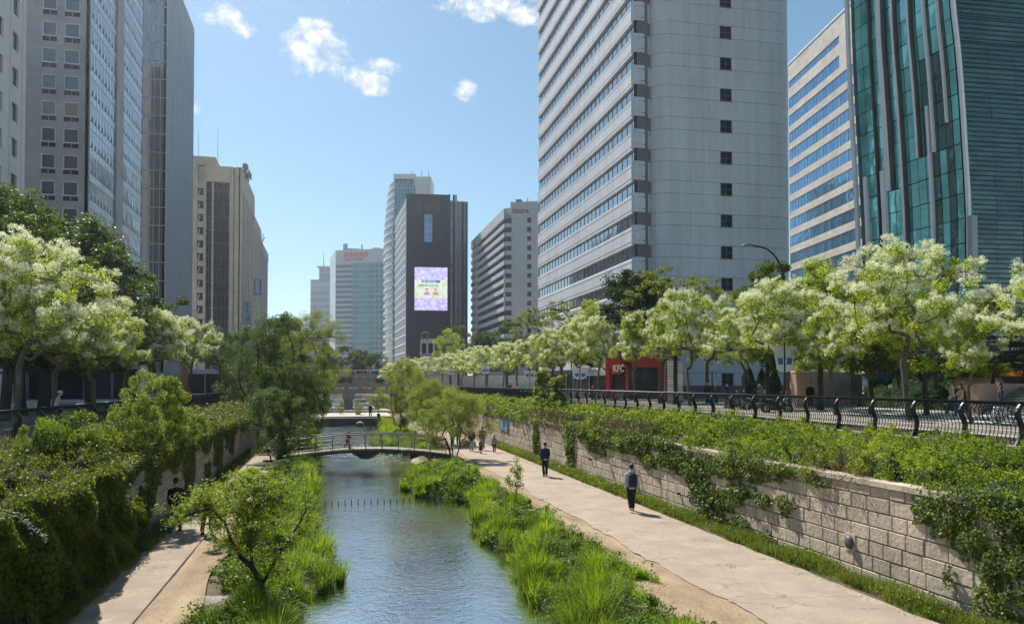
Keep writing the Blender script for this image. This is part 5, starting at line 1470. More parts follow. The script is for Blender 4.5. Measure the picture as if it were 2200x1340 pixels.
for a in ((3, 10, -17, 405, 1.0, .2, 'tall dark-leaved tree at the left edge behind the flowering trees'),
          (0, 95, -18, 455, 1.25, 2.1, 'dark tree in haze in front of the grey-brown tower, left'),
          (0, 195, -17.5, 470, 1.15, 3.3, 'dark pointed tree in front of the bright glazed side wall'),
          (3, 262, -17, 560, 1.1, 4.3, 'rounded dark tree below the blue-grey slab, ivy-walled bank'),
          (0, 45, -19, 430, 1.1, 5.1, 'dark tree second from the left edge, behind the white flowers'),
          (1, 1357, 31, 582, .95, .5, 'dense dark evergreen in front of the white tower, right of its corner'),
          (2, 1205, 30, 640, 1.0, 1.5, 'thin feathery yellow-green tree before the ribbon windows of the white tower'),
          (2, 1150, 31, 655, 1.0, 2.5, 'feathery tree at the far foot of the white tower'),
          (4, 1270, 31, 640, .9, 2.0, 'yellow-green tree between the feathery one and the dark evergreen'),
          (2, 1430, 30, 568, .95, 3.5, 'sparse bare-branched tree with tufts at the corner of the white tower'),
          (2, 1520, 31, 590, .85, 4.4, 'sparse tufted tree against the blank white wall'),
          (3, 1650, 31, 562, .75, .9, 'dark green tree rising behind the curved street lamp'),
          (4, 1762, 31, 548, .9, 1.9, 'green tree without flowers between the white tower and the tall flowering tree'),
          (3, 1872, 29.5, 590, .8, 3.1, 'dark-trunked green tree behind the tall flowering tree'),
          (4, 1990, 31, 600, .9, 4.1, 'green tree behind the largest flowering crown'),
          (3, 985, 34, 700, .9, .5, 'dark green tree below the mid-rise pale block'),
          (3, 1090, 34, 690, .95, 1.5, 'dark green tree at the foot of the mid-rise pale block, right side'),
          (1, 1045, 36, 712, 1.0, 2.6, 'evergreen under the mid-rise pale block, middle one'),
          (4, 930, 33, 742, 1.0, 3.6, 'green tree beside the low pale store'),
          (4, 968, 30, 705, .8, 4.6, 'bright green tree in front of the low pale store')):
    put(*a)
# trees closing the far end of the stream
for i, (px, Y, py, v, wf, lab) in enumerate(((745, 232, 742, 3, 1.3, 'dark tree in front of the duty-free building, left one'), (775, 236, 752, 1, 1.3, 'dark tree in front of the duty-free building, middle one'), (805, 234, 758, 3, 1.2, 'dark tree in front of the duty-free building, right one'),
                                      (700, 225, 735, 0, .8, 'dark tree closing the far end of the stream'), (640, 215, 715, 3, 1.2, 'dark tree beyond the willows, far ivy-walled bank'), (600, 205, 708, 0, 1.1, 'dark tree at the foot of the far grey blocks'))):
    x, yy, d = at_Y(px, Y); H = zat(py, d)-ZR; hh = {0: 12, 1: 9, 2: 8, 3: 9, 4: 8}[v]; s = H/hh; place(DG[v], used, x, yy, ZR, (s*wf, s*wf, s), i*1.3, lab)

# willows on the banks
W1 = leafy_tree(201, 'willow', 9.5, 3.6, 1.6, 76000, 130, .12, .62, .55, shape='round', stems=3, r0=.13, asp=.26, bark=m_barkd, name='willow_tree', droop=.9, irregular=.3)
W2 = leafy_tree(202, 'willow', 7.0, 2.3, 1.3, 44000, 84, .11, .48, .5, shape='round', stems=4, r0=.07, asp=.26, bark=m_barkd, name='willow_tree', droop=.9)
W3 = leafy_tree(203, 'dark', 9.5, 3.4, 1.6, 46000, 110, .13, .62, .5, shape='round', stems=2, r0=.16, asp=.42, bark=m_barkd, name='riverside_tree')
W4 = leafy_tree(204, 'willow', 4.2, 2.3, 1.1, 42000, 84, .09, .40, .34, shape='umbrella', stems=4, r0=.06, asp=.26, bark=m_barkd, name='willow_tree', droop=.8)
def putz(t, h, px, d, py, wf, rz, lab, z0=-.2):
    x, y = at_d(px, d); s = (zat(py, d)-z0)/h
    return place(t, used, x, y, z0, (s*wf, s*wf, s), rz, lab)
putz(W3, 9.5, 608, 60, 668, .80, .3, 'large dark leafy tree overhanging the ivy-walled bank before the footbridge')
putz(W1, 9.5, 668, 78, 668, .75, 1.9, 'tall grey-green willow behind the dark tree, ivy-walled bank')
putz(W3, 9.5, 548, 74, 700, .95, 3.0, 'shaded dark tree left of the overhanging one, ivy-walled bank')
putz(W3, 9.5, 640, 55, 775, .88, 2.4, 'dark leafy tree over the left end of the footbridge')
putz(W3, 9.5, 590, 48, 830, 1.15, .7, 'low dark bushy tree on the ivy-walled bank nearest the footbridge', z0=-.4)
putz(W1, 9.5, 866, 72, 768, .72, .5, 'upright grey-green willow with several stems right of the stone bridge pier')
putz(W4, 4.2, 975, 50, 838, 1.0, 1.3, 'spreading fine-leaved willow at the right end of the footbridge', z0=.0)
putz(W4, 4.2, 930, 62, 815, .9, 3.3, 'small fine-leaved willow behind the spreading one, stone-walled bank', z0=.0)
putz(W2, 7.0, 770, 108, 858, .62, 4.3, 'small willow growing by the weir in front of the stone bridge pier')
putz(W2, 7.0, 900, 92, 800, .8, 5.3, 'green willow behind the upright one, stone-walled bank')
for px_, Y_, py_, wf_, rz_, lab_ in ((733, 112, 862, .8, .4, 'green bush growing on the weir ledge at its left end'), (812, 122, 838, .9, 1.4, 'leafy small tree below the stone bridge, right of the standing dark figure'), (845, 150, 815, 1.1, 2.2, 'leafy tree behind the right end of the stone bridge'), (700, 120, 850, 1.2, 2.9, 'leafy small tree left of the weir beside the stone bridge')):
    x, yy, d = at_Y(px_, Y_); s = (zat(py_, d)-.3)/7.0; place(W2, used, x, yy, .3, (s*wf_, s*wf_, s), rz_, lab_)
# foreground tree on the ivy-walled bank: leaning dark stem, open flat crown
def near_tree():
    t = thing('small_tree', 'small leaning tree with an open flat crown on the ivy-walled bank in the foreground', 'tree', (0, 0, 0))
    x0, y0, d0 = at_z(572, 1300, -.35)
    rg = np.random.default_rng(77)
    base = Vector((x0, y0, -.45)); t.location = base; BASE[t.name] = base
    def pt(px, py, d): x, y = at_d(px, d); return np.array([x, y, zat(py, d)])
    d = 17.6
    main = [pt(572, 1300, 17.6), pt(565, 1255, 17.6), pt(545, 1215, 17.7), pt(520, 1195, 17.7)]
    limbs = [[pt(520,1195,17.7), pt(500,1160,17.4), pt(485,1120,17.1), pt(455,1090,16.9), pt(425,1075,16.7)],
             [pt(545,1215,17.7), pt(540,1150,18.0), pt(535,1105,18.2), pt(560,1080,18.3), pt(600,1060,18.5)],
             [pt(520,1195,17.7), pt(525,1150,18.4), pt(510,1110,18.8), pt(490,1070,19.0), pt(480,1040,19.2)],
             [pt(535,1105,18.2), pt(520,1080,18.4), pt(540,1050,18.6), pt(560,1025,18.6)],
             [pt(455,1090,16.9), pt(420,1100,16.6), pt(390,1110,16.4)], [pt(565,1255,17.6), pt(600,1190,17.3), pt(640,1130,17.2), pt(665,1085,17.2)]]
    mb = MB(); mb.tube(main, [.085,.07,.065,.05], 8)
    tips = []
    for L in limbs:
        mb.tube(L, list(np.linspace(.042, .012, len(L))), 6)
        for k in range(1, len(L)):
            for _ in range(7):
                a = L[k-1]+(L[k]-L[k-1])*rg.random(); dirv = rg.normal(size=3)*np.array([.5,.5,.25])+np.array([0,0,.22]); ln = rg.uniform(.25, .75)
                b = a + dirv/np.linalg.norm(dirv)*ln
                mb.tube([a, (a+b)/2+rg.normal(size=3)*.04, b], [.012,.008,.004], 4, cap=False)
                for q in range(5): tips.append(a+(b-a)*rg.uniform(.3, 1.1)+rg.normal(size=3)*.05)
    build('trunk', mb, m_barkd, t, smooth=True)
    T = np.array(tips); n = 15000; idx = rg.integers(0, len(T), n)
    P = T[idx] + unit(rg.normal(size=(n, 3)))*(rg.uniform(0, 1, (n, 1))**.6)*np.array([.20,.20,.13])
    quads('crown', leaf_quads(P, .085, .27, nrm=(0,0,.7), jit=.8, droop=.2, rg=rg), LEAF['young'], t)
near_tree()
B1 = leafy_tree(301, 'fringe', 3.2, 1.5, .8, 22000, 60, .075, .26, .15, shape='umbrella', stems=3, r0=.05, bark=m_barkd, name='small_tree', spread=.4, cat='tree')
putz(B1, 3.2, 540, 23.5, 1000, 1.0, .5, 'dense rounded small tree just behind the leaning one, ivy-walled bank', z0=-.1)
putz(B1, 3.2, 480, 24.5, 1035, .55, 2.5, 'low dark-leaved small tree left of the rounded one, ivy-walled bank', z0=0)
# pale big bush by the railing above the ivy, and a yellow-green one nearer
B2 = leafy_tree(302, 'young', 3.4, 1.95, .5, 22000, 90, .10, .32, .25, shape='round', stems=4, r0=.05, bark=m_barkd, name='bush', cat='bush', spread=.4, irregular=.35)
putz(B2, 3.4, 322, 27.5, 800, .72, .4, 'big pale-leaved bush rising in front of the railing above the ivy', z0=2.3)
putz(B2, 3.4, 385, 31, 868, .85, 1.7, 'pale bush right of the big one, terrace above the ivy', z0=2.3)
for px_, Y_, py_, rz_, lab_ in ((846, 143, 778, .4, 'pale-flowering tree above the right end of the stone bridge, left one'), (880, 146, 770, 2.4, 'pale-flowering tree above the right end of the stone bridge, right one')):
    x, yy, d = at_Y(px_, Y_); s_ = (zat(py_, d)-2.3)/8.0; place(FT[0], used, x, yy, 2.3, (s_*1.15, s_*1.15, s_), rz_, lab_)
B3 = leafy_tree(303, 'shrub', 2.2, 1.2, .3, 16000, 46, .085, .3, .3, shape='round', stems=4, r0=.03, bark=m_barkd, name='bush', cat='bush', droop=.7)
putz(B3, 2.2, 165, 24.0, 880, 1.0, .4, 'yellow-green bush below the railing above the ivy, sunlit from behind', z0=2.3)
putz(B3, 2.2, 95, 22.5, 905, .8, 2.4, 'small yellow-green bush nearest the left edge below the railing', z0=2.3)
for px_, d_, py_, wf_, rz_, lab_ in ((28, 21.0, 985, 1.0, .9, 'yellow-green bush leaning over the ivy-covered wall at the left edge'), (215, 27.0, 925, .9, 3.9, 'leafy bush hanging over the ivy-covered wall above the dark ivy'), (285, 29.0, 940, .8, 5.0, 'leafy bush at the wall top where the bare stone begins'), (120, 21.0, 1010, .8, 5.9, 'low bush over the dark ivy, ivy-covered wall'), (60, 18.5, 1040, .9, 1.9, 'light green bush drooping over the ivy nearest the camera'), (250, 24.5, 975, .9, 2.9, 'light green bush drooping over the ivy, below the big pale-leaved bush'), (170, 20.5, 1035, .8, .3, 'small drooping bush halfway along the ivy-covered wall top')):
    putz(B3, 2.2, px_, d_, py_, wf_, rz_, lab_, z0=2.0)
for px_, d_, py_, wf_, rz_, lab_ in ((610, 40, 985, 1.1, .2, 'dark leafy young tree at the water side of the ivy-walled bank'), (590, 56, 905, 1.0, 1.2, 'dark leafy tree filling the ivy-walled bank behind the footbridge')):
    putz(W3, 9.5, px_, d_, py_, wf_*1.7 if d_ < 50 else 1.2, rz_, lab_, z0=-.1)
# pale-leaved branch reaching in at the left edge
def edge_branch():
    t = thing('branch', 'thin branch with pale leaves reaching in at the left edge above the ivy', 'branch', (0, 0, 0)); rg = np.random.default_rng(88)
    P0 = np.array([*at_d(-60, 12.5), zat(1085, 12.5)]); P1 = np.array([*at_d(45, 12.8), zat(1105, 12.8)]); P2 = np.array([*at_d(105, 13.0), zat(1158, 13.0)])
    BASE[t.name] = Vector(P0); t.location = P0
    build('twig', MB().tube([P0, (P0+P1)/2+np.array([0,0,.04]), P1, P2], [.012,.009,.006,.003], 5), m_barkd, t)
    n = 260; k = rg.uniform(0, 1, n); B = np.where(k[:, None] < .6, P0+(P1-P0)*(k/.6)[:, None], P1+(P2-P1)*((k-.6)/.4)[:, None]) + rg.normal(size=(n, 3))*np.array([.035,.05,.03])
    quads('leaves', leaf_quads(B, .05, .5, nrm=(0,0,.8), rg=rg), leaf_mat('silvery_leaf', (.30,.34,.24), (.50,.52,.40), trans=.3, tcol=(1,1,.9)), t)
edge_branch()
# sapling beside the right path
SP = leafy_tree(304, 'young', 2.3, .55, 1.0, 900, 16, .10, .16, .2, shape='round', r0=.022, bark=m_barkd, name='sapling', cat='sapling', asp=.4, irregular=.3, lean=.12)
putz(SP, 2.3, 1106, 30.5, 980, 1.0, .4, 'thin leafy sapling standing between the reeds and the wide walk', z0=-.05)
SP2 = leafy_tree(305, 'willow', 2.4, .62, .4, 2600, 24, .11, .18, .16, shape='tall', r0=.04, bark=m_barkd, name='young_conifer', cat='young tree')
putz(SP2, 2.4, 1165, 58, 778, 1.0, .3, 'young dark green tree poking above the railing above the stone wall, left one of two', z0=2.4)
putz(SP2, 2.4, 1195, 54, 795, 1.1, 1.3, 'young dark green tree poking above the railing above the stone wall, right one of two', z0=2.4)
putz(SP2, 2.4, 1100, 62, 850, 1.1, 2.3, 'young green tree among the shrubs below the railing above the stone wall, farthest', z0=2.4)

# pines and dark planting at the far right
PN = leafy_tree(401, 'pine', 6.5, 2.6, 1.7, 30000, 44, .17, .62, .16, shape='tall', r0=.13, asp=.14, bark=m_barkd, name='pine_tree', irregular=.35, lean=.12, jit=1.3, nrmz=.2)
for px, X, py, wf, rz, lab in ((2010, 37, 660, 1.1, .3, 'dark pine behind the bench of hedges, left of the pillar'), (2130, 37, 625, 1.05, 1.4, 'dark pine right of the tall grey pillar'), (2200, 39, 660, 1.1, 2.6, 'dark pine at the right edge above the steps'), (1930, 38, 690, 1.0, 4.0, 'low dark pine behind the tall flowering tree trunk'), (2075, 41, 680, 1.1, 5.0, 'dark pine just behind the grey pillar')):
    x, y, d = at_X(px, X); s = (zat(py, d)-ZR-1.4)/6.5; place(PN, used, x, y, ZR+1.4, (s*wf*1.1, s*wf*1.1, s), rz, lab)
def cone_shrub(label, x, y, z, H, r, seed):
    rg = np.random.default_rng(seed); t = thing('cone_shrub', label, 'shrub', (x, y, z), 'clipped cone shrubs by the white tower')
    n = 7000; zz = rg.uniform(0, 1, n); th = rg.uniform(0, 2*math.pi, n); rr = r*(1-zz)**.75*(1+.10*np.sin(th*5+zz*9))*rg.uniform(.8, 1.05, n)
    P = np.stack([x+rr*np.cos(th), y+rr*np.sin(th), z+.12+zz*(H-.12)], axis=1)
    build('trunk', MB().tube([(x,y,z),(x,y,z+H*.8)], [.05,.02], 6), m_barkd, t)
    quads('crown', leaf_quads(P, .11, .4, nrm=np.stack([np.cos(th), np.sin(th), .4*np.ones(n)], 1), jit=.6, rg=rg), LEAF['ever'], t)
for i, (px, w) in enumerate(((1611, 'left'), (1637, 'middle'), (1664, 'right'))):
    x, y, d = at_X(px, 33.5); cone_shrub('dark clipped cone shrub against the white tower, %s one of three' % w, x, y, ZR, zat(790, d)-ZR, .85, 500+i)

# ---------------------------------------------------------------- shrub banks, ivy, grass (ground cover)
m_hull = pmat('thicket_shade', (.030,.040,.012), (.012,.018,.006), scale=3, rough=1, bump=.05, bscale=8)  # dark filler hulls under the leaves, with the shade between leaves in their colour
def bank(name, label, xr, ys_, zbase, ht, rmin, rmax, mat_, dens, leaf0, seed, hull=True, topf=None, cat=None, hx=13.6):
    """rows of low mounds packed together, leaves all over them"""
    rg = np.random.default_rng(seed); M_ = []
    y = ys_[0]
    while y < ys_[1]:
        k = 1 + max(0, (y-35)/45)
        x = xr[0] + rg.uniform(0, .4)
        while x < xr[1]:
            r = rg.uniform(rmin, rmax)*(k**.35); M_.append((x+rg.normal()*.15, y+rg.normal()*.3, r, rg.uniform(*ht)*(1-.5*min(1, max(0, abs(x-hx)-3.8)/3)))); x += r*1.15
        y += (rmin+rmax)/2*.95*(k**.35)
    out = []; hullmb = MB()
    for (x, y, r, h) in M_:
        zb = zbase(x, y); k = max(.8, y/24); lf = leaf0*k**.75
        n = int(dens*r*r*(.85+h/r)/(lf/leaf0)**2)
        v = unit(rg.normal(size=(n, 3))); v[:, 2] = np.abs(v[:, 2])*1.0
        ks = max(8, int(20*r*r*(1+h/r))); sv = unit(rg.normal(size=(ks, 3))); sv[:, 2] = np.abs(sv[:, 2]); sr = rg.uniform(.70, 1.12, (ks, 1)); sk = rg.uniform(.10, .22, ks)
        ci = rg.integers(0, ks, n); ov = unit(rg.normal(size=(n, 3)))*(rg.uniform(0, 1, (n, 1))**.5)
        P = np.array([x, y, zb]) + sv[ci]*np.array([r, r, h])*sr[ci] + ov*sk[ci, None]; v = sv[ci]*.6 + ov*.7
        # stray shoots
        ns = max(2, int(n*.05)); sh = rg.integers(0, n, ns); P[sh] += np.stack([rg.normal(size=ns)*.06, rg.normal(size=ns)*.06, rg.uniform(.05, .28, ns)], 1)
        out.append(leaf_quads(P, lf, .52, nrm=v*.9+np.array([0, 0, .35]), jit=.75, droop=.15, rg=rg))
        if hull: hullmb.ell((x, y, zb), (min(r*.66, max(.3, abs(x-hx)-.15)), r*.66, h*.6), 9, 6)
    o = quads(name, np.concatenate(out), mat_); tag(o, label, cat or 'shrubs', kind='stuff')
    if hull: build('shade_hull', hullmb, m_hull, o, smooth=True)
    return o
zbR = lambda x, y: 2.3 + (x-13.5)*.045
bank('shrubs', 'dense low yellow-green shrubs filling the terrace below the railing above the stone wall', (13.9, 20.3), (11, 118), zbR, (.25, 1.25), .55, 1.25, LEAF['shrub'], 1250, .078, 901)
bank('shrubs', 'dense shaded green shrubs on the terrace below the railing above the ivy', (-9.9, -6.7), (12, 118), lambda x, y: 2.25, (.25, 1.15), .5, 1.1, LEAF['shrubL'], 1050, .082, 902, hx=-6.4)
# brambles spilling over the wall tops
def spill(name, label, xw, sgn, y0, y1, ztop, mat_, n, seed, leaf, drop=.5, ymask=None):
    rg = np.random.default_rng(seed)
    y = y0 + (y1-y0)*rg.uniform(0, 1, n)**1.5
    if ymask is not None: 
        keep = ymask(y, rg); y = y[keep]
    m = len(y); hang = rg.uniform(0, 1, m)**1.6*drop*(.4+.9*np.abs(np.sin(y*.83))*np.abs(np.cos(y*.37+1)))
    x = np.array([xw(v) for v in y]) - sgn*(rg.uniform(-.5, .16, m)); z = ztop + .2 - hang + rg.normal(size=m)*.06
    x = np.where(hang > .25, np.array([xw(v) for v in y]) - sgn*rg.uniform(.03, .16, m), x)
    Q = leaf_quads(np.stack([x, y, z], 1), leaf*np.maximum(.8, y/26)**.6, .6, nrm=(-sgn*.8, 0, .6), jit=.6, droop=.7, rg=rg)
    return tag(quads(name, Q, mat_), label, 'climbing plants', kind='stuff')
spill('trailing_plants', 'green trailing plants and ivy spilling over the top of the pale stone wall', wallR, 1, 11, 110, 2.5, LEAF['ivy'], 46000, 903, .085, .42, ymask=lambda y, rg: (np.sin(y*.61+.5)+np.sin(y*.23) + rg.normal(size=len(y))*.35 > -.35) & ~((y > 15.3) & (y < 19.5) & (rg.random(len(y)) < .8)))
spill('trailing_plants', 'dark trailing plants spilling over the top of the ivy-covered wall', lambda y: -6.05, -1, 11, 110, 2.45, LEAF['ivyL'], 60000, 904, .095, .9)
# dry vines along the right coping
def dry_vines():
    rg = np.random.default_rng(905); Q = []
    n = 15000; y = 17 + 68*rg.uniform(0, 1, n)**1.3; keep = (np.sin(y*.42)+np.sin(y*.17+1) + rg.normal(size=n)*.25) > .15; y = y[keep]; m = len(y)
    x = np.array([wallR(v) for v in y]) - rg.uniform(-.85, .22, m); z = 2.62 + rg.uniform(-.35, .62, m) - np.where(x < 13.15, rg.uniform(0, .45, m), 0)
    P = np.stack([x, y, z], 1); a = unit(rg.normal(size=(m, 3))+np.array([0, 0, -.2])); L = rg.uniform(.12, .38, m)[:, None]; w_ = np.cross(a, rg.normal(size=(m, 3))); w_ = unit(w_)*.009*np.maximum(1, y/25)[:, None]
    b = P + a*L
    Q = np.stack([P-w_, P+w_, b+w_*.4, b-w_*.4], 1)
    tag(quads('dry_vines', Q, m_twig), 'tangle of dry reddish vines along the top of the pale stone wall', 'dry vines', kind='stuff')
dry_vines()
def ivy(name, label, xw, sgn, blobs, mat_, seed, leaf, dens=520, thick=.22):
    rg = np.random.default_rng(seed); out = []
    for (px, py, rx, ry) in blobs:
        X = xw(20); x, y, d = at_X(px, X); X = xw(y); x, y, d = at_X(px, X); z = zat(py, d)
        y2 = at_X(px+rx, X)[1]; ryw = abs(y2-y); rz_ = ry/FPX*d
        lf = leaf*max(.85, d/24)**.7; n = int(dens*ryw*rz_*3.1/(lf/leaf)**2)
        a = rg.uniform(0, 2*math.pi, n); r = np.sqrt(rg.uniform(0, 1, n))*(1+.25*np.sin(a*3+px)+.18*np.sin(a*7+py))
        yy = y + r*np.cos(a)*ryw; zz = z + r*np.sin(a)*rz_
        th = thick*np.maximum(.12, 1-r*.8)
        xx = np.array([xw(v) for v in yy]) - sgn*(.04 + th*rg.uniform(0, 1, n)**.7)
        k = (zz > .02) & (zz < 2.75); P = np.stack([xx, yy, zz], 1)[k]
        out.append(leaf_quads(P, lf, .75, nrm=(-sgn*1.0, 0, .45), jit=.55, droop=.8, rg=rg))
    return tag(quads(name, np.concatenate(out), mat_), label, 'ivy', kind='stuff')
ivy('ivy', 'bright green ivy hanging in patches on the pale stone wall', wallR, 1,
    [(1153,945,7,34),(1226,955,12,42),(1228,1000,10,22),(1282,945,40,26),(1262,930,25,14),(1378,955,26,34),(1400,990,24,16),(1455,985,55,26),(1490,1010,40,34),(1512,1050,36,34),(1335,950,26,24),(1430,955,40,16),(1620,1000,70,14),(1690,1085,20,24),(1545,1075,40,30),(1520,1095,26,36),(1545,1120,18,20),
     (1575,1010,80,20),(1600,1055,50,18),(1640,1075,22,14),(1592,1128,26,20),(1650,1165,24,22),(1690,1010,40,14),(1760,1035,30,10),(1990,1095,36,30),(2040,1120,50,40),(2090,1160,46,44),(2130,1215,40,50),(2160,1290,46,60),(2185,1110,60,90),(2040,1238,12,26),(2105,1290,18,40),(2120,1060,70,36),(2200,1200,40,80)],
    LEAF['ivy'], 906, .105, dens=460)
def left_ivy():
    rg = np.random.default_rng(907); n = 120000
    y = 9.5 + rg.uniform(0, 1, n)**1.15*17; z = rg.uniform(0, 2.65, n)
    edge = 24.2 + 1.6*np.sin(z*2.2) + rg.normal(size=n)*.7 - (2.6-z)*.5
    k = y < edge
    lump = .18+.20*np.sin(y*1.3+z*.8)*np.cos(z*2.1+y*.4)+.13*np.sin(y*3.7+z*2)*np.sin(z*3.3+y)
    x = -6.02 + .04 + np.maximum(.03, lump+.15)*rg.uniform(.35, 1, n) + (2.6-z)*.03
    P = np.stack([x, y, z], 1)[k]
    lf = .10*np.maximum(.85, P[:, 1]/22)**.5
    Q = leaf_quads(P, lf, .75, nrm=(1.0, 0, .45), jit=.6, droop=.8, rg=rg)
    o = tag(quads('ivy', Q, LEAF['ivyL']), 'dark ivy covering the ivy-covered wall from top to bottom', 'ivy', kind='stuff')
left_ivy()
ivy('ivy', 'strips of dark ivy hanging on the bare part of the shaded wall', lambda y: -6.05, -1,
    [(330,1010,14,50),(322,1080,10,30),(402,1010,8,60),(412,990,6,60),(470,970,9,50),(446,1010,6,20),(495,945,8,26),(360,985,12,20),(300,1090,14,40)], LEAF['ivyL'], 908, .10, dens=520, thick=.12)

ROCKS = [(1425,1330,.42),(1350,1305,.28),(1130,1108,.34),(1175,1115,.2),(1018,1032,.62),(1005,1010,.5),(1045,1012,.4),(1000,975,.5),(985,965,.45),(1215,1140,.26),(1290,1195,.22),(1380,1262,.25),(440,1290,.75),(490,1215,.5),(545,1190,.42),(500,1140,.5),(580,1165,.3),(930,985,.35)]
RXY = [(*at_z(a, b, -.12)[:2], s) for a, b, s in ROCKS]
def clear_of_rocks(x, y):
    k = np.ones(len(x), bool)
    for rx, ry, s in RXY:
        ux, uy = -rx/math.hypot(rx, ry), -ry/math.hypot(rx, ry)
        for t in (0, .35, .8): k &= (x-rx-ux*t)**2+(y-ry-uy*t)**2 > (s*.95+.08)**2
    return k
def grass(name, label, pts_fn, ntuft, y0, y1, h, mat_, seed, blades=34, width=.011, spreadr=.12, arc=.5, wild=False):
    rg = np.random.default_rng(seed); out = []
    y = y0 + (y1-y0)*rg.uniform(0, 1, ntuft)**1.7
    x, z, hs = pts_fn(y, rg)
    k = ~np.isnan(x) & clear_of_rocks(x, y); x, y, z, hs = x[k], y[k], z[k], hs[k]; m = len(x)
    idx = np.repeat(np.arange(m), blades); n = len(idx)
    th = rg.uniform(0, 2*math.pi, n); r = np.sqrt(rg.uniform(0, 1, n))*spreadr
    b = np.stack([x[idx]+r*np.cos(th), y[idx]+r*np.sin(th), z[idx]], 1)
    H = h*hs[idx]*rg.uniform(.55, 1.15, n); ph = th + rg.normal(size=n)*.7; lean = rg.uniform(.1, 1, n)*arc
    wdt = width*np.maximum(1, y[idx]/22)*rg.uniform(.7, 1.3, n)
    di = np.stack([np.cos(ph), np.sin(ph), np.zeros(n)], 1); sd_ = np.stack([-np.sin(ph), np.cos(ph), np.zeros(n)], 1)
    tw = rg.normal(size=n)*.6; sd_ = sd_*np.cos(tw)[:, None] + di*np.sin(tw)[:, None]
    p0 = b; p1 = b + di*(H*lean*.22)[:, None] + np.array([0, 0, 1])*(H*.55)[:, None]
    p2 = b + di*(H*lean*.95)[:, None] + np.array([0, 0, 1])*(H*(1.0-.55*lean*lean))[:, None]
    w0 = sd_*(wdt*.5)[:, None]; w1 = sd_*(wdt*.45)[:, None]; w2 = sd_*(wdt*.08)[:, None]
    V = np.stack([p0-w0, p0+w0, p1+w1, p1-w1, p2+w2, p2-w2], 1)   # (n,6,3)
    me = bpy.data.meshes.new(name); me.vertices.add(n*6); me.loops.add(n*8); me.polygons.add(n*2)
    me.vertices.foreach_set('co', V.astype(np.float32).reshape(-1))
    li = np.array([0, 1, 2, 3, 3, 2, 4, 5])[None, :] + (np.arange(n)*6)[:, None]
    me.loops.foreach_set('vertex_index', li.astype(np.int32).reshape(-1)); me.polygons.foreach_set('loop_start', np.arange(0, n*8, 4, dtype=np.int32))
    me.materials.append(mat_); me.update(calc_edges=True)
    return tag(link(name, me), label, 'grass', kind='stuff')
def zbank_r(x, y):
    b = np.array([eR(v) for v in y]); return np.interp(x-b, [-.4, 0, .6, 1.6, 3], [-.75, -.52, -.32, -.12, -.04])
def right_bank(y, rg):
    b = np.array([eR(v) for v in y]); t = rg.uniform(0, 1, len(y))
    outer = np.interp(y, [14, 17.5], [6.9, 7.65]) + .2*np.sin(y*1.1) + .14*np.sin(y*2.9)
    x = b - .15 + (outer - b + .1)*t**.85; z = zbank_r(x, y)
    hs = .85 + .55*np.exp(-((x-b)/.7)**2)*(.6+.4*np.sin(y*.9)) ; hs *= np.clip((outer-x)/.5+.45, .4, 1.2)
    cl = np.sin(x*2.6+y*.8)*np.sin(y*2.1-x*1.1); hs *= np.maximum(.3, .82+.55*cl)
    x = np.where((y > 47) & (y < 56) & (x > 5.0), np.nan, x)
    return x, z, hs
def left_bank(y, rg):
    a = np.array([eL(v) for v in y]); t = rg.uniform(0, 1, len(y)); outer = -3.0 + .2*np.sin(y*1.3)
    x = a + .15 - (a-outer)*t**.85; z = np.interp(a-x, [-.4, 0, .6, 1.5, 3], [-.75, -.52, -.3, -.12, -.04])
    hs = .85 + .55*np.exp(-((a-x)/.6)**2); hs *= np.clip((x-outer)/.5+.4, .35, 1.2); hs *= np.maximum(.3, .8+.5*np.sin(x*2.7+y*.9)*np.sin(y*1.9-x))
    return x, z, hs
grass('grass', 'tall bright green grass growing on the stone-walled bank between stream and earth path', right_bank, 2600, 11, 100, .62, LEAF['grass'], 910, blades=64, arc=1.0, spreadr=.10, width=.016)
grass('grass', 'tall green grass growing on the ivy-walled bank beside the stream', left_bank, 1900, 11, 100, .60, LEAF['grass'], 911, blades=64, arc=1.0, spreadr=.10, width=.016)
def wallfoot(y, rg):
    x = 12.35 + rg.uniform(0, 1, len(y))**.8*.75; x = np.where(np.sin(y*.7)+rg.normal(size=len(y))*.5 > -1.1, x, np.nan); return x, np.full(len(y), -.02), .55+.6*np.abs(np.sin(y*.9+x))
grass('wild_grass', 'rough wild grass along the foot of the pale stone wall', wallfoot, 2600, 9, 60, .34, LEAF['grassd'], 912, blades=26, arc=.9, spreadr=.14, width=.010)
def wallfootL(y, rg):
    x = -5.9 + rg.uniform(0, 1, len(y))*.55; return x, np.full(len(y), -.02), .5+.5*np.abs(np.sin(y*.9+x))
grass('wild_grass', 'rough dark grass along the foot of the ivy-covered wall', wallfootL, 1700, 9, 60, .34, LEAF['grassd'], 913, blades=26, arc=.9, spreadr=.14, width=.010)
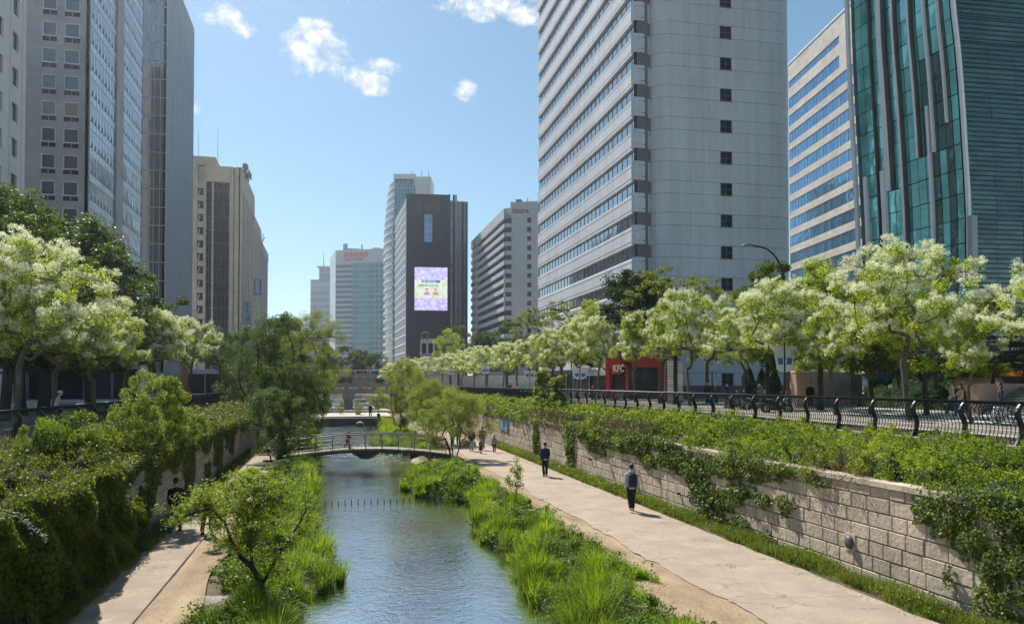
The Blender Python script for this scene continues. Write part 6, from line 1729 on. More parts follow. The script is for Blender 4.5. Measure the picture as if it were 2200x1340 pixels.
# broadleaf weeds mixed in
def weeds(name, label, fn, n, leaf, mat_, seed, y0, y1, h):
    rg = np.random.default_rng(seed); y = y0+(y1-y0)*rg.uniform(0, 1, n)**1.6; x, z, hs = fn(y, rg); k = ~np.isnan(x) & clear_of_rocks(x, y); x, y, z = x[k], y[k], z[k]
    cl = (np.sin(x*2.2+y*.9)+np.sin(y*1.7+x*.6)+rg.normal(size=len(x))*.3) > .25; x, y, z = x[cl], y[cl], z[cl]
    P = np.stack([x+rg.normal(size=len(x))*.08, y+rg.normal(size=len(x))*.08, z+rg.uniform(.02, h, len(x))], 1)
    tag(quads(name, leaf_quads(P, leaf*np.maximum(.9, y/24)**.7, .6, nrm=(0, 0, .8), jit=.7, rg=rg), mat_), label, 'weeds', kind='stuff')
weeds('weeds', 'broad-leaved weeds among the grass of the stone-walled bank', right_bank, 70000, .09, LEAF['weed'], 914, 11, 70, .5)
weeds('weeds', 'broad-leaved weeds along the foot of the pale stone wall', wallfoot, 26000, .075, LEAF['ivy'], 915, 9, 60, .35)
weeds('weeds', 'broad-leaved weeds among the grass of the ivy-walled bank', left_bank, 60000, .09, LEAF['weed'], 916, 11, 60, .55)

m_straw = leaf_mat('dry_straw', (.22,.16,.08), (.42,.33,.18), trans=.3, tcol=(1,1,.8))
grass('dry_stalks', 'dry straw-coloured stalks standing among the grass of the stone-walled bank', right_bank, 420, 11, 80, .85, m_straw, 921, blades=5, arc=.35, spreadr=.12, width=.010)
grass('dry_stalks', 'dry straw-coloured stalks standing among the grass of the ivy-walled bank', left_bank, 260, 11, 70, .8, m_straw, 922, blades=5, arc=.35, spreadr=.12, width=.010)
def litter():
    rg = np.random.default_rng(923); n = 2600
    y = 10 + 55*rg.uniform(0, 1, n)**1.6; side = rg.random(n)
    x = np.where(side < .45, 7.0 + np.abs(rg.normal(size=n))*.5, np.where(side < .8, 12.2 - np.abs(rg.normal(size=n))*.25, -5.3 + np.abs(rg.normal(size=n))*.3))
    z = np.full(n, .045); k = np.ones(n, bool)
    tag(quads('fallen_leaves', leaf_quads(np.stack([x, y, z], 1), .05*np.maximum(1, y/28), .6, nrm=(0,0,3), jit=.4, rg=rg), m_straw), 'small fallen leaves and debris scattered along the edges of the walks', 'fallen leaves', kind='stuff')
litter()

zb0 = lambda x, y: float(zbank_r(np.array([x]), np.array([y]))[0])-.02
for k, (ya, yb, xa, xb) in enumerate(((13.5,16,5.6,6.7),(19.5,22.5,6.3,7.5),(25,27.5,6.2,7.4),(29.5,33,6.8,7.5),(35.5,38.5,5.2,7.2),(41,44.5,5.4,7.0),(62,72,5.2,6.8))):
    bank('low_bushes', 'low leafy bush mixed into the grass of the stone-walled bank, %s group from the camera' % ORD[k], (xa, xb), (ya, yb), zb0, (.35, .75), .28, .5, LEAF['weed'], 1500, .075, 930+k, hull=False, cat='bushes', hx=xa)
for k, (ya, yb, xa, xb) in enumerate(((13.5,16.5,-2.8,-1.4),(20,24,-2.6,-1.4),(27,31,-2.8,-1.5),(36,44,-2.9,-1.6))):
    bank('low_bushes', 'low leafy bush mixed into the grass of the ivy-walled bank, %s group from the camera' % ORD[k], (xa, xb), (ya, yb), lambda x, y: -.25, (.4, .85), .3, .5, LEAF['weed'], 1500, .075, 940+k, hull=False, cat='bushes', hx=xa)

rgp = np.random.default_rng(951); n = 16000; x = rgp.uniform(-22, 24, n); zz = 4.4 + 2.9*rgp.uniform(0, 1, n)*np.abs(np.sin(x*.9)+.3*np.sin(x*2.7)); k = (np.sin(x*.45+1) > -.1); x, zz = x[k], zz[k]
tag(quads('wall_greenery', leaf_quads(np.stack([x, np.full(len(x), 212.6)-rgp.uniform(0, 1.2, len(x)), np.minimum(zz, 7.9)], 1), .32, .6, nrm=(0,-.6,.6), rg=rgp), LEAF['dark']), 'dark greenery growing in clumps along the far grey stone wall', 'greenery', kind='stuff')
# ================================================================ BRIDGES AND STREET LEVEL
m_steelrail = pmat('brushed_steel', (.17,.175,.175), (.12,.125,.125), scale=4, rough=.45, metal=.5)
m_deck = pmat('deck_boards', (.42,.36,.28), (.30,.255,.20), scale=2.5, rough=.85, fine=.15, island=.12)
m_beam = flat('dark_girder', (.035,.035,.04), .6)
def footbridge():
    Y0 = 51.5; XA, XB_ = -3.4, 7.6; ZA, RISE = .2, .46; HW = .85
    t = thing('footbridge', 'slim arched footbridge with steel railings over the stream', 'bridge', ((XA+XB_)/2, Y0, 0))
    zc = lambda x: ZA + RISE*(1-((x-(XA+XB_)/2)/((XB_-XA)/2))**2)
    xs = np.linspace(XA, XB_, 45)
    dk = MB()
    for a, b in zip(xs[:-1], xs[1:]):
        g = .012
        dk.add([(a+g,Y0-HW,zc(a)),(b-g,Y0-HW,zc(b)),(b-g,Y0+HW,zc(b)),(a+g,Y0+HW,zc(a)),(a+g,Y0-HW,zc(a)+.06),(b-g,Y0-HW,zc(b)+.06),(b-g,Y0+HW,zc(b)+.06),(a+g,Y0+HW,zc(a)+.06)],
               [(0,3,2,1),(4,5,6,7),(0,1,5,4),(1,2,6,5),(2,3,7,6),(3,0,4,7)])
    build('deck', dk, m_deck, t)
    for s in (-1, 1):
        g = MB(); rings = []
        for x in xs: 
            dpt = .15 + .09*abs(x-(XA+XB_)/2)/5; z = zc(x)
            rings.append([(x, Y0+s*(HW+.01), z-.004-dpt), (x, Y0+s*(HW+.13), z-.004-dpt), (x, Y0+s*(HW+.13), z-.004), (x, Y0+s*(HW+.01), z-.004)])
        g.loft(rings); build('girder', g, m_beam, t)
        for i in range(11):
            x = XA+.25+(XB_-XA-.5)*i/10; z = zc(x)
            build('rail_post', MB().tube([(x, Y0+s*(HW+.07), z-.15), (x, Y0+s*(HW+.07), z+.95)], .028, 6), m_steelrail, t)
        for hh, r in ((1.0, .032), (.72, .013), (.48, .013), (.24, .013)):
            build('handrail' if hh == 1 else 'rail', MB().tube([(x, Y0+s*(HW+.07), zc(x)+hh) for x in xs[1:-1]], r*1.25, 6), m_steelrail, t, smooth=True)
    c = MB(); mx_ = (XA+XB_)/2
    c.add([(mx_-.9,Y0-HW,zc(mx_)-.23),(mx_+.9,Y0-HW,zc(mx_)-.23),(mx_+.25,Y0-HW,zc(mx_)-.62),(mx_-.25,Y0-HW,zc(mx_)-.62),(mx_-.9,Y0+HW,zc(mx_)-.23),(mx_+.9,Y0+HW,zc(mx_)-.23),(mx_+.25,Y0+HW,zc(mx_)-.62),(mx_-.25,Y0+HW,zc(mx_)-.62)],
          [(0,3,2,1),(4,5,6,7),(0,1,5,4),(1,2,6,5),(2,3,7,6),(3,0,4,7)]); build('strut_shoe', c, m_beam, t)
    for s in (-1, 1):
        build('tension_cable', MB().tube([(XA+1.4, Y0+s*(HW+.15), zc(XA+1.4)-.1), (mx_, Y0+s*(HW+.15), zc(mx_)-.58), (XB_-2.2, Y0+s*(HW+.15), zc(XB_-2.2)+.25)], .018, 5), m_steelrail, t)
    for x in (XA-.4, XB_-.3): build('abutment', MB().box(x-.5, x+.9, Y0-HW-.1, Y0+HW+.1, -.9, .12), m_dgran, t)
    return zc, Y0
FBZ, FBY = footbridge()
m_bst = pmat('bridge_stone', (.38,.33,.29), (.28,.24,.21), scale=.8, rough=.9, bump=.01, fine=.15, island=.05)
def stone_bridge():
    Y0, Y1 = 131.0, 139.0; t = thing('stone_bridge', 'brown stone bridge with square openings in its parapet at the end of the stream', 'bridge', (3, 135, 0))
    XA, XB_ = -14.0, 18.0; zd0, zd1 = 3.15, 4.15
    build('deck_beam', MB().box(XA, XB_, Y0, Y1, zd0, zd1), m_bst, t)
    n = 5; L = (XB_-XA)
    for s, y in ((0, Y0), (1, Y1-.5)):
        pr = MB(); nn = 14
        for i in range(nn):
            a = XA + L*i/nn; b = XA + L*(i+1)/nn
            pr.box(a, a+.42, y, y+.45, zd1+.003, zd1+1.02)
            pr.box(a+.421, b-.001, y+.05, y+.40, zd1+.36, zd1+.62)
            for q0, q1 in ((.421, .60), (1.22, 1.50), (b-a-.18, b-a-.001)): pr.box(a+q0, a+q1, y+.05, y+.40, zd1+.004, zd1+.359)
        pr.box(XA, XB_, y, y+.5, zd1+1.021, zd1+1.25) if False else None
        pr.box(XA, XB_, y+.02, y+.43, zd1+.622, zd1+.80)
        build('parapet', pr, m_bst, t)
    for x in (-6.0, 2.6, 11.0):
        build('pier', MB().box(x-.7, x+.7, Y0+.3, Y1-.3, -.5, zd0-.9), m_bst, t)
        build('pier_cap', MB().box(x-.95, x+.95, Y0+.15, Y1-.15, zd0-.898, zd0-.003), m_bst, t)
stone_bridge()
def plaza_end():
    t = thing('plaza_wall', 'grey stone wall with carved relief marks closing the stream behind the stone bridge', 'wall', (4, 214, 0))
    mb = MB()
    for i in range(16):
        for k in range(6): mb.box(-22+3*i+.02, -22+3*(i+1)-.02, 213+.02*((i+k) % 2), 214, k*1.25+.01, (k+1)*1.25-.01)
    build('stone_courses', mb, m_bst, t)
    rl = MB(); rr = random.Random(3)
    for i in range(20): rl.box(-21.5+2.1*i, -20.6+2.1*i, 212.9, 213.0, 6.55, 7.05)
    for x in (-2, 1.1, 6, 8): rl.tube([(x+1.1*math.cos(a/6), 212.95, 4.6+1.1*math.sin(a/6)) for a in range(2, 15)], .13, 5)
    build('relief_marks', rl, pmat('pale_relief', (.5,.47,.43), (.42,.4,.37), scale=1), t)
    w_ = thing('white_barrier', 'white metal barrier rail on top of the far stone wall', 'barrier', (3, 214.3, 7.5))
    r = MB(); r.box(-18, 14, 214.2, 214.32, 8.35, 8.5); build('rail', r, flat('white_paint', (.7,.72,.74), .5), w_)
    for i in range(9): build('post', MB().box(-18+4*i-.08, -18+4*i+.08, 214.2, 214.32, 7.5, 8.348), flat('white_paint', (.7,.72,.74), .5), w_)
    gx = MB(); gx.box(-90, 110, 214, 260, ZR+.0, 7.1); o = build('plaza_terrace', gx, m_pave); tag(o, kind='structure')
    # purple cone shape on the plaza
    x, y, d = at_Y(712, 228); c = thing('purple_cone', 'purple cone-shaped structure seen above the far stone wall', 'sculpture', (x, y, 7.5))
    mb = MB(); z1 = zat(752, d); R0 = 1.75
    mb.loft([[(x+r*math.cos(a*math.pi/10)*(1+.06*(a % 2)), y+r*math.sin(a*math.pi/10)*(1+.06*(a % 2)), z) for a in range(20)] for r, z in ((R0, 7.5), (R0*.98, 7.5+(z1-7.5)*.3), (R0*.75, 7.5+(z1-7.5)*.65), (R0*.35, z1), (.08, z1+.9))])
    build('shell', mb, pmat('purple_cloth', (.10,.045,.15), (.06,.03,.10), scale=.8, rough=.7), c)
    # a traffic signal and post
    s_ = thing('signal_post', 'white post with a small red and white sign above the far wall', 'signal post', (9.0, 213.5, 7.5))
    x, y, d = at_Y(790, 213.6)
    build('post', MB().tube([(x, y, 7.4), (x, y, zat(786, d))], .11, 6), flat('white_paint', (.7,.72,.74), .5), s_)
    build('sign', MB().box(x-.5, x+.5, y-.12, y, zat(794, d), zat(785, d)), flat('sign_red', (.6,.10,.07), .5), s_)
plaza_end()
def car(label, x, y, z, ang, colr):
    t = thing('parked_car', label, 'car', (x, y, z), 'cars on the far plaza'); c, s = math.cos(ang), math.sin(ang)
    def T(mb): mb.V = [(x+px*c-py*s, y+px*s+py*c, z+pz) for px, py, pz in mb.V]; return mb
    prof = [(-2.2,.35),(-2.25,.8),(-1.9,.95),(2.0,.9),(2.25,.65),(2.2,.35)]
    build('body', T(MB().loft([[(a, b, h) for a, h in prof] for b in (-.85,.85)])), flat('car_paint', colr, .3), t)
    build('cabin', T(MB().loft([[(-1.6,b,.955),(-1.2,b*.85,1.42),(.4,b*.85,1.42),(1.1,b,.945)] for b in (-.78,.78)])), m_wdark, t)
    for q in (-1.35, 1.35):
        for b in (-.8, .8): build('wheel', T(MB().torus((q, b, .32), .22, .1, 'y', 16, 6)), m_beam, t)
for px, dd, a, cc, lab in ((836, 231, .2, (.7,.7,.72), 'white car on the far plaza, left one'), (852, 226, -.3, (.65,.66,.68), 'white car on the far plaza, right one'), (818, 233, .1, (.05,.06,.09), 'dark car on the far plaza')):
    x, y = at_d(px, dd); car(lab, x, y, 7.5, a, cc)
# stakes with a line across the stream
SORD = ['first','second','third','fourth','fifth','sixth','seventh','eighth','ninth','tenth','eleventh','twelfth','thirteenth','fourteenth','fifteenth','sixteenth','seventeenth','eighteenth','nineteenth','twentieth']
def stakes():
    pts = [at_z(px, py, WATER) for px, py in ((700,1083),(960,1072))]
    n = 20
    for i in range(n):
        t_ = i/(n-1); lab = 'small dark stake in the stream row, %s from the left' % SORD[i]; x = pts[0][0]+(pts[1][0]-pts[0][0])*t_; y = pts[0][1]+(pts[1][1]-pts[0][1])*t_ + .12*math.sin(t_*9)
        mb = MB().tube([(x, y, -.95), (x, y, WATER+.17+.03*math.sin(i*2.3))], .02, 6)
        if i == 0: first = tag(build('stake', mb, flat('stake_black', (.03,.03,.03), .7), base=(x, y, -.95)), lab, 'stake', 'stakes in a row across the stream'); fx, fy = x, y
        else:
            c = first.copy(); COL.objects.link(c); c.location = (x, y, -.95); c['label'] = lab
    l = MB().tube([(pts[0][0]+(pts[1][0]-pts[0][0])*k/12, pts[0][1]+(pts[1][1]-pts[0][1])*k/12, WATER+.06+.02*math.sin(k*3)) for k in range(13)], .006, 4)
    tag(build('line', l, m_frame), 'thin line strung along the stakes across the stream', 'line')
stakes()

# ---------------------------------------------------------------- rocks
m_rock = pmat('pale_rock', (.42,.39,.34), (.22,.20,.175), scale=2.2, rough=.9, bump=.03, bscale=7, fine=.2)
def rock(x, y, z, sx, sy, sz, seed, label, group='rocks along the stream banks'):
    rr = random.Random(seed); bm_ = bmesh.new(); bmesh.ops.create_icosphere(bm_, subdivisions=3, radius=1)
    pl = [Vector((rr.uniform(-1,1), rr.uniform(-1,1), rr.uniform(-.3,1))).normalized() for _ in range(9)]; lv = [rr.uniform(.62, .9) for _ in pl]
    for v in bm_.verts:
        p = v.co.copy()
        for n_, l in zip(pl, lv):
            dd = p.dot(n_)-l
            if dd > 0: p -= n_*dd
        p += p.normalized()*.06*mnoise.noise(p*2.5+Vector((seed, 0, 0)))
        v.co = Vector((p.x*sx, p.y*sy, p.z*sz))
    me = bpy.data.meshes.new('rock'); bm_.to_mesh(me); bm_.free(); me.materials.append(m_rock)
    o = link('rock', me); o.location = (x, y, z); o.rotation_euler = (0, 0, rr.uniform(0, 6)); BASE[o.name] = Vector((x, y, z))
    return tag(o, label, 'rock', group)
for i, (px, py, s, fl, lab) in enumerate(((1425,1330,.42,.4,'pale rock at the bottom edge of the picture beside the earth path'),(1350,1305,.28,.4,'small pale rock in the grass left of the bottom one'),(1130,1108,.34,.5,'pale flat rock at the bank beside the sapling'),(1175,1115,.2,.5,'small rock right of the flat one by the sapling'),
        (1018,1032,.62,.6,'grey rock outcrop where the wide walk meets the reeds'),(1005,1010,.5,.6,'dark grey rock just behind the outcrop at the reeds'),(1045,1012,.4,.5,'pale rock right of the outcrop at the reeds'),(1000,975,.5,.6,'round dark rock under the spreading willow'),(985,965,.45,.7,'black rock beside the willow stems'),
        (1215,1140,.26,.4,'small pale rock half hidden by grass, stone-walled bank'),(1290,1195,.22,.4,'pale stone at the edge of the earth path'),(1380,1262,.25,.35,'pale flat stone in the grass near the bottom, stone-walled bank'),
        (440,1290,.75,.35,'large flat pale rock on the ivy-walled bank at the bottom'),(490,1215,.5,.5,'pale rock beside the foot of the leaning tree'),(545,1190,.42,.6,'rounded pale rock behind the leaning tree'),(500,1140,.5,.5,'pale boulder seen through the leaning tree'),(580,1165,.3,.5,'small rock right of the leaning tree'),
        (660,905,.7,.6,'pale rock at the water edge, ivy-walled bank beyond the footbridge'),(775,908,.5,.6,'pale rock in front of the weir'),(800,903,.5,.7,'grey rock at the right end of the weir'),(835,908,.5,.6,'dark rock right of the weir'),(855,900,.7,.5,'pale flat rock right of the weir'),(880,912,.7,.5,'grey rock on the far stone-walled bank'),(905,915,.6,.6,'small grey rock on the far stone-walled bank'),
        (930,985,.35,.6,'rock by the right abutment of the footbridge'),(640,1005,.5,.5,'dark rock on the ivy-walled bank below the footbridge'),(655,1025,.4,.5,'small dark rock on the ivy-walled bank below the footbridge'))):
    x, y, d = at_z(px, py, -.12); rock(x, y, -.22 if px > 600 or py > 1000 else -.1, s, s*1.1, s*fl, 40+i, lab)

# ---------------------------------------------------------------- street furniture and small structures
def street_lamp(label, px_post, X, z0, px_head, py_top, py_head):
    x, y, d = at_X(px_post, X); t = thing('street_lamp', label, 'street lamp', (x, y, z0)); zt = zat(py_top, d)
    hx, hy = at_d(px_head, d-.5); dv = Vector((hx-x, hy-y, 0)); L = dv.length
    pts = [(x, y, z0), (x, y, zt-2.6)]
    for k in range(1, 9):
        a = k/8*math.pi/2; pts.append((x+dv.x*(1-math.cos(a))*.75, y+dv.y*(1-math.cos(a))*.75, zt-2.6+2.4*math.sin(a)))
    zl = zat(py_head, d)
    pts.append((x+dv.x*.92, y+dv.y*.92, zt-.15))
    build('pole', MB().tube(pts, [.09,.075]+[.06]*8+[.05], 8), m_iron, t, smooth=True)
    h = MB(); u = dv.normalized(); c = Vector((x, y, 0))+dv*.98
    h.loft([[(c.x+u.x*a+(-u.y)*b*math.cos(q), c.y+u.y*a+u.x*b*math.cos(q), zt-.14+cz+.09*math.sin(q)*b/.16) for q in [i*math.pi/4 for i in range(8)]] for a, b, cz in ((-.45,.05,-.02),(-.3,.12,0),(0,.17,.02),(.3,.15,.0),(.5,.05,-.03))])
    build('lamp_head', h, flat('lamp_head_grey', (.16,.17,.18), .4), t, smooth=True)
street_lamp('tall street lamp with curved arm in front of the white tower', 1686, 29.0, ZR, 1610, 524, 522)
street_lamp('small distant street lamp beside the feathery tree', 1228, 27.5, ZR, 1186, 662, 664)
def twin_lamp(px, X):
    x, y, d = at_X(px, X); t = thing('twin_lamp', 'low dark post with two round hanging lamps, by the white tower wall', 'lamp post', (x, y, ZR)); zt = zat(799, d)
    build('post', MB().tube([(x, y, ZR), (x, y, zt)], .05, 8), m_iron, t)
    for s in (-1, 1):
        build('arm', MB().tube([(x, y, zt-.15), (x+s*.12, y, zt+.04), (x+s*.32, y, zt+.05), (x+s*.42, y, zt-.15), (x+s*.42, y, zt-.3)], .02, 6), m_iron, t)
        build('globe', MB().ell((x+s*.42, y, zt-.45), (.15,.15,.17), 10, 8), flat('globe_glass', (.45,.46,.46), .3), t, smooth=True)
twin_lamp(1530, 31.5)
def far_lampposts():
    pass
# restaurant front set into the tower base
def kfc():
    t = thing('restaurant', 'red restaurant front with white KFC letters at the foot of the white tower', 'shop front', (33.2, 90, ZR))
    f = Fac((0,0),(1,0)); 
    A = at_d(1308, 88.0); B = at_d(1428, 80.5); f = Fac(A, B); L = f.L
    red = pmat('red_paint', (.42,.025,.02), (.33,.02,.018), scale=1, rough=.45)
    zt = zat(766, 86)
    fr = MB(); s = lambda px: (Vector(at_d(px, 88.0+(80.5-88.0)*(px-1308)/120))-f.O).length
    f.box(fr, 0, .7, ZR, zt, 0, .5); f.box(fr, .701, L-.501, zt-1.25, zt, 0, .5); f.box(fr, L-.5, L, ZR, zt, 0, .5); f.box(fr, s(1351), s(1356), ZR, zt-1.252, .1, .4)
    build('frame', fr, red, t)
    g = MB()
    for (a, b) in ((.75, s(1336)), (s(1336)+.08, s(1351)-.03), (s(1357)+.05, s(1380)), (s(1380)+.08, L-.55)): f.box(g, a, b, ZR+.05, zt-1.3, .05, .09)
    build('door', g, m_wdark, t)
    bk = MB(); f.box(bk, -.3, L+.3, ZR, zt+1.9, -.6, -.01); build('surround', bk, pmat('dim_plaster', (.27,.255,.235), (.21,.2,.185), scale=.6), t)
    sg = MB(); f.box(sg, s(1322), s(1345), zt-1.95, zt-.62, .502, .56); build('sign_panel', sg, red, t)
    text_mesh('KFC', 1.05, flat('letter_white', (.85,.83,.80), .5), 'sign_letters', t, f.p(s(1326), .58, zt-1.66), f.D, bold=.03, extrude=.02)
    for (px, w_) in ((1322, 1.0), (1333, 1.0)):
        x, y = at_d(px, 78); b = thing('menu_board', 'low red and white menu panel standing before the restaurant front, %s one' % ('left' if px < 1330 else 'right'), 'panel', (x, y, ZR))
        build('panel', MB().box(x-.5, x+.35, y-.04, y+.04, ZR+.15, ZR+1.05), pmat('red_panel', (.62,.10,.07), (.60,.45,.40), scale=2.2, rough=.5, lo=.45, hi=.55), b)
        build('legs', MB().box(x-.5, x-.44, y-.1, y+.1, ZR, ZR+.148).box(x+.29, x+.35, y-.1, y+.1, ZR, ZR+.148), m_iron, b)
kfc()
def awning():
    x, y = at_d(1280, 90); t = thing('awning', 'white sloping awning left of the red restaurant front', 'awning', (x, y, ZR))
    mb = MB(); mb.add([(x-1.2,y,ZR+2.6),(x+1.6,y,ZR+2.6),(x+1.6,y+2.4,ZR+3.5),(x-1.2,y+2.4,ZR+3.5),(x-1.2,y,ZR+2.68),(x+1.6,y,ZR+2.68),(x+1.6,y+2.4,ZR+3.58),(x-1.2,y+2.4,ZR+3.58)], [(0,3,2,1),(4,5,6,7),(0,1,5,4),(1,2,6,5),(2,3,7,6),(3,0,4,7)])
    build('canopy', mb, flat('white_canvas', (.7,.7,.68), .8), t)
    build('posts', MB().tube([(x-1.1,y+.05,ZR),(x-1.1,y+.05,ZR+2.598)],.04,6).tube([(x+1.5,y+.05,ZR),(x+1.5,y+.05,ZR+2.598)],.04,6), m_steelrail, t)
awning()
def directory():
    x, y = at_d(1450, 62); d = 62; t = thing('directory_board', 'wide directory board of pale horizontal name strips with a dark central post', 'sign board', (x, y, ZR)); W = 35/FPX*d/2; zt = zat(774, d)
    build('post', MB().box(x-.16, x+.16, y-.14, y+.14, ZR, zt+.5), m_iron, t)
    rr = random.Random(8); z = zt; k = 0
    cols = [(.55,.53,.50),(.60,.52,.44),(.40,.42,.44),(.62,.62,.60),(.50,.44,.38)]
    while z > ZR+.3:
        for (a, b) in ((-W, -.17), (.17, W)):
            build('name_strip', MB().box(x+a, x+b, y-.1, y+.02, z-.20, z-.015), flat('strip', rr.choice(cols), .6), t)
        z -= .215; k += 1
    build('backing', MB().box(x-W-.03, x-.165, y+.021, y+.1, ZR+.1, zt+.02).box(x+.165, x+W+.03, y+.021, y+.1, ZR+.1, zt+.02), m_iron, t)
directory()
m_bw = flat('banner_white', (.70,.71,.74), .8); m_bb = flat('banner_blue', (.05,.16,.42), .7)
def banner(label, px, X, pyt, pyb, w=.62, tilt=.12):
    x, y, d = at_X(px, X); zt, zb = zat(pyt, d), zat(pyb, d)
    t = thing('street_banner', label, 'banner', (x, y, ZR), 'banners hung from street posts')
    build('post', MB().tube([(x, y, ZR), (x, y, zt+.25)], .04, 6), m_iron, t)
    for s in (-1, 1):
        b = MB(); x0, x1 = x+s*.06, x+s*(.06+w)
        b.add([(x0,y-.01,zt),(x1,y-.03,zt-.02),(x1-s*w*.35,y-.03,zb+.15),(x0,y-.01,zb),(x0,y+.01,zt),(x1,y-.01,zt-.02),(x1-s*w*.35,y-.01,zb+.15),(x0,y+.01,zb)], [(0,1,2,3),(4,7,6,5),(0,4,5,1),(1,5,6,2),(2,6,7,3),(3,7,4,0)])
        c = build('cloth', b, m_bw, t)
        e = MB(); zz = zt-(zt-zb)*.45; e.add([(x0+s*w*.1,y-.035,zz),(x0+s*w*.62,y-.045,zz-.02),(x0+s*w*.5,y-.045,zz-.4),(x0+s*w*.1,y-.035,zz-.4)], [(0,1,2,3)]); build('emblem', e, m_bb, c)
banner('white and blue forked banner under the lamp-side flowering tree', 1686, 25.6, 742, 800, .7)
banner('white and blue banner left of the red restaurant front', 1246, 26.0, 790, 815, .95)
banner('white banner with blue mark, second beyond the restaurant', 1138, 25.0, 795, 812, .8)
banner('white banner with blue mark, third beyond the restaurant', 1043, 24.5, 785, 803, .8)
banner('white banner farthest down the stone-walled bank', 969, 24.5, 790, 805, .8)

# granite planter, garden slope, hedge, steps --------------------------------
m_red_gr = pmat('reddish_granite', (.36,.235,.18), (.28,.18,.14), scale=.9, rough=.6, fine=.12, fine_scale=25, island=.06)
def planter():
    t = thing('granite_planter', 'curved reddish granite planter wall below a clipped hedge', 'planter', (38, 54, ZR))
    d0 = 56.0; zt = zat(800, d0); pts = []
    P = [at_d(1697, 58.5), at_d(1712, 56), at_d(1740, 55), at_d(1775, 56.5), at_d(1812, 60), at_d(1838, 64)]
    inner = [(x+2.2, y+2.0) for x, y in P]
    for (a, b, c, d_) in zip(P[:-1], P[1:], inner[:-1], inner[1:]):
        w_ = MB(); 
        for k in range(3):
            z0, z1 = ZR+(zt-ZR)*k/3+.006, ZR+(zt-ZR)*(k+1)/3-.006
            f = Fac(a, b); n = 3
            for q in range(n): 
                s0, s1 = f.L*q/n+.006, f.L*(q+1)/n-.006; f.box(w_, s0, s1, z0, z1, -.3, 0)
        build('granite_panel', w_, m_red_gr, t)
    cp = MB(); cp.prism([(x-.08, y-.08) for x, y in P] + [(x+.4, y+.6) for x, y in P[::-1]], zt+.004, zt+.12); build('coping', cp, m_granite, t)
    so = MB(); so.prism([(x+.32, y+.32) for x, y in P] + inner[::-1], ZR, zt-.05); build('soil', so, m_soil, t)
    rg = np.random.default_rng(61); n = 9000; tt = rg.uniform(0, 1, n)*(len(P)-1); i = np.minimum(tt.astype(int), len(P)-2); fr = (tt-i)[:, None]; A = np.array(P)
    base = A[i]*(1-fr)+A[i+1]*fr; off = rg.uniform(.3, 1.7, n)[:, None]
    Q = np.concatenate([base+off*np.array([.7,.6]), (zt+rg.uniform(.05, .75, n)+.2*np.sin(tt*7))[:, None]], 1)
    tag(quads('hedge', leaf_quads(Q, .11, .5, nrm=(0,0,.5), rg=rg), LEAF['young'], base=(38, 56, zt)), 'light green hedge on top of the reddish granite planter', 'hedge')
planter()
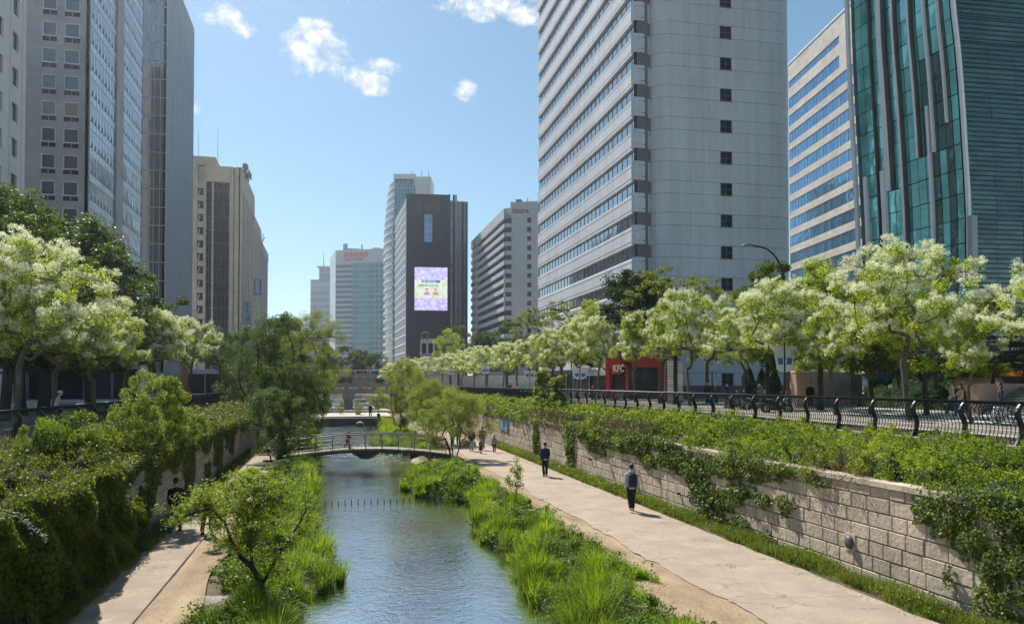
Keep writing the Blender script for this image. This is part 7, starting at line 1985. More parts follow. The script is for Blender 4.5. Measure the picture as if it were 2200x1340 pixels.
def garden():
    # grassy mound with low junipers behind the railing
    rg = np.random.default_rng(62); x0, y0 = at_d(1840, 56); x1, y1 = at_d(2080, 46)
    mb = MB(); nx, ny = 24, 8; V = []
    for j in range(ny+1):
        for i in range(nx+1):
            s = i/nx; t_ = j/ny; x = x0+(x1-x0)*s+t_*7; y = y0+(y1-y0)*s+t_*7; V.append((x, y, ZR-.05+1.9*math.sin(t_*math.pi/2)**.8*(.75+.25*math.sin(s*3))))
    mb.add(V, [(j*(nx+1)+i, j*(nx+1)+i+1, (j+1)*(nx+1)+i+1, (j+1)*(nx+1)+i) for j in range(ny) for i in range(nx)])
    o = build('garden_mound', mb, pmat('shaded_turf', (.05,.085,.02), (.025,.045,.012), scale=2, rough=1, bump=.05, bscale=6)); tag(o, kind='structure')
    n = 34000; s = rg.uniform(0, 1, n); t_ = rg.uniform(0, 1, n); lump = np.abs(np.sin(s*17+t_*4)*np.cos(t_*7+s*5))
    P = np.stack([x0+(x1-x0)*s+t_*7, y0+(y1-y0)*s+t_*7, ZR-.05+1.9*np.sin(t_*math.pi/2)**.8*(.75+.25*np.sin(s*3)) + lump*.7*rg.uniform(.2, 1, n)], 1)
    tag(quads('juniper_cover', leaf_quads(P, .13, .3, nrm=(0,-.2,.6), jit=.7, rg=rg), LEAF['ever']), 'low dark junipers covering the garden slope behind the railing', 'ground cover', kind='stuff')
    x, y = at_d(1913, 52); m = thing('garden_marker', 'small white marker sign standing on the dark garden slope', 'sign', (x, y, ZR+.9))
    build('plate', MB().box(x-.14, x+.14, y-.02, y+.02, zat(833, 52), zat(826, 52)), flat('white_plate', (.7,.7,.68), .5), m)
    build('stem', MB().tube([(x, y+.03, ZR), (x, y+.03, zat(830, 52))], .015, 5), m_iron, m)
    # clipped hedge and its wall
    A = at_d(2052, 51); B = at_d(2178, 47); f = Fac(A, B)
    w_ = MB(); n = 6
    for k in range(2):
        for q in range(n): f.box(w_, f.L*q/n+.006, f.L*(q+1)/n-.006, ZR+.85*k+.4, ZR+.85*(k+1)+.39, -.3, 0)
    tag(build('granite_wall', w_, m_red_gr, base=(A[0], A[1], ZR)), 'straight reddish granite wall under the clipped hedge above the steps', 'wall')
    n = 16000; s = rg.uniform(-.8, f.L, n); u = rg.uniform(0, 1.6, n); top = rg.random(n) < .5
    z0, z1 = ZR+2.1, zat(783, 49); z = np.where(top, z1+rg.normal(size=n)*.03, rg.uniform(z0, z1, n)); u = np.where(top, u, rg.uniform(-.05, .06, n))
    P = np.array([f.O.x, f.O.y, 0]) + s[:, None]*np.array([f.D.x, f.D.y, 0]) - u[:, None]*np.array([f.Nn.x, f.Nn.y, 0]); P[:, 2] = z
    hd = tag(quads('hedge', leaf_quads(P, .09, .5, nrm=(0,0,.3), rg=rg), LEAF['young'], base=(A[0], A[1], z0)), 'long clipped hedge above the steps at the right edge', 'hedge')
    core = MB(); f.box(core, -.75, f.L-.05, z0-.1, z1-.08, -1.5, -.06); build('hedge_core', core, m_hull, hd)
    # steps
    S = at_d(2105, 42.5); E_ = at_d(2275, 38.5); g = Fac(S, E_); st = thing('steps', 'grey granite steps rising behind the bicycles at the right edge', 'steps', (S[0], S[1], ZR))
    for k in range(10):
        b = MB(); g.box(b, 0, g.L, ZR+.152*k, ZR+.152*(k+1)-.012, -.36*(k+1)-2, -.36*k); build('step', b, m_gst, st)
        b = MB(); g.box(b, -.0, g.L, ZR+.152*(k+1)-.011, ZR+.152*(k+1), -.36*(k+1)-.02, -.36*k+.02); build('step_nosing', b, m_gst2, st)
    ck = MB(); g.box(ck, -.5, -.02, ZR, ZR+1.7, -4.2, .1); build('side_wall', ck, m_red_gr, st)
    # flower planter
    x, y = at_d(2200, 45); zt = zat(808, 45)
    fp = thing('flower_planter', 'dark bowl planter full of orange flowers above the steps', 'planter', (x, y, ZR+1.3))
    build('bowl', MB().loft([[(x+r*math.cos(a*math.pi/10), y+r*math.sin(a*math.pi/10), z) for a in range(20)] for r, z in ((.6, ZR+1.5), (1.0, ZR+1.8), (1.15, zt-.1), (1.2, zt))]), flat('dark_bowl', (.03,.03,.028), .6), fp, smooth=True)
    n = 2600; a = rg.uniform(0, 2*math.pi, n); r = 1.2*np.sqrt(rg.uniform(0, 1, n)); P = np.stack([x+r*np.cos(a), y+r*np.sin(a), zt+rg.uniform(0, .32, n)*(1.1-r/1.6)], 1)
    quads('flowers', leaf_quads(P, .09, .8, nrm=(0,0,.8), rg=rg), leaf_mat('orange_petals', (.50,.20,.01), (.75,.42,.02), trans=.3, tcol=(1,1,1)), fp)
m_gst = pmat('step_granite', (.23,.255,.26), (.17,.19,.195), scale=1.4, rough=.7, fine=.15)
m_gst2 = pmat('step_edge', (.38,.40,.41), (.30,.32,.33), scale=1.4, rough=.6)
garden()
# low pale kerbs and paving bands on the sunlit pavement
for (a, b, z) in ((22.2, 22.6, ZR+.14), (24.0, 24.25, ZR+.13)):
    k = MB(); y = 10
    while y < 120: k.box(a, b, y+.01, y+1.19, ZR-.05, z); y += 1.2
    o = build('kerb', k, m_granite); tag(o, kind='structure')
k = MB(); y = 10
while y < 130: k.box(-12.9, -12.6, y+.01, y+1.19, ZL-.05, ZL+.13); y += 1.2
tag(build('kerb', k, m_granite), kind='structure')
rd = MB().add([(-29.5,10,ZL+.012),(-22,10,ZL+.012),(-22,150,ZL+.012),(-29.5,150,ZL+.012)], [(0,1,2,3)])
# wall lamp, blue panels
def on_wall(px, py): 
    x, y, d = at_X(px, 13.2); return x, y, zat(py, d)
x, y, z = on_wall(1825, 1162)
wlp = thing('wall_lamp', 'round grey hooded lamp set in the pale stone wall', 'wall lamp', (x, y, z))
build('hood', MB().loft([[(x-.03-dx, y+r*math.cos(a*math.pi/10), z+r*math.sin(a*math.pi/10)*1.15) for a in range(20)] for dx, r in ((0,.15),(.05,.15),(.09,.12),(.11,.06))]), flat('lamp_grey', (.12,.12,.115), .5), wlp, smooth=True)
build('plate', MB().box(x-.035, x+.02, y-.2, y+.2, z-.22, z+.22), m_block, wlp)
x, y, z = on_wall(1086, 913)
bp_ = thing('notice_panels', 'pair of blue notice panels fixed to the pale stone wall', 'notice panel', (x-.1, y, z))
for s in (-1, 1):
    w_ = build('panel', MB().box(x-.14, x-.10, y+s*.72-.62, y+s*.72+.62, z-.42, z+.42), pmat('notice_blue', (.10,.32,.62), (.08,.26,.52), scale=3, rough=.5), bp_)
    l = MB()
    for k in range(4): l.box(x-.152, x-.142, y+s*.72-.45, y+s*.72+.45*(1 if k % 2 else .6), z+.26-k*.17, z+.29-k*.17)
    build('text_lines', l, flat('notice_white', (.7,.75,.8), .5), w_)
x, y, d = at_X(518, -6.05); z = zat(936, d)
bp2 = thing('notice_panels', 'small pale blue notice panel on the shaded wall', 'notice panel', (x, y, z))
build('panel', MB().box(x+.03, x+.07, y-.5, y+.5, z-.35, z+.35), pmat('notice_pale', (.22,.33,.38), (.18,.28,.33), scale=3), bp2)
# dark spouts on the pale stone wall
for i, (px, py, lab) in enumerate(((1270, 985, 'dark drain spout low on the pale stone wall, farther one'), (1460, 1058, 'dark drain spout low on the pale stone wall, nearer one'), (1086, 932, 'dark fixture below the blue notice panels'))):
    x, y, z = on_wall(px, py); sp_ = thing('drain_spout', lab, 'spout', (x, y, z))
    build('spout', MB().tube([(x+.05, y, z), (x-.12, y, z-.02)], .055, 10), m_beam, sp_)

# ---- ivy-walled bank street level ------------------------------------------------
def left_front():
    # pale hoarding and orange pillar at the foot of the blue-grey slab
    Y = 112.0
    a, _, d = at_Y(325, Y); b, _, _ = at_Y(372, Y); t = thing('hoarding', 'pale grey hoarding wall on the shaded pavement behind the couple', 'hoarding', ((a+b)/2, Y, ZL))
    n = 4
    for i in range(n): build('panel', MB().box(a+(b-a)*i/n+.01, a+(b-a)*(i+1)/n-.01, Y, Y+.12, ZL, zat(801, d)), m_kwhite, t)
    b2, _, _ = at_Y(388, Y+1)
    build('return_panel', MB().box(b+.02, b2, Y+.5, Y+.6, ZL, zat(799, d)), m_kwhite, t)
    x, y, d = at_Y(398, Y-2); pl = thing('pillar', 'round orange-brown pillar at the foot of the left buildings', 'pillar', (x, y, ZL))
    zt = zat(776, d)
    build('shaft', MB().tube([(x, y, ZL), (x, y, zt)], [.62,.6], 16), pmat('orange_stone', (.45,.22,.07), (.36,.17,.055), scale=1.5, rough=.6), pl, smooth=True)
    build('plinth', MB().tube([(x, y, ZL), (x, y, ZL+.3)], .72, 16), m_granite, pl)
    # dark recessed ground floors
    for (px0, px1, Y, lab) in ((60, 300, 100, 'dark glazed ground floor below the grey-brown tower'), (400, 560, 150, 'dark ground floor in deep shade farther along the ivy-walled bank')):
        A = at_Y(px0, Y)[0]; B = at_Y(px1, Y)[0]; d = at_Y(px0, Y)[2]
        t = thing('storefront', lab, 'shop front', ((A+B)/2, Y, ZL)); f = Fac((A, Y), (B, Y)); zt = ZL+4.2; n = max(4, int(f.L/3.2)); W = f.L/n
        for q in range(n):
            g = MB(); f.quad(g, W*q+.15, W*(q+1)-.15, ZL+.1, zt-.5, 0); build('window', g, m_wdark, t)
            p_ = MB(); f.box(p_, W*q-.14, W*q+.14, ZL, zt-.45, -.2, .12); build('mullion', p_, m_frame, t)
        p_ = MB(); f.box(p_, 0, f.L, zt-.44, zt+.3, -.3, .3); build('fascia', p_, m_bstone, t)
    # low pink-grey bench blocks beyond the kerb
    x, y = at_d(127, 62); bn = thing('stone_bench', 'long low stone bench on the shaded pavement behind the man in the cap', 'bench', (x, y, ZL))
    build('seat', MB().box(x-1.6, x+1.2, y-.25, y+.25, ZL+.36, ZL+.5), m_granite, bn); build('base', MB().box(x-1.5, x+1.1, y-.18, y+.18, ZL, ZL+.358), m_red_gr, bn)
left_front()
# ================================================================ PEOPLE
def remesh(mb, vox=.018, smooth=2):
    me = bpy.data.meshes.new('tmp'); me.from_pydata([tuple(v) for v in mb.V], [], mb.F); me.update()
    b = bmesh.new(); b.from_mesh(me); bmesh.ops.recalc_face_normals(b, faces=b.faces); b.to_mesh(me); b.free()
    o = bpy.data.objects.new('tmp', me); COL.objects.link(o)
    r = o.modifiers.new('r', 'REMESH'); r.mode = 'VOXEL'; r.voxel_size = vox
    s = o.modifiers.new('s', 'SMOOTH'); s.factor = .5; s.iterations = smooth
    dg = bpy.context.evaluated_depsgraph_get(); out = bpy.data.meshes.new_from_object(o.evaluated_get(dg))
    bpy.data.objects.remove(o); bpy.data.meshes.remove(me)
    V = [tuple(v.co) for v in out.vertices]; F = [tuple(p.vertices) for p in out.polygons]; bpy.data.meshes.remove(out)
    m = MB(); m.add(V, F); return m
def oval(c, rx, ry, n=14, tilt=0):
    return [(c[0]+rx*math.cos(2*math.pi*k/n), c[1]+ry*math.sin(2*math.pi*k/n), c[2]) for k in range(n)]
PM = {}
def pm(c, rough=.85):
    k = tuple(round(x, 3) for x in c)
    if k not in PM: PM[k] = pmat('cloth', c, tuple(x*.75 for x in c), scale=9, rough=rough)
    return PM[k]
m_skin = pmat('skin', (.52,.33,.24), (.46,.28,.20), scale=8, rough=.55)
def person(label, loc, face, h=1.72, top=(.02,.02,.03), legs=(.02,.02,.025), shoes=(.6,.6,.6), hair=(.012,.010,.010), stride=.3, lean=0.0, armL=(.15, .2), armR=(-.15, .2),
           coat=0.0, hairlen=0, hood=False, pack=None, bag=None, shirt=None, skirt=None, cap=None, mask=False, wide=1.0, name='person', crouch=0, holdR=None, sit=False):
    """face: direction looked at, degrees from +Y toward +X; stride: half step; arm: (swing forward, bend)"""
    S = h/1.72; hip = .92 - crouch*.25; sh = hip+.50; ch = hip + .36
    def arm(mb, s, sw, bend, r, ext=0.0, upto=1.0):
        a = (s*.19*wide, -.01, sh-.02); e = (s*(.235*wide), -.01+math.sin(sw)*.28, sh-.02-.28*math.cos(sw))
        b2 = sw+bend; w_ = (s*.225*wide, e[1]+math.sin(b2)*.25, e[2]-.25*math.cos(b2))
        w2 = tuple(e[i]+(w_[i]-e[i])*upto for i in range(3))
        mb.tube([(s*.13*wide, -.01, sh-.0), a, e, w2], [r*1.25+ext, r*1.2+ext, r+ext, r*.78+ext], 10)
        return e, w_, b2
    legsP = {}
    def leg(mb, s, ext=0.0, upto=1.0, bell=1.0):
        st = stride*s*.95; kx = s*.095; back = st < 0
        kn = (kx, st*.5 + (.05 if not back else .06)+crouch*.22, hip*.5+.02); an = (kx, st - (.0 if not back else .08), .09 + (.07 if back and stride > .15 else 0))
        legsP[s] = (kn, an)
        a2 = tuple(kn[i]+(an[i]-kn[i])*upto for i in range(3))
        mb.tube([(s*.085, 0, hip+.03), (s*.09, 0, hip-.12), kn, a2], [.088+ext, .084+ext, .058+ext, (.042+ext)*bell], 10)
    off = lean
    body = MB()
    body.loft([oval((0, y, z), rx*wide, ry) for (y, z, rx, ry) in ((0, hip-.10, .10, .08), (0, hip, .155, .105), (0, hip+.14, .135, .09), (0, ch-.06, .155, .105), (-.005, sh-.05, .165, .098), (-.01, sh+.02, .12, .07), (-.01, sh+.07, .058, .055), (0, sh+.12, .05, .052), (.005, sh+.17, .05, .055))])
    hz = sh + .255
    body.ell((0, .012, hz), (.078, .095, .118), 16, 12); body.ell((0, .035, hz-.06), (.058, .066, .062), 12, 8)
    body.tube([(0, .10, hz+.02), (0, .128, hz-.018), (0, .108, hz-.03)], [.010, .016, .014], 6)
    body.ell((-.080, .0, hz-.005), (.014,.022,.032), 8, 6); body.ell((.080, .0, hz-.005), (.014,.022,.032), 8, 6)
    hands = []
    for s, (sw, bd) in ((-1, armL), (1, armR)): hands.append((s,)+arm(body, s, sw, bd, .038))
    for s in (-1, 1): leg(body, s)
    for s in (-1, 1):
        kn, an = legsP[s]; body.tube([(an[0], an[1]-.04, .05+an[2]-.09), (an[0], an[1]+.10, .035+an[2]-.09), (an[0], an[1]+.17, .03+an[2]-.09)], [.036, .036, .024], 8)
    body = remesh(body, .019)
    for (s, e, w_, b2) in hands:     # palm, four fingers of unequal length, thumb
        d = Vector((0, math.sin(b2), -math.cos(b2))); w_ = Vector(w_); sd_ = Vector((0, math.cos(b2), math.sin(b2))); nx = Vector((-s, 0, 0))
        rings = []
        for q, (wd, th) in ((-.01, (.024, .019)), (.03, (.036, .017)), (.075, (.040, .014)), (.09, (.036, .011))):
            c = w_+d*q; rings.append([tuple(c + sd_*wd*math.cos(a*math.pi/4) + nx*th*math.sin(a*math.pi/4)) for a in range(8)])
        body.loft(rings)
        for k, (o_, L) in enumerate(((-.027,.060), (-.009,.072), (.010,.076), (.028,.068))):
            p = w_+d*.085+sd_*o_; body.tube([p, p+d*L*.5+nx*.008, p+d*L*.85+nx*.026, p+d*L*.95+nx*.038], [.0085,.008,.0075,.006], 6)
        p = w_+d*.025+sd_*.034; body.tube([p, p+sd_*.022+d*.025+nx*.006, p+sd_*.026+d*.055+nx*.018], [.011,.010,.008], 6)
    parts = [('body', body, m_skin)]
    # face marks: eyes and mouth sit on the head
    ey = MB()
    for s in (-1, 1): ey.ell((s*.030, .101, hz+.012), (.011,.006,.006), 8, 5)
    parts.append(('eyes', ey, pm((.02,.015,.012))))
    if mask:
        mk = MB().ell((0, .085, hz-.045), (.052, .052, .042), 12, 8); parts.append(('mask', mk, pm((.75,.75,.76))))
    else:
        mo = MB().ell((0, .105, hz-.055), (.022,.008,.006), 8, 5); parts.append(('mouth', mo, pm((.35,.12,.10))))
    tr = MB(); tr.loft([oval((0, 0, z), rx*wide, ry) for z, rx, ry in ((hip-.12, .10, .09), (hip-.02, .165, .118), (hip+.07, .16, .112))])
    for s in (-1, 1): leg(tr, s, .018, .97, 1.15)
    if skirt:
        tr = MB(); zl = skirt; tr.loft([oval((0, 0, z), rx, ry, 18) for z, rx, ry in ((hip+.06, .15, .11), (hip-.10, .20, .15), (zl+.05, .26, .20), (zl, .265, .205))]); parts.append(('skirt', remesh(tr, .02), pm(legs)))
    else: parts.append(('trousers', remesh(tr, .02), pm(legs)))
    tp = MB(); lo = hip-.02-coat
    prof = [(0, lo, .172+coat*.10, .125+coat*.09), (0, hip+.05, .168, .125), (0, hip+.16, .160, .118), (0, ch-.04, .178, .126), (-.005, sh-.05, .188, .118), (-.01, sh+.03, .130, .085), (-.01, sh+.075, .072, .068)]
    tp.loft([oval((0, y, z), rx*wide, ry) for (y, z, rx, ry) in prof])
    for s, (sw, bd) in ((-1, armL), (1, armR)): arm(tp, s, sw, bd, .040, .018, .96)
    if hood: tp.ell((0, -.075, sh+.09), (.10,.075,.07), 10, 8)
    parts.append(('jacket', remesh(tp, .02), pm(top)))
    if shirt: parts.append(('shirt_hem', remesh(MB().loft([oval((0, 0, z), .176*wide, .128, 16) for z in (lo-.05, lo+.03)]), .02, 1), pm(shirt)))
    hr = MB(); hr.ell((0, -.006, hz+.026), (.090, .108, .112), 14, 10)
    if hairlen:
        hr.loft([oval((0, y, z), rx, ry, 12) for y, z, rx, ry in ((-.05, hz-.09-hairlen, .07, .035), (-.055, hz-.08-hairlen*.5, .088, .045), (-.045, hz-.04, .092, .065), (-.02, hz+.04, .088, .09))])
    hair_m = remesh(hr, .016)
    # cut the face open
    keep = [v for v in hair_m.V]
    hair_m.V = [(x, y if not (y > .045 and z < hz+.055) else .045 - (y-.045)*.2, z) for x, y, z in keep]
    parts.append(('hair', hair_m, pm(hair, .5)))
    if cap:
        c = MB(); c.ell((0, -.004, hz+.055), (.096,.112,.085), 14, 8); c.ell((0, .115, hz+.05), (.07,.06,.012), 12, 5); parts.append(('cap', c, pm(cap)))
    sb = MB()
    for s in (-1, 1):
        kn, an = legsP[s]; z0 = an[2]-.09
        sb.tube([(an[0], an[1]-.055, z0+.045), (an[0], an[1]+.03, z0+.05), (an[0], an[1]+.12, z0+.04), (an[0], an[1]+.185, z0+.033)], [.042,.047,.043,.03], 10)
    sb.V = [(x, y, max(z, .003)) for x, y, z in sb.V]; parts.append(('shoes', sb, pm(shoes)))
    if pack:
        b = MB(); b.loft([[(x_*rx, -.19-ry*(y_), z) for x_, y_ in ((-1,-.6),(-1,.5),(-.6,1),(.6,1),(1,.5),(1,-.6))] for z, rx, ry in ((hip+.02, .12, .05), (hip+.06, .155, .085), (hip+.25, .16, .09), (sh-.06, .15, .075), (sh+.02, .10, .04))])
        parts.append(('backpack', remesh(b, .018, 3), pm(pack, .6)))
        st_ = MB()
        for s in (-1, 1): st_.tube([(s*.09, -.14, sh+.03), (s*.10, -.02, sh+.075), (s*.11, .10, sh-.02), (s*.12, .11, ch-.05), (s*.14, -.05, hip+.12)], .016, 6)
        parts.append(('pack_straps', st_, pm(pack, .6)))
    if bag:
        w_ = Vector(hands[1 if bag[0] > 0 else 0][2]); c, sx_, sz_ = bag[1], bag[2], bag[3]
        b = MB(); x0 = w_.x+bag[0]*.03; z1 = w_.z-.20; b.loft([[(x0+a*.055, w_.y+b_*sx_/2*k, z) for a, b_ in ((-1,-1),(-1,1),(1,1),(1,-1))] for z, k in ((z1-sz_, .9), (z1-sz_*.5, 1), (z1, .92))])
        b.tube([(x0, w_.y-sx_*.25, z1), (x0, w_.y, w_.z-.06), (x0, w_.y+sx_*.25, z1)], .008, 5)
        parts.append(('bag', b, pm(c)))
    a = math.radians(face); ca_, sa_ = math.cos(a), math.sin(a)
    t = thing(name, label, 'person', loc)
    # clothes close the figure up: the body is the thing's own part, worn things are its children
    objs = {}
    for nm, mb, mt in parts:
        V = []
        for x, y, z in mb.V:
            y2 = y + off*max(0, z-hip); V.append((loc[0] + S*(x*ca_+y2*sa_), loc[1] + S*(-x*sa_+y2*ca_), loc[2] + S*z))
        mb.V = V
        objs[nm] = build(nm, mb, mt, t, smooth=True)
    return t
G = lambda px, py, z=.03: at_z(px, py, z)[:2]
def pp(label, px, py, face, **k):
    x, y = G(px, py); return person(label, (x, y, .03), face, **k)
pp('person with dark backpack, white pullover and black trousers walking away on the wide walk', 1356, 1097, 8, h=1.76, top=(.62,.60,.59), legs=(.012,.012,.014), shoes=(.62,.60,.58), stride=.18, pack=(.014,.018,.028), hood=True, shirt=(.66,.64,.62), armL=(-.12,.12), armR=(.1,.18), wide=1.05)
pp('person in navy jacket and black trousers walking away beside the ivy strips', 1171, 1022, 4, h=1.74, top=(.016,.024,.048), legs=(.014,.014,.018), shoes=(.02,.02,.02), stride=.10, shirt=(.5,.5,.52), armL=(-.25,.2), armR=(.3,.3))
pp('child in grey top and dark leggings facing the camera with one arm out', 1062, 971, 188, h=1.18, top=(.33,.32,.34), legs=(.03,.03,.06), shoes=(.5,.4,.4), stride=.10, hairlen=.16, armL=(.2,.3), armR=(-.35,.4), shirt=(.6,.6,.6), wide=.88)
pp('person in dark red top with long dark hair behind the small child', 1037, 966, 184, h=1.68, top=(.06,.012,.022), legs=(.30,.29,.34), shoes=(.1,.1,.1), stride=.16, hairlen=.22, armL=(.4,1.5), armR=(-.1,.4))
pp('small child in a greenish coat walking in front of the person in dark red', 1033, 973, 182, h=.98, top=(.17,.19,.15), legs=(.03,.02,.03), shoes=(.05,.03,.03), stride=.12, coat=.22, armL=(.1,.5), armR=(-.1,.7), wide=.9, skirt=.38)
pp('person in black jacket and pale trousers carrying a large dark bag', 1013, 968, 186, h=1.66, top=(.018,.022,.020), legs=(.42,.44,.50), shoes=(.05,.05,.05), stride=.12, coat=.12, hairlen=.1, bag=(-1, (.03,.03,.04), .42, .34), shirt=(.5,.5,.5))
pp('person in a long white coat behind the willow stems', 972, 955, 184, h=1.64, top=(.62,.62,.60), legs=(.35,.35,.33), shoes=(.05,.05,.05), stride=.10, coat=.42, hairlen=.2)
pp('person in dark green clothes behind the willow, right of the white coat', 985, 955, 184, h=1.74, top=(.02,.03,.024), legs=(.015,.015,.02), shoes=(.02,.02,.02), stride=.14)
# narrow walk
x, y, d = at_z(380, 1140, .03); person('person in black pushing along the narrow walk behind leaves', (x, y, .03), 5, h=1.72, top=(.014,.014,.018), legs=(.014,.014,.018), shoes=(.03,.03,.03), stride=.14, cap=(.015,.015,.02))
x, y, d = at_z(447, 1144, .03); person('person in dark coat behind the leaning tree on the narrow walk', (x, y, .03), 8, h=1.72, top=(.022,.024,.045), legs=(.03,.03,.04), shoes=(.03,.03,.03), stride=.12, coat=.1)
# child with scooter on the footbridge
sx_, sd = None, FBY/ray(746)[1]
fx = at_Y(746, FBY-.1)[0]; fz = FBZ(fx)+.06
person('child in orange top riding a scooter on the footbridge', (fx, FBY-.1, fz), 78, h=1.12, top=(.62,.10,.02), legs=(.03,.03,.05), shoes=(.03,.03,.03), stride=.22, armL=(.9,.2), armR=(.9,.2), lean=.25, hood=True, wide=.95, crouch=.2)
sc_ = thing('scooter', 'small kick scooter under the child in orange on the footbridge', 'scooter', (fx-.1, FBY-.1, fz))
build('deck', MB().box(fx-.45, fx+.12, FBY-.16, FBY-.04, fz+.07, fz+.10), m_beam, sc_)
for q in (-.48, .22): build('wheel', MB().torus((fx+q, FBY-.1, fz+.065), .045, .02, 'y', 16, 6), m_beam, sc_)
build('handlebar', MB().tube([(fx+.22, FBY-.1, fz+.08), (fx+.12, FBY-.1, fz+.72)], .015, 6).tube([(fx+.12, FBY-.28, fz+.72), (fx+.12, FBY+.08, fz+.72)], .013, 6), m_steelrail, sc_)
# far people near the weir
x, y, d = at_Y(796, 103.0); person('dark figure standing on the rocks by the weir', (x, y, .5), 200, h=1.7, top=(.02,.02,.03), legs=(.02,.02,.03), stride=.05)
x, y, d = at_Y(814, 100.0); person('person bending low on the rocks right of the weir', (x, y, .1), 190, h=1.35, top=(.04,.05,.09), legs=(.03,.03,.04), stride=.1, lean=.7, crouch=1)
# sunlit pavement
def pr(label, px, X, face, **k):
    x, y, d = at_X(px, X); return person(label, (x, y, ZR), face, **k)
pr('person in light grey coat with dark hair walking by the forked tree', 2044, 32.0, -60, h=1.76, top=(.40,.42,.47), legs=(.10,.09,.08), stride=.22, coat=.08)
pr('person in peach jacket and blue jeans with curly dark hair', 2063, 30.5, -70, h=1.64, top=(.62,.36,.22), legs=(.05,.12,.30), stride=.26, hairlen=.16, armR=(.5,.9), armL=(.2,.5), mask=True, coat=.12)
pr('person in navy coat carrying a big white shopping bag', 2148, 29.5, -65, h=1.68, top=(.014,.022,.055), legs=(.015,.02,.04), stride=.24, hairlen=.25, bag=(-1, (.72,.72,.76), .55, .5), coat=.1, wide=1.1)
pr('figure all in black in front of the reddish granite planter', 1740, 33.0, 215, h=1.7, top=(.006,.006,.007), legs=(.006,.006,.007), stride=.1, hairlen=.3, coat=.4)
pr('person in dark jacket and pale shirt with white mask near the twin lamp', 1520, 29.5, 195, h=1.76, top=(.02,.024,.035), legs=(.03,.03,.04), stride=.16, mask=True, armL=(.2,.9), shirt=(.5,.5,.5))
pr('person in grey jacket with white mask, right of the dark-jacketed one', 1538, 30.0, 200, h=1.66, top=(.07,.07,.075), legs=(.03,.03,.04), stride=.12, mask=True, hairlen=.12)
pr('person in dark purple jacket and cap standing by the parked motorcycles', 1562, 27.0, -70, h=1.70, top=(.035,.028,.05), legs=(.02,.02,.03), stride=.05, cap=(.015,.015,.02), armR=(.3,.9), armL=(.2,.8))
pr('person in pink top far along the railing above the stone wall', 1104, 24.5, 190, h=1.7, top=(.60,.33,.33), legs=(.05,.05,.09), stride=.1)
pr('person in pale blue top far along the railing, beside the one in pink', 1114, 24.0, 10, h=1.55, top=(.25,.42,.58), legs=(.05,.05,.09), stride=.1)
pr('person in dark blue top far along the railing, just beyond the one in pink', 1096, 24.6, 10, h=1.72, top=(.04,.06,.12), legs=(.05,.05,.09), stride=.1)
pr('person in dark clothes sitting height by the railing left of the restaurant', 1273, 24.5, 180, h=1.45, top=(.02,.02,.025), legs=(.02,.02,.025), stride=.05, wide=1.15)
# shaded pavement
def pl_(label, px, X, face, **k):
    x, y, d = at_X(px, X); return person(label, (x, y, ZL+k.pop('dz', 0)), face, **k)
pl_('person in dark jacket, left one of the couple seen from behind on the shaded pavement', 356, -15.5, 175, h=1.78, top=(.02,.022,.03), legs=(.05,.06,.10), stride=.08)
pl_('person in dark top, right one of the couple seen from behind on the shaded pavement', 363, -15.6, 178, h=1.64, top=(.03,.025,.03), legs=(.04,.04,.05), stride=.08, hairlen=.2)
pl_('man in white cap and pale top riding behind the railing above the ivy', 121, -12.1, 60, h=1.62, top=(.38,.39,.40), legs=(.1,.1,.12), stride=.1, cap=(.62,.62,.62), mask=True, lean=.2)

# ================================================================ CYCLES
m_tyre = flat('tyre_rubber', (.015,.015,.016), .85); m_chrome = pmat('chrome', (.6,.6,.6), (.5,.5,.5), scale=5, rough=.2, metal=.9)
def bicycle(label, x, y, z, ang, colr):
    t = thing('bicycle', label, 'bicycle', (x, y, z), 'bicycles parked by the steps'); c, s = math.cos(ang), math.sin(ang)
    def T(mb): mb.V = [(x+px*c-py*s, y+px*s+py*c, z+pz) for px, py, pz in mb.V]; return mb
    fr = flat('cycle_paint', colr, .35)
    for q in (-.52, .52):
        w_ = build('wheel', T(MB().torus((q, 0, .34), .32, .018, 'y', 30, 6)), m_tyre, t)
        sp_ = MB()
        for k in range(12): sp_.tube([(q, 0, .34), (q+.31*math.cos(k*math.pi/6), 0, .34+.31*math.sin(k*math.pi/6))], .003, 3, cap=False)
        build('spokes', T(sp_), m_chrome, w_)
    f = MB(); f.tube([(-.52,0,.34),(-.10,0,.30),(.36,0,.72)], .016, 6).tube([(-.10,0,.30),(-.22,0,.80)], .016, 6).tube([(-.20,0,.70),(.36,0,.76)], .014, 6).tube([(-.52,0,.34),(-.20,0,.70)], .010, 6).tube([(.52,0,.34),(.36,0,.72),(.33,0,.92)], .015, 6)
    build('frame', T(f), fr, t)
    build('saddle', T(MB().loft([[(a, b*wd, .83+cz) for b, cz in ((-1,0),(-.6,.04),(.6,.04),(1,0),(0,-.03))] for a, wd in ((-.36,.08),(-.28,.09),(-.12,.03),(-.04,.018))])), m_beam, t)
    build('handlebar', T(MB().tube([(.28,-.28,.98),(.34,-.12,.98),(.34,.12,.98),(.28,.28,.98)], .013, 6)), m_chrome, t)
    bk = MB()
    for k in range(5): bk.tube([(.42+.03*math.cos(0), -.17, .72+k*.06), (.72, -.17, .72+k*.06), (.72, .17, .72+k*.06), (.42, .17, .72+k*.06)], .006, 4)
    build('basket', T(bk), m_chrome, t)
for px, X, a, lab, cc in ((2110, 27.6, -.9, 'parked bicycle left of the shopper with the white bag', (.02,.03,.03)), (2160, 27.4, -.8, 'parked bicycle between the shopper and the right edge', (.03,.05,.04)), (2192, 27.0, -1.0, 'parked bicycle at the right edge of the picture', (.25,.25,.26))):
    x, y, d = at_X(px, X); bicycle(lab, x, y, ZR, a, cc)
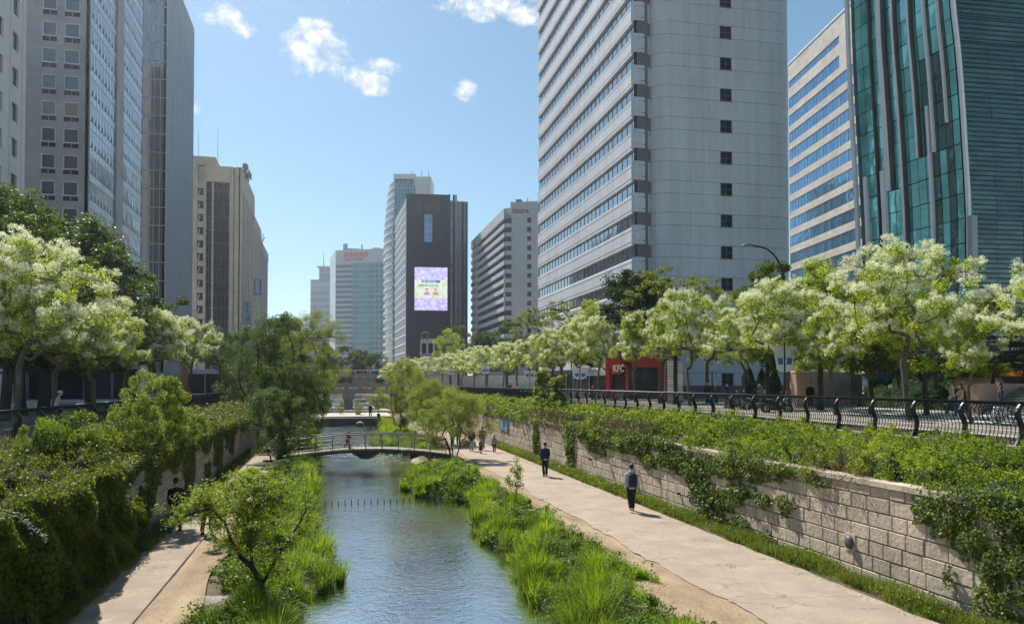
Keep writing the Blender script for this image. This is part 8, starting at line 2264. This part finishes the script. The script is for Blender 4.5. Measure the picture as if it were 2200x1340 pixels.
def motorbike(label, x, y, z, ang, body, screen=False):
    t = thing('motorcycle', label, 'motorcycle', (x, y, z), 'motorcycles parked on the sunlit pavement'); c, s = math.cos(ang), math.sin(ang)
    def T(mb): mb.V = [(x+px*c-py*s, y+px*s+py*c, z+pz) for px, py, pz in mb.V]; return mb
    pt = flat('scooter_paint', body, .3)
    for q in (-.62, .66):
        w_ = build('wheel', T(MB().torus((q, 0, .29), .23, .055, 'y', 26, 8)), m_tyre, t)
        build('rim', T(MB().torus((q, 0, .29), .155, .02, 'y', 20, 6).tube([(q,-.05,.29),(q,.05,.29)], .04, 8)), m_chrome, w_)
    build('body_shell', T(MB().loft([[(a, wd*math.cos(k*math.pi/5), cz+hh*math.sin(k*math.pi/5)) for k in range(10)] for a, wd, hh, cz in ((-.95,.06,.06,.68),(-.7,.15,.14,.62),(-.3,.17,.18,.55),(0,.14,.12,.42),(.25,.13,.12,.40),(.45,.12,.30,.62),(.55,.06,.2,.70))])), pt, t, smooth=True)
    build('seat', T(MB().loft([[(a, wd*math.cos(k*math.pi/4), cz+.05*math.sin(k*math.pi/4)) for k in range(8)] for a, wd, cz in ((-.85,.08,.80),(-.6,.15,.82),(-.2,.14,.78),(.02,.08,.77))])), m_beam, t, smooth=True)
    build('fork', T(MB().tube([(.66,.07,.29),(.50,.07,.85),(.44,.0,1.0)], .025, 6).tube([(.66,-.07,.29),(.50,-.07,.85),(.44,0,1.0)], .025, 6)), m_chrome, t)
    hb = build('handlebar', T(MB().tube([(.34,-.36,1.05),(.44,-.15,1.02),(.44,.15,1.02),(.34,.36,1.05)], .016, 6)), m_beam, t)
    for q in (-.30, .30): build('mirror', T(MB().tube([(.40,q*.9,1.04),(.42,q,1.22)], .007, 4).ell((.42,q,1.26), (.015,.06,.045), 8, 6)), m_chrome, hb)
    build('headlight', T(MB().ell((.60,0,.90), (.07,.09,.08), 10, 8)), m_chrome, t, smooth=True)
    build('engine', T(MB().box(-.25,.15,-.13,.13,.22,.44)), m_beam, t); build('exhaust', T(MB().tube([(.0,.15,.28),(-.35,.17,.26),(-.85,.18,.34)], [.03,.035,.05], 8)), m_chrome, t)
    build('top_box', T(MB().box(-1.12,-.78,-.19,.19,.84,1.14)), m_beam, t)
    if screen:
        g, tr, b = newmat('clear_screen'); b.inputs['Base Color'].default_value = (.75,.82,.82,1); b.inputs['Transmission Weight'].default_value = .85; b.inputs['Roughness'].default_value = .1
        rings = []
        for zz, wd, xx in ((.95,.22,.56),(1.25,.25,.46),(1.55,.22,.34),(1.66,.13,.30)): rings.append([(xx, -wd, zz), (xx+.06, 0, zz), (xx, wd, zz), (xx-.008, wd, zz), (xx+.052, 0, zz), (xx-.008, -wd, zz)])
        build('windscreen', T(MB().loft(rings)), g, t)
for px, X, a, bdy, scn, lab in ((1622, 24.4, -1.2, (.10,.10,.11), True, 'motorcycle with a tall clear windscreen parked behind the railing above the stone wall'), (1668, 24.2, -1.0, (.02,.02,.025), False, 'black motorcycle right of the one with the tall windscreen'), (1580, 24.8, -1.3, (.05,.05,.06), False, 'dark scooter left of the one with the tall windscreen')):
    x, y, d = at_X(px, X); motorbike(lab, x, y, ZR, a, bdy, scn)

# ---------------------------------------------------------------- haze
def haze():
    mb = MB().box(-700, 900, -70, 760, -6, 130)
    m = bpy.data.materials.new('thin_haze'); m.use_nodes = True; t = m.node_tree
    for n in list(t.nodes): t.nodes.remove(n)
    v = N(t, 'ShaderNodeVolumePrincipled'); v.inputs['Density'].default_value = .00026; v.inputs['Color'].default_value = (.86,.92,1,1); v.inputs['Anisotropy'].default_value = .72
    o = N(t, 'ShaderNodeOutputMaterial'); t.links.new(v.outputs[0], o.inputs['Volume'])
    h = build('haze', mb, m); tag(h, kind='stuff')
haze()
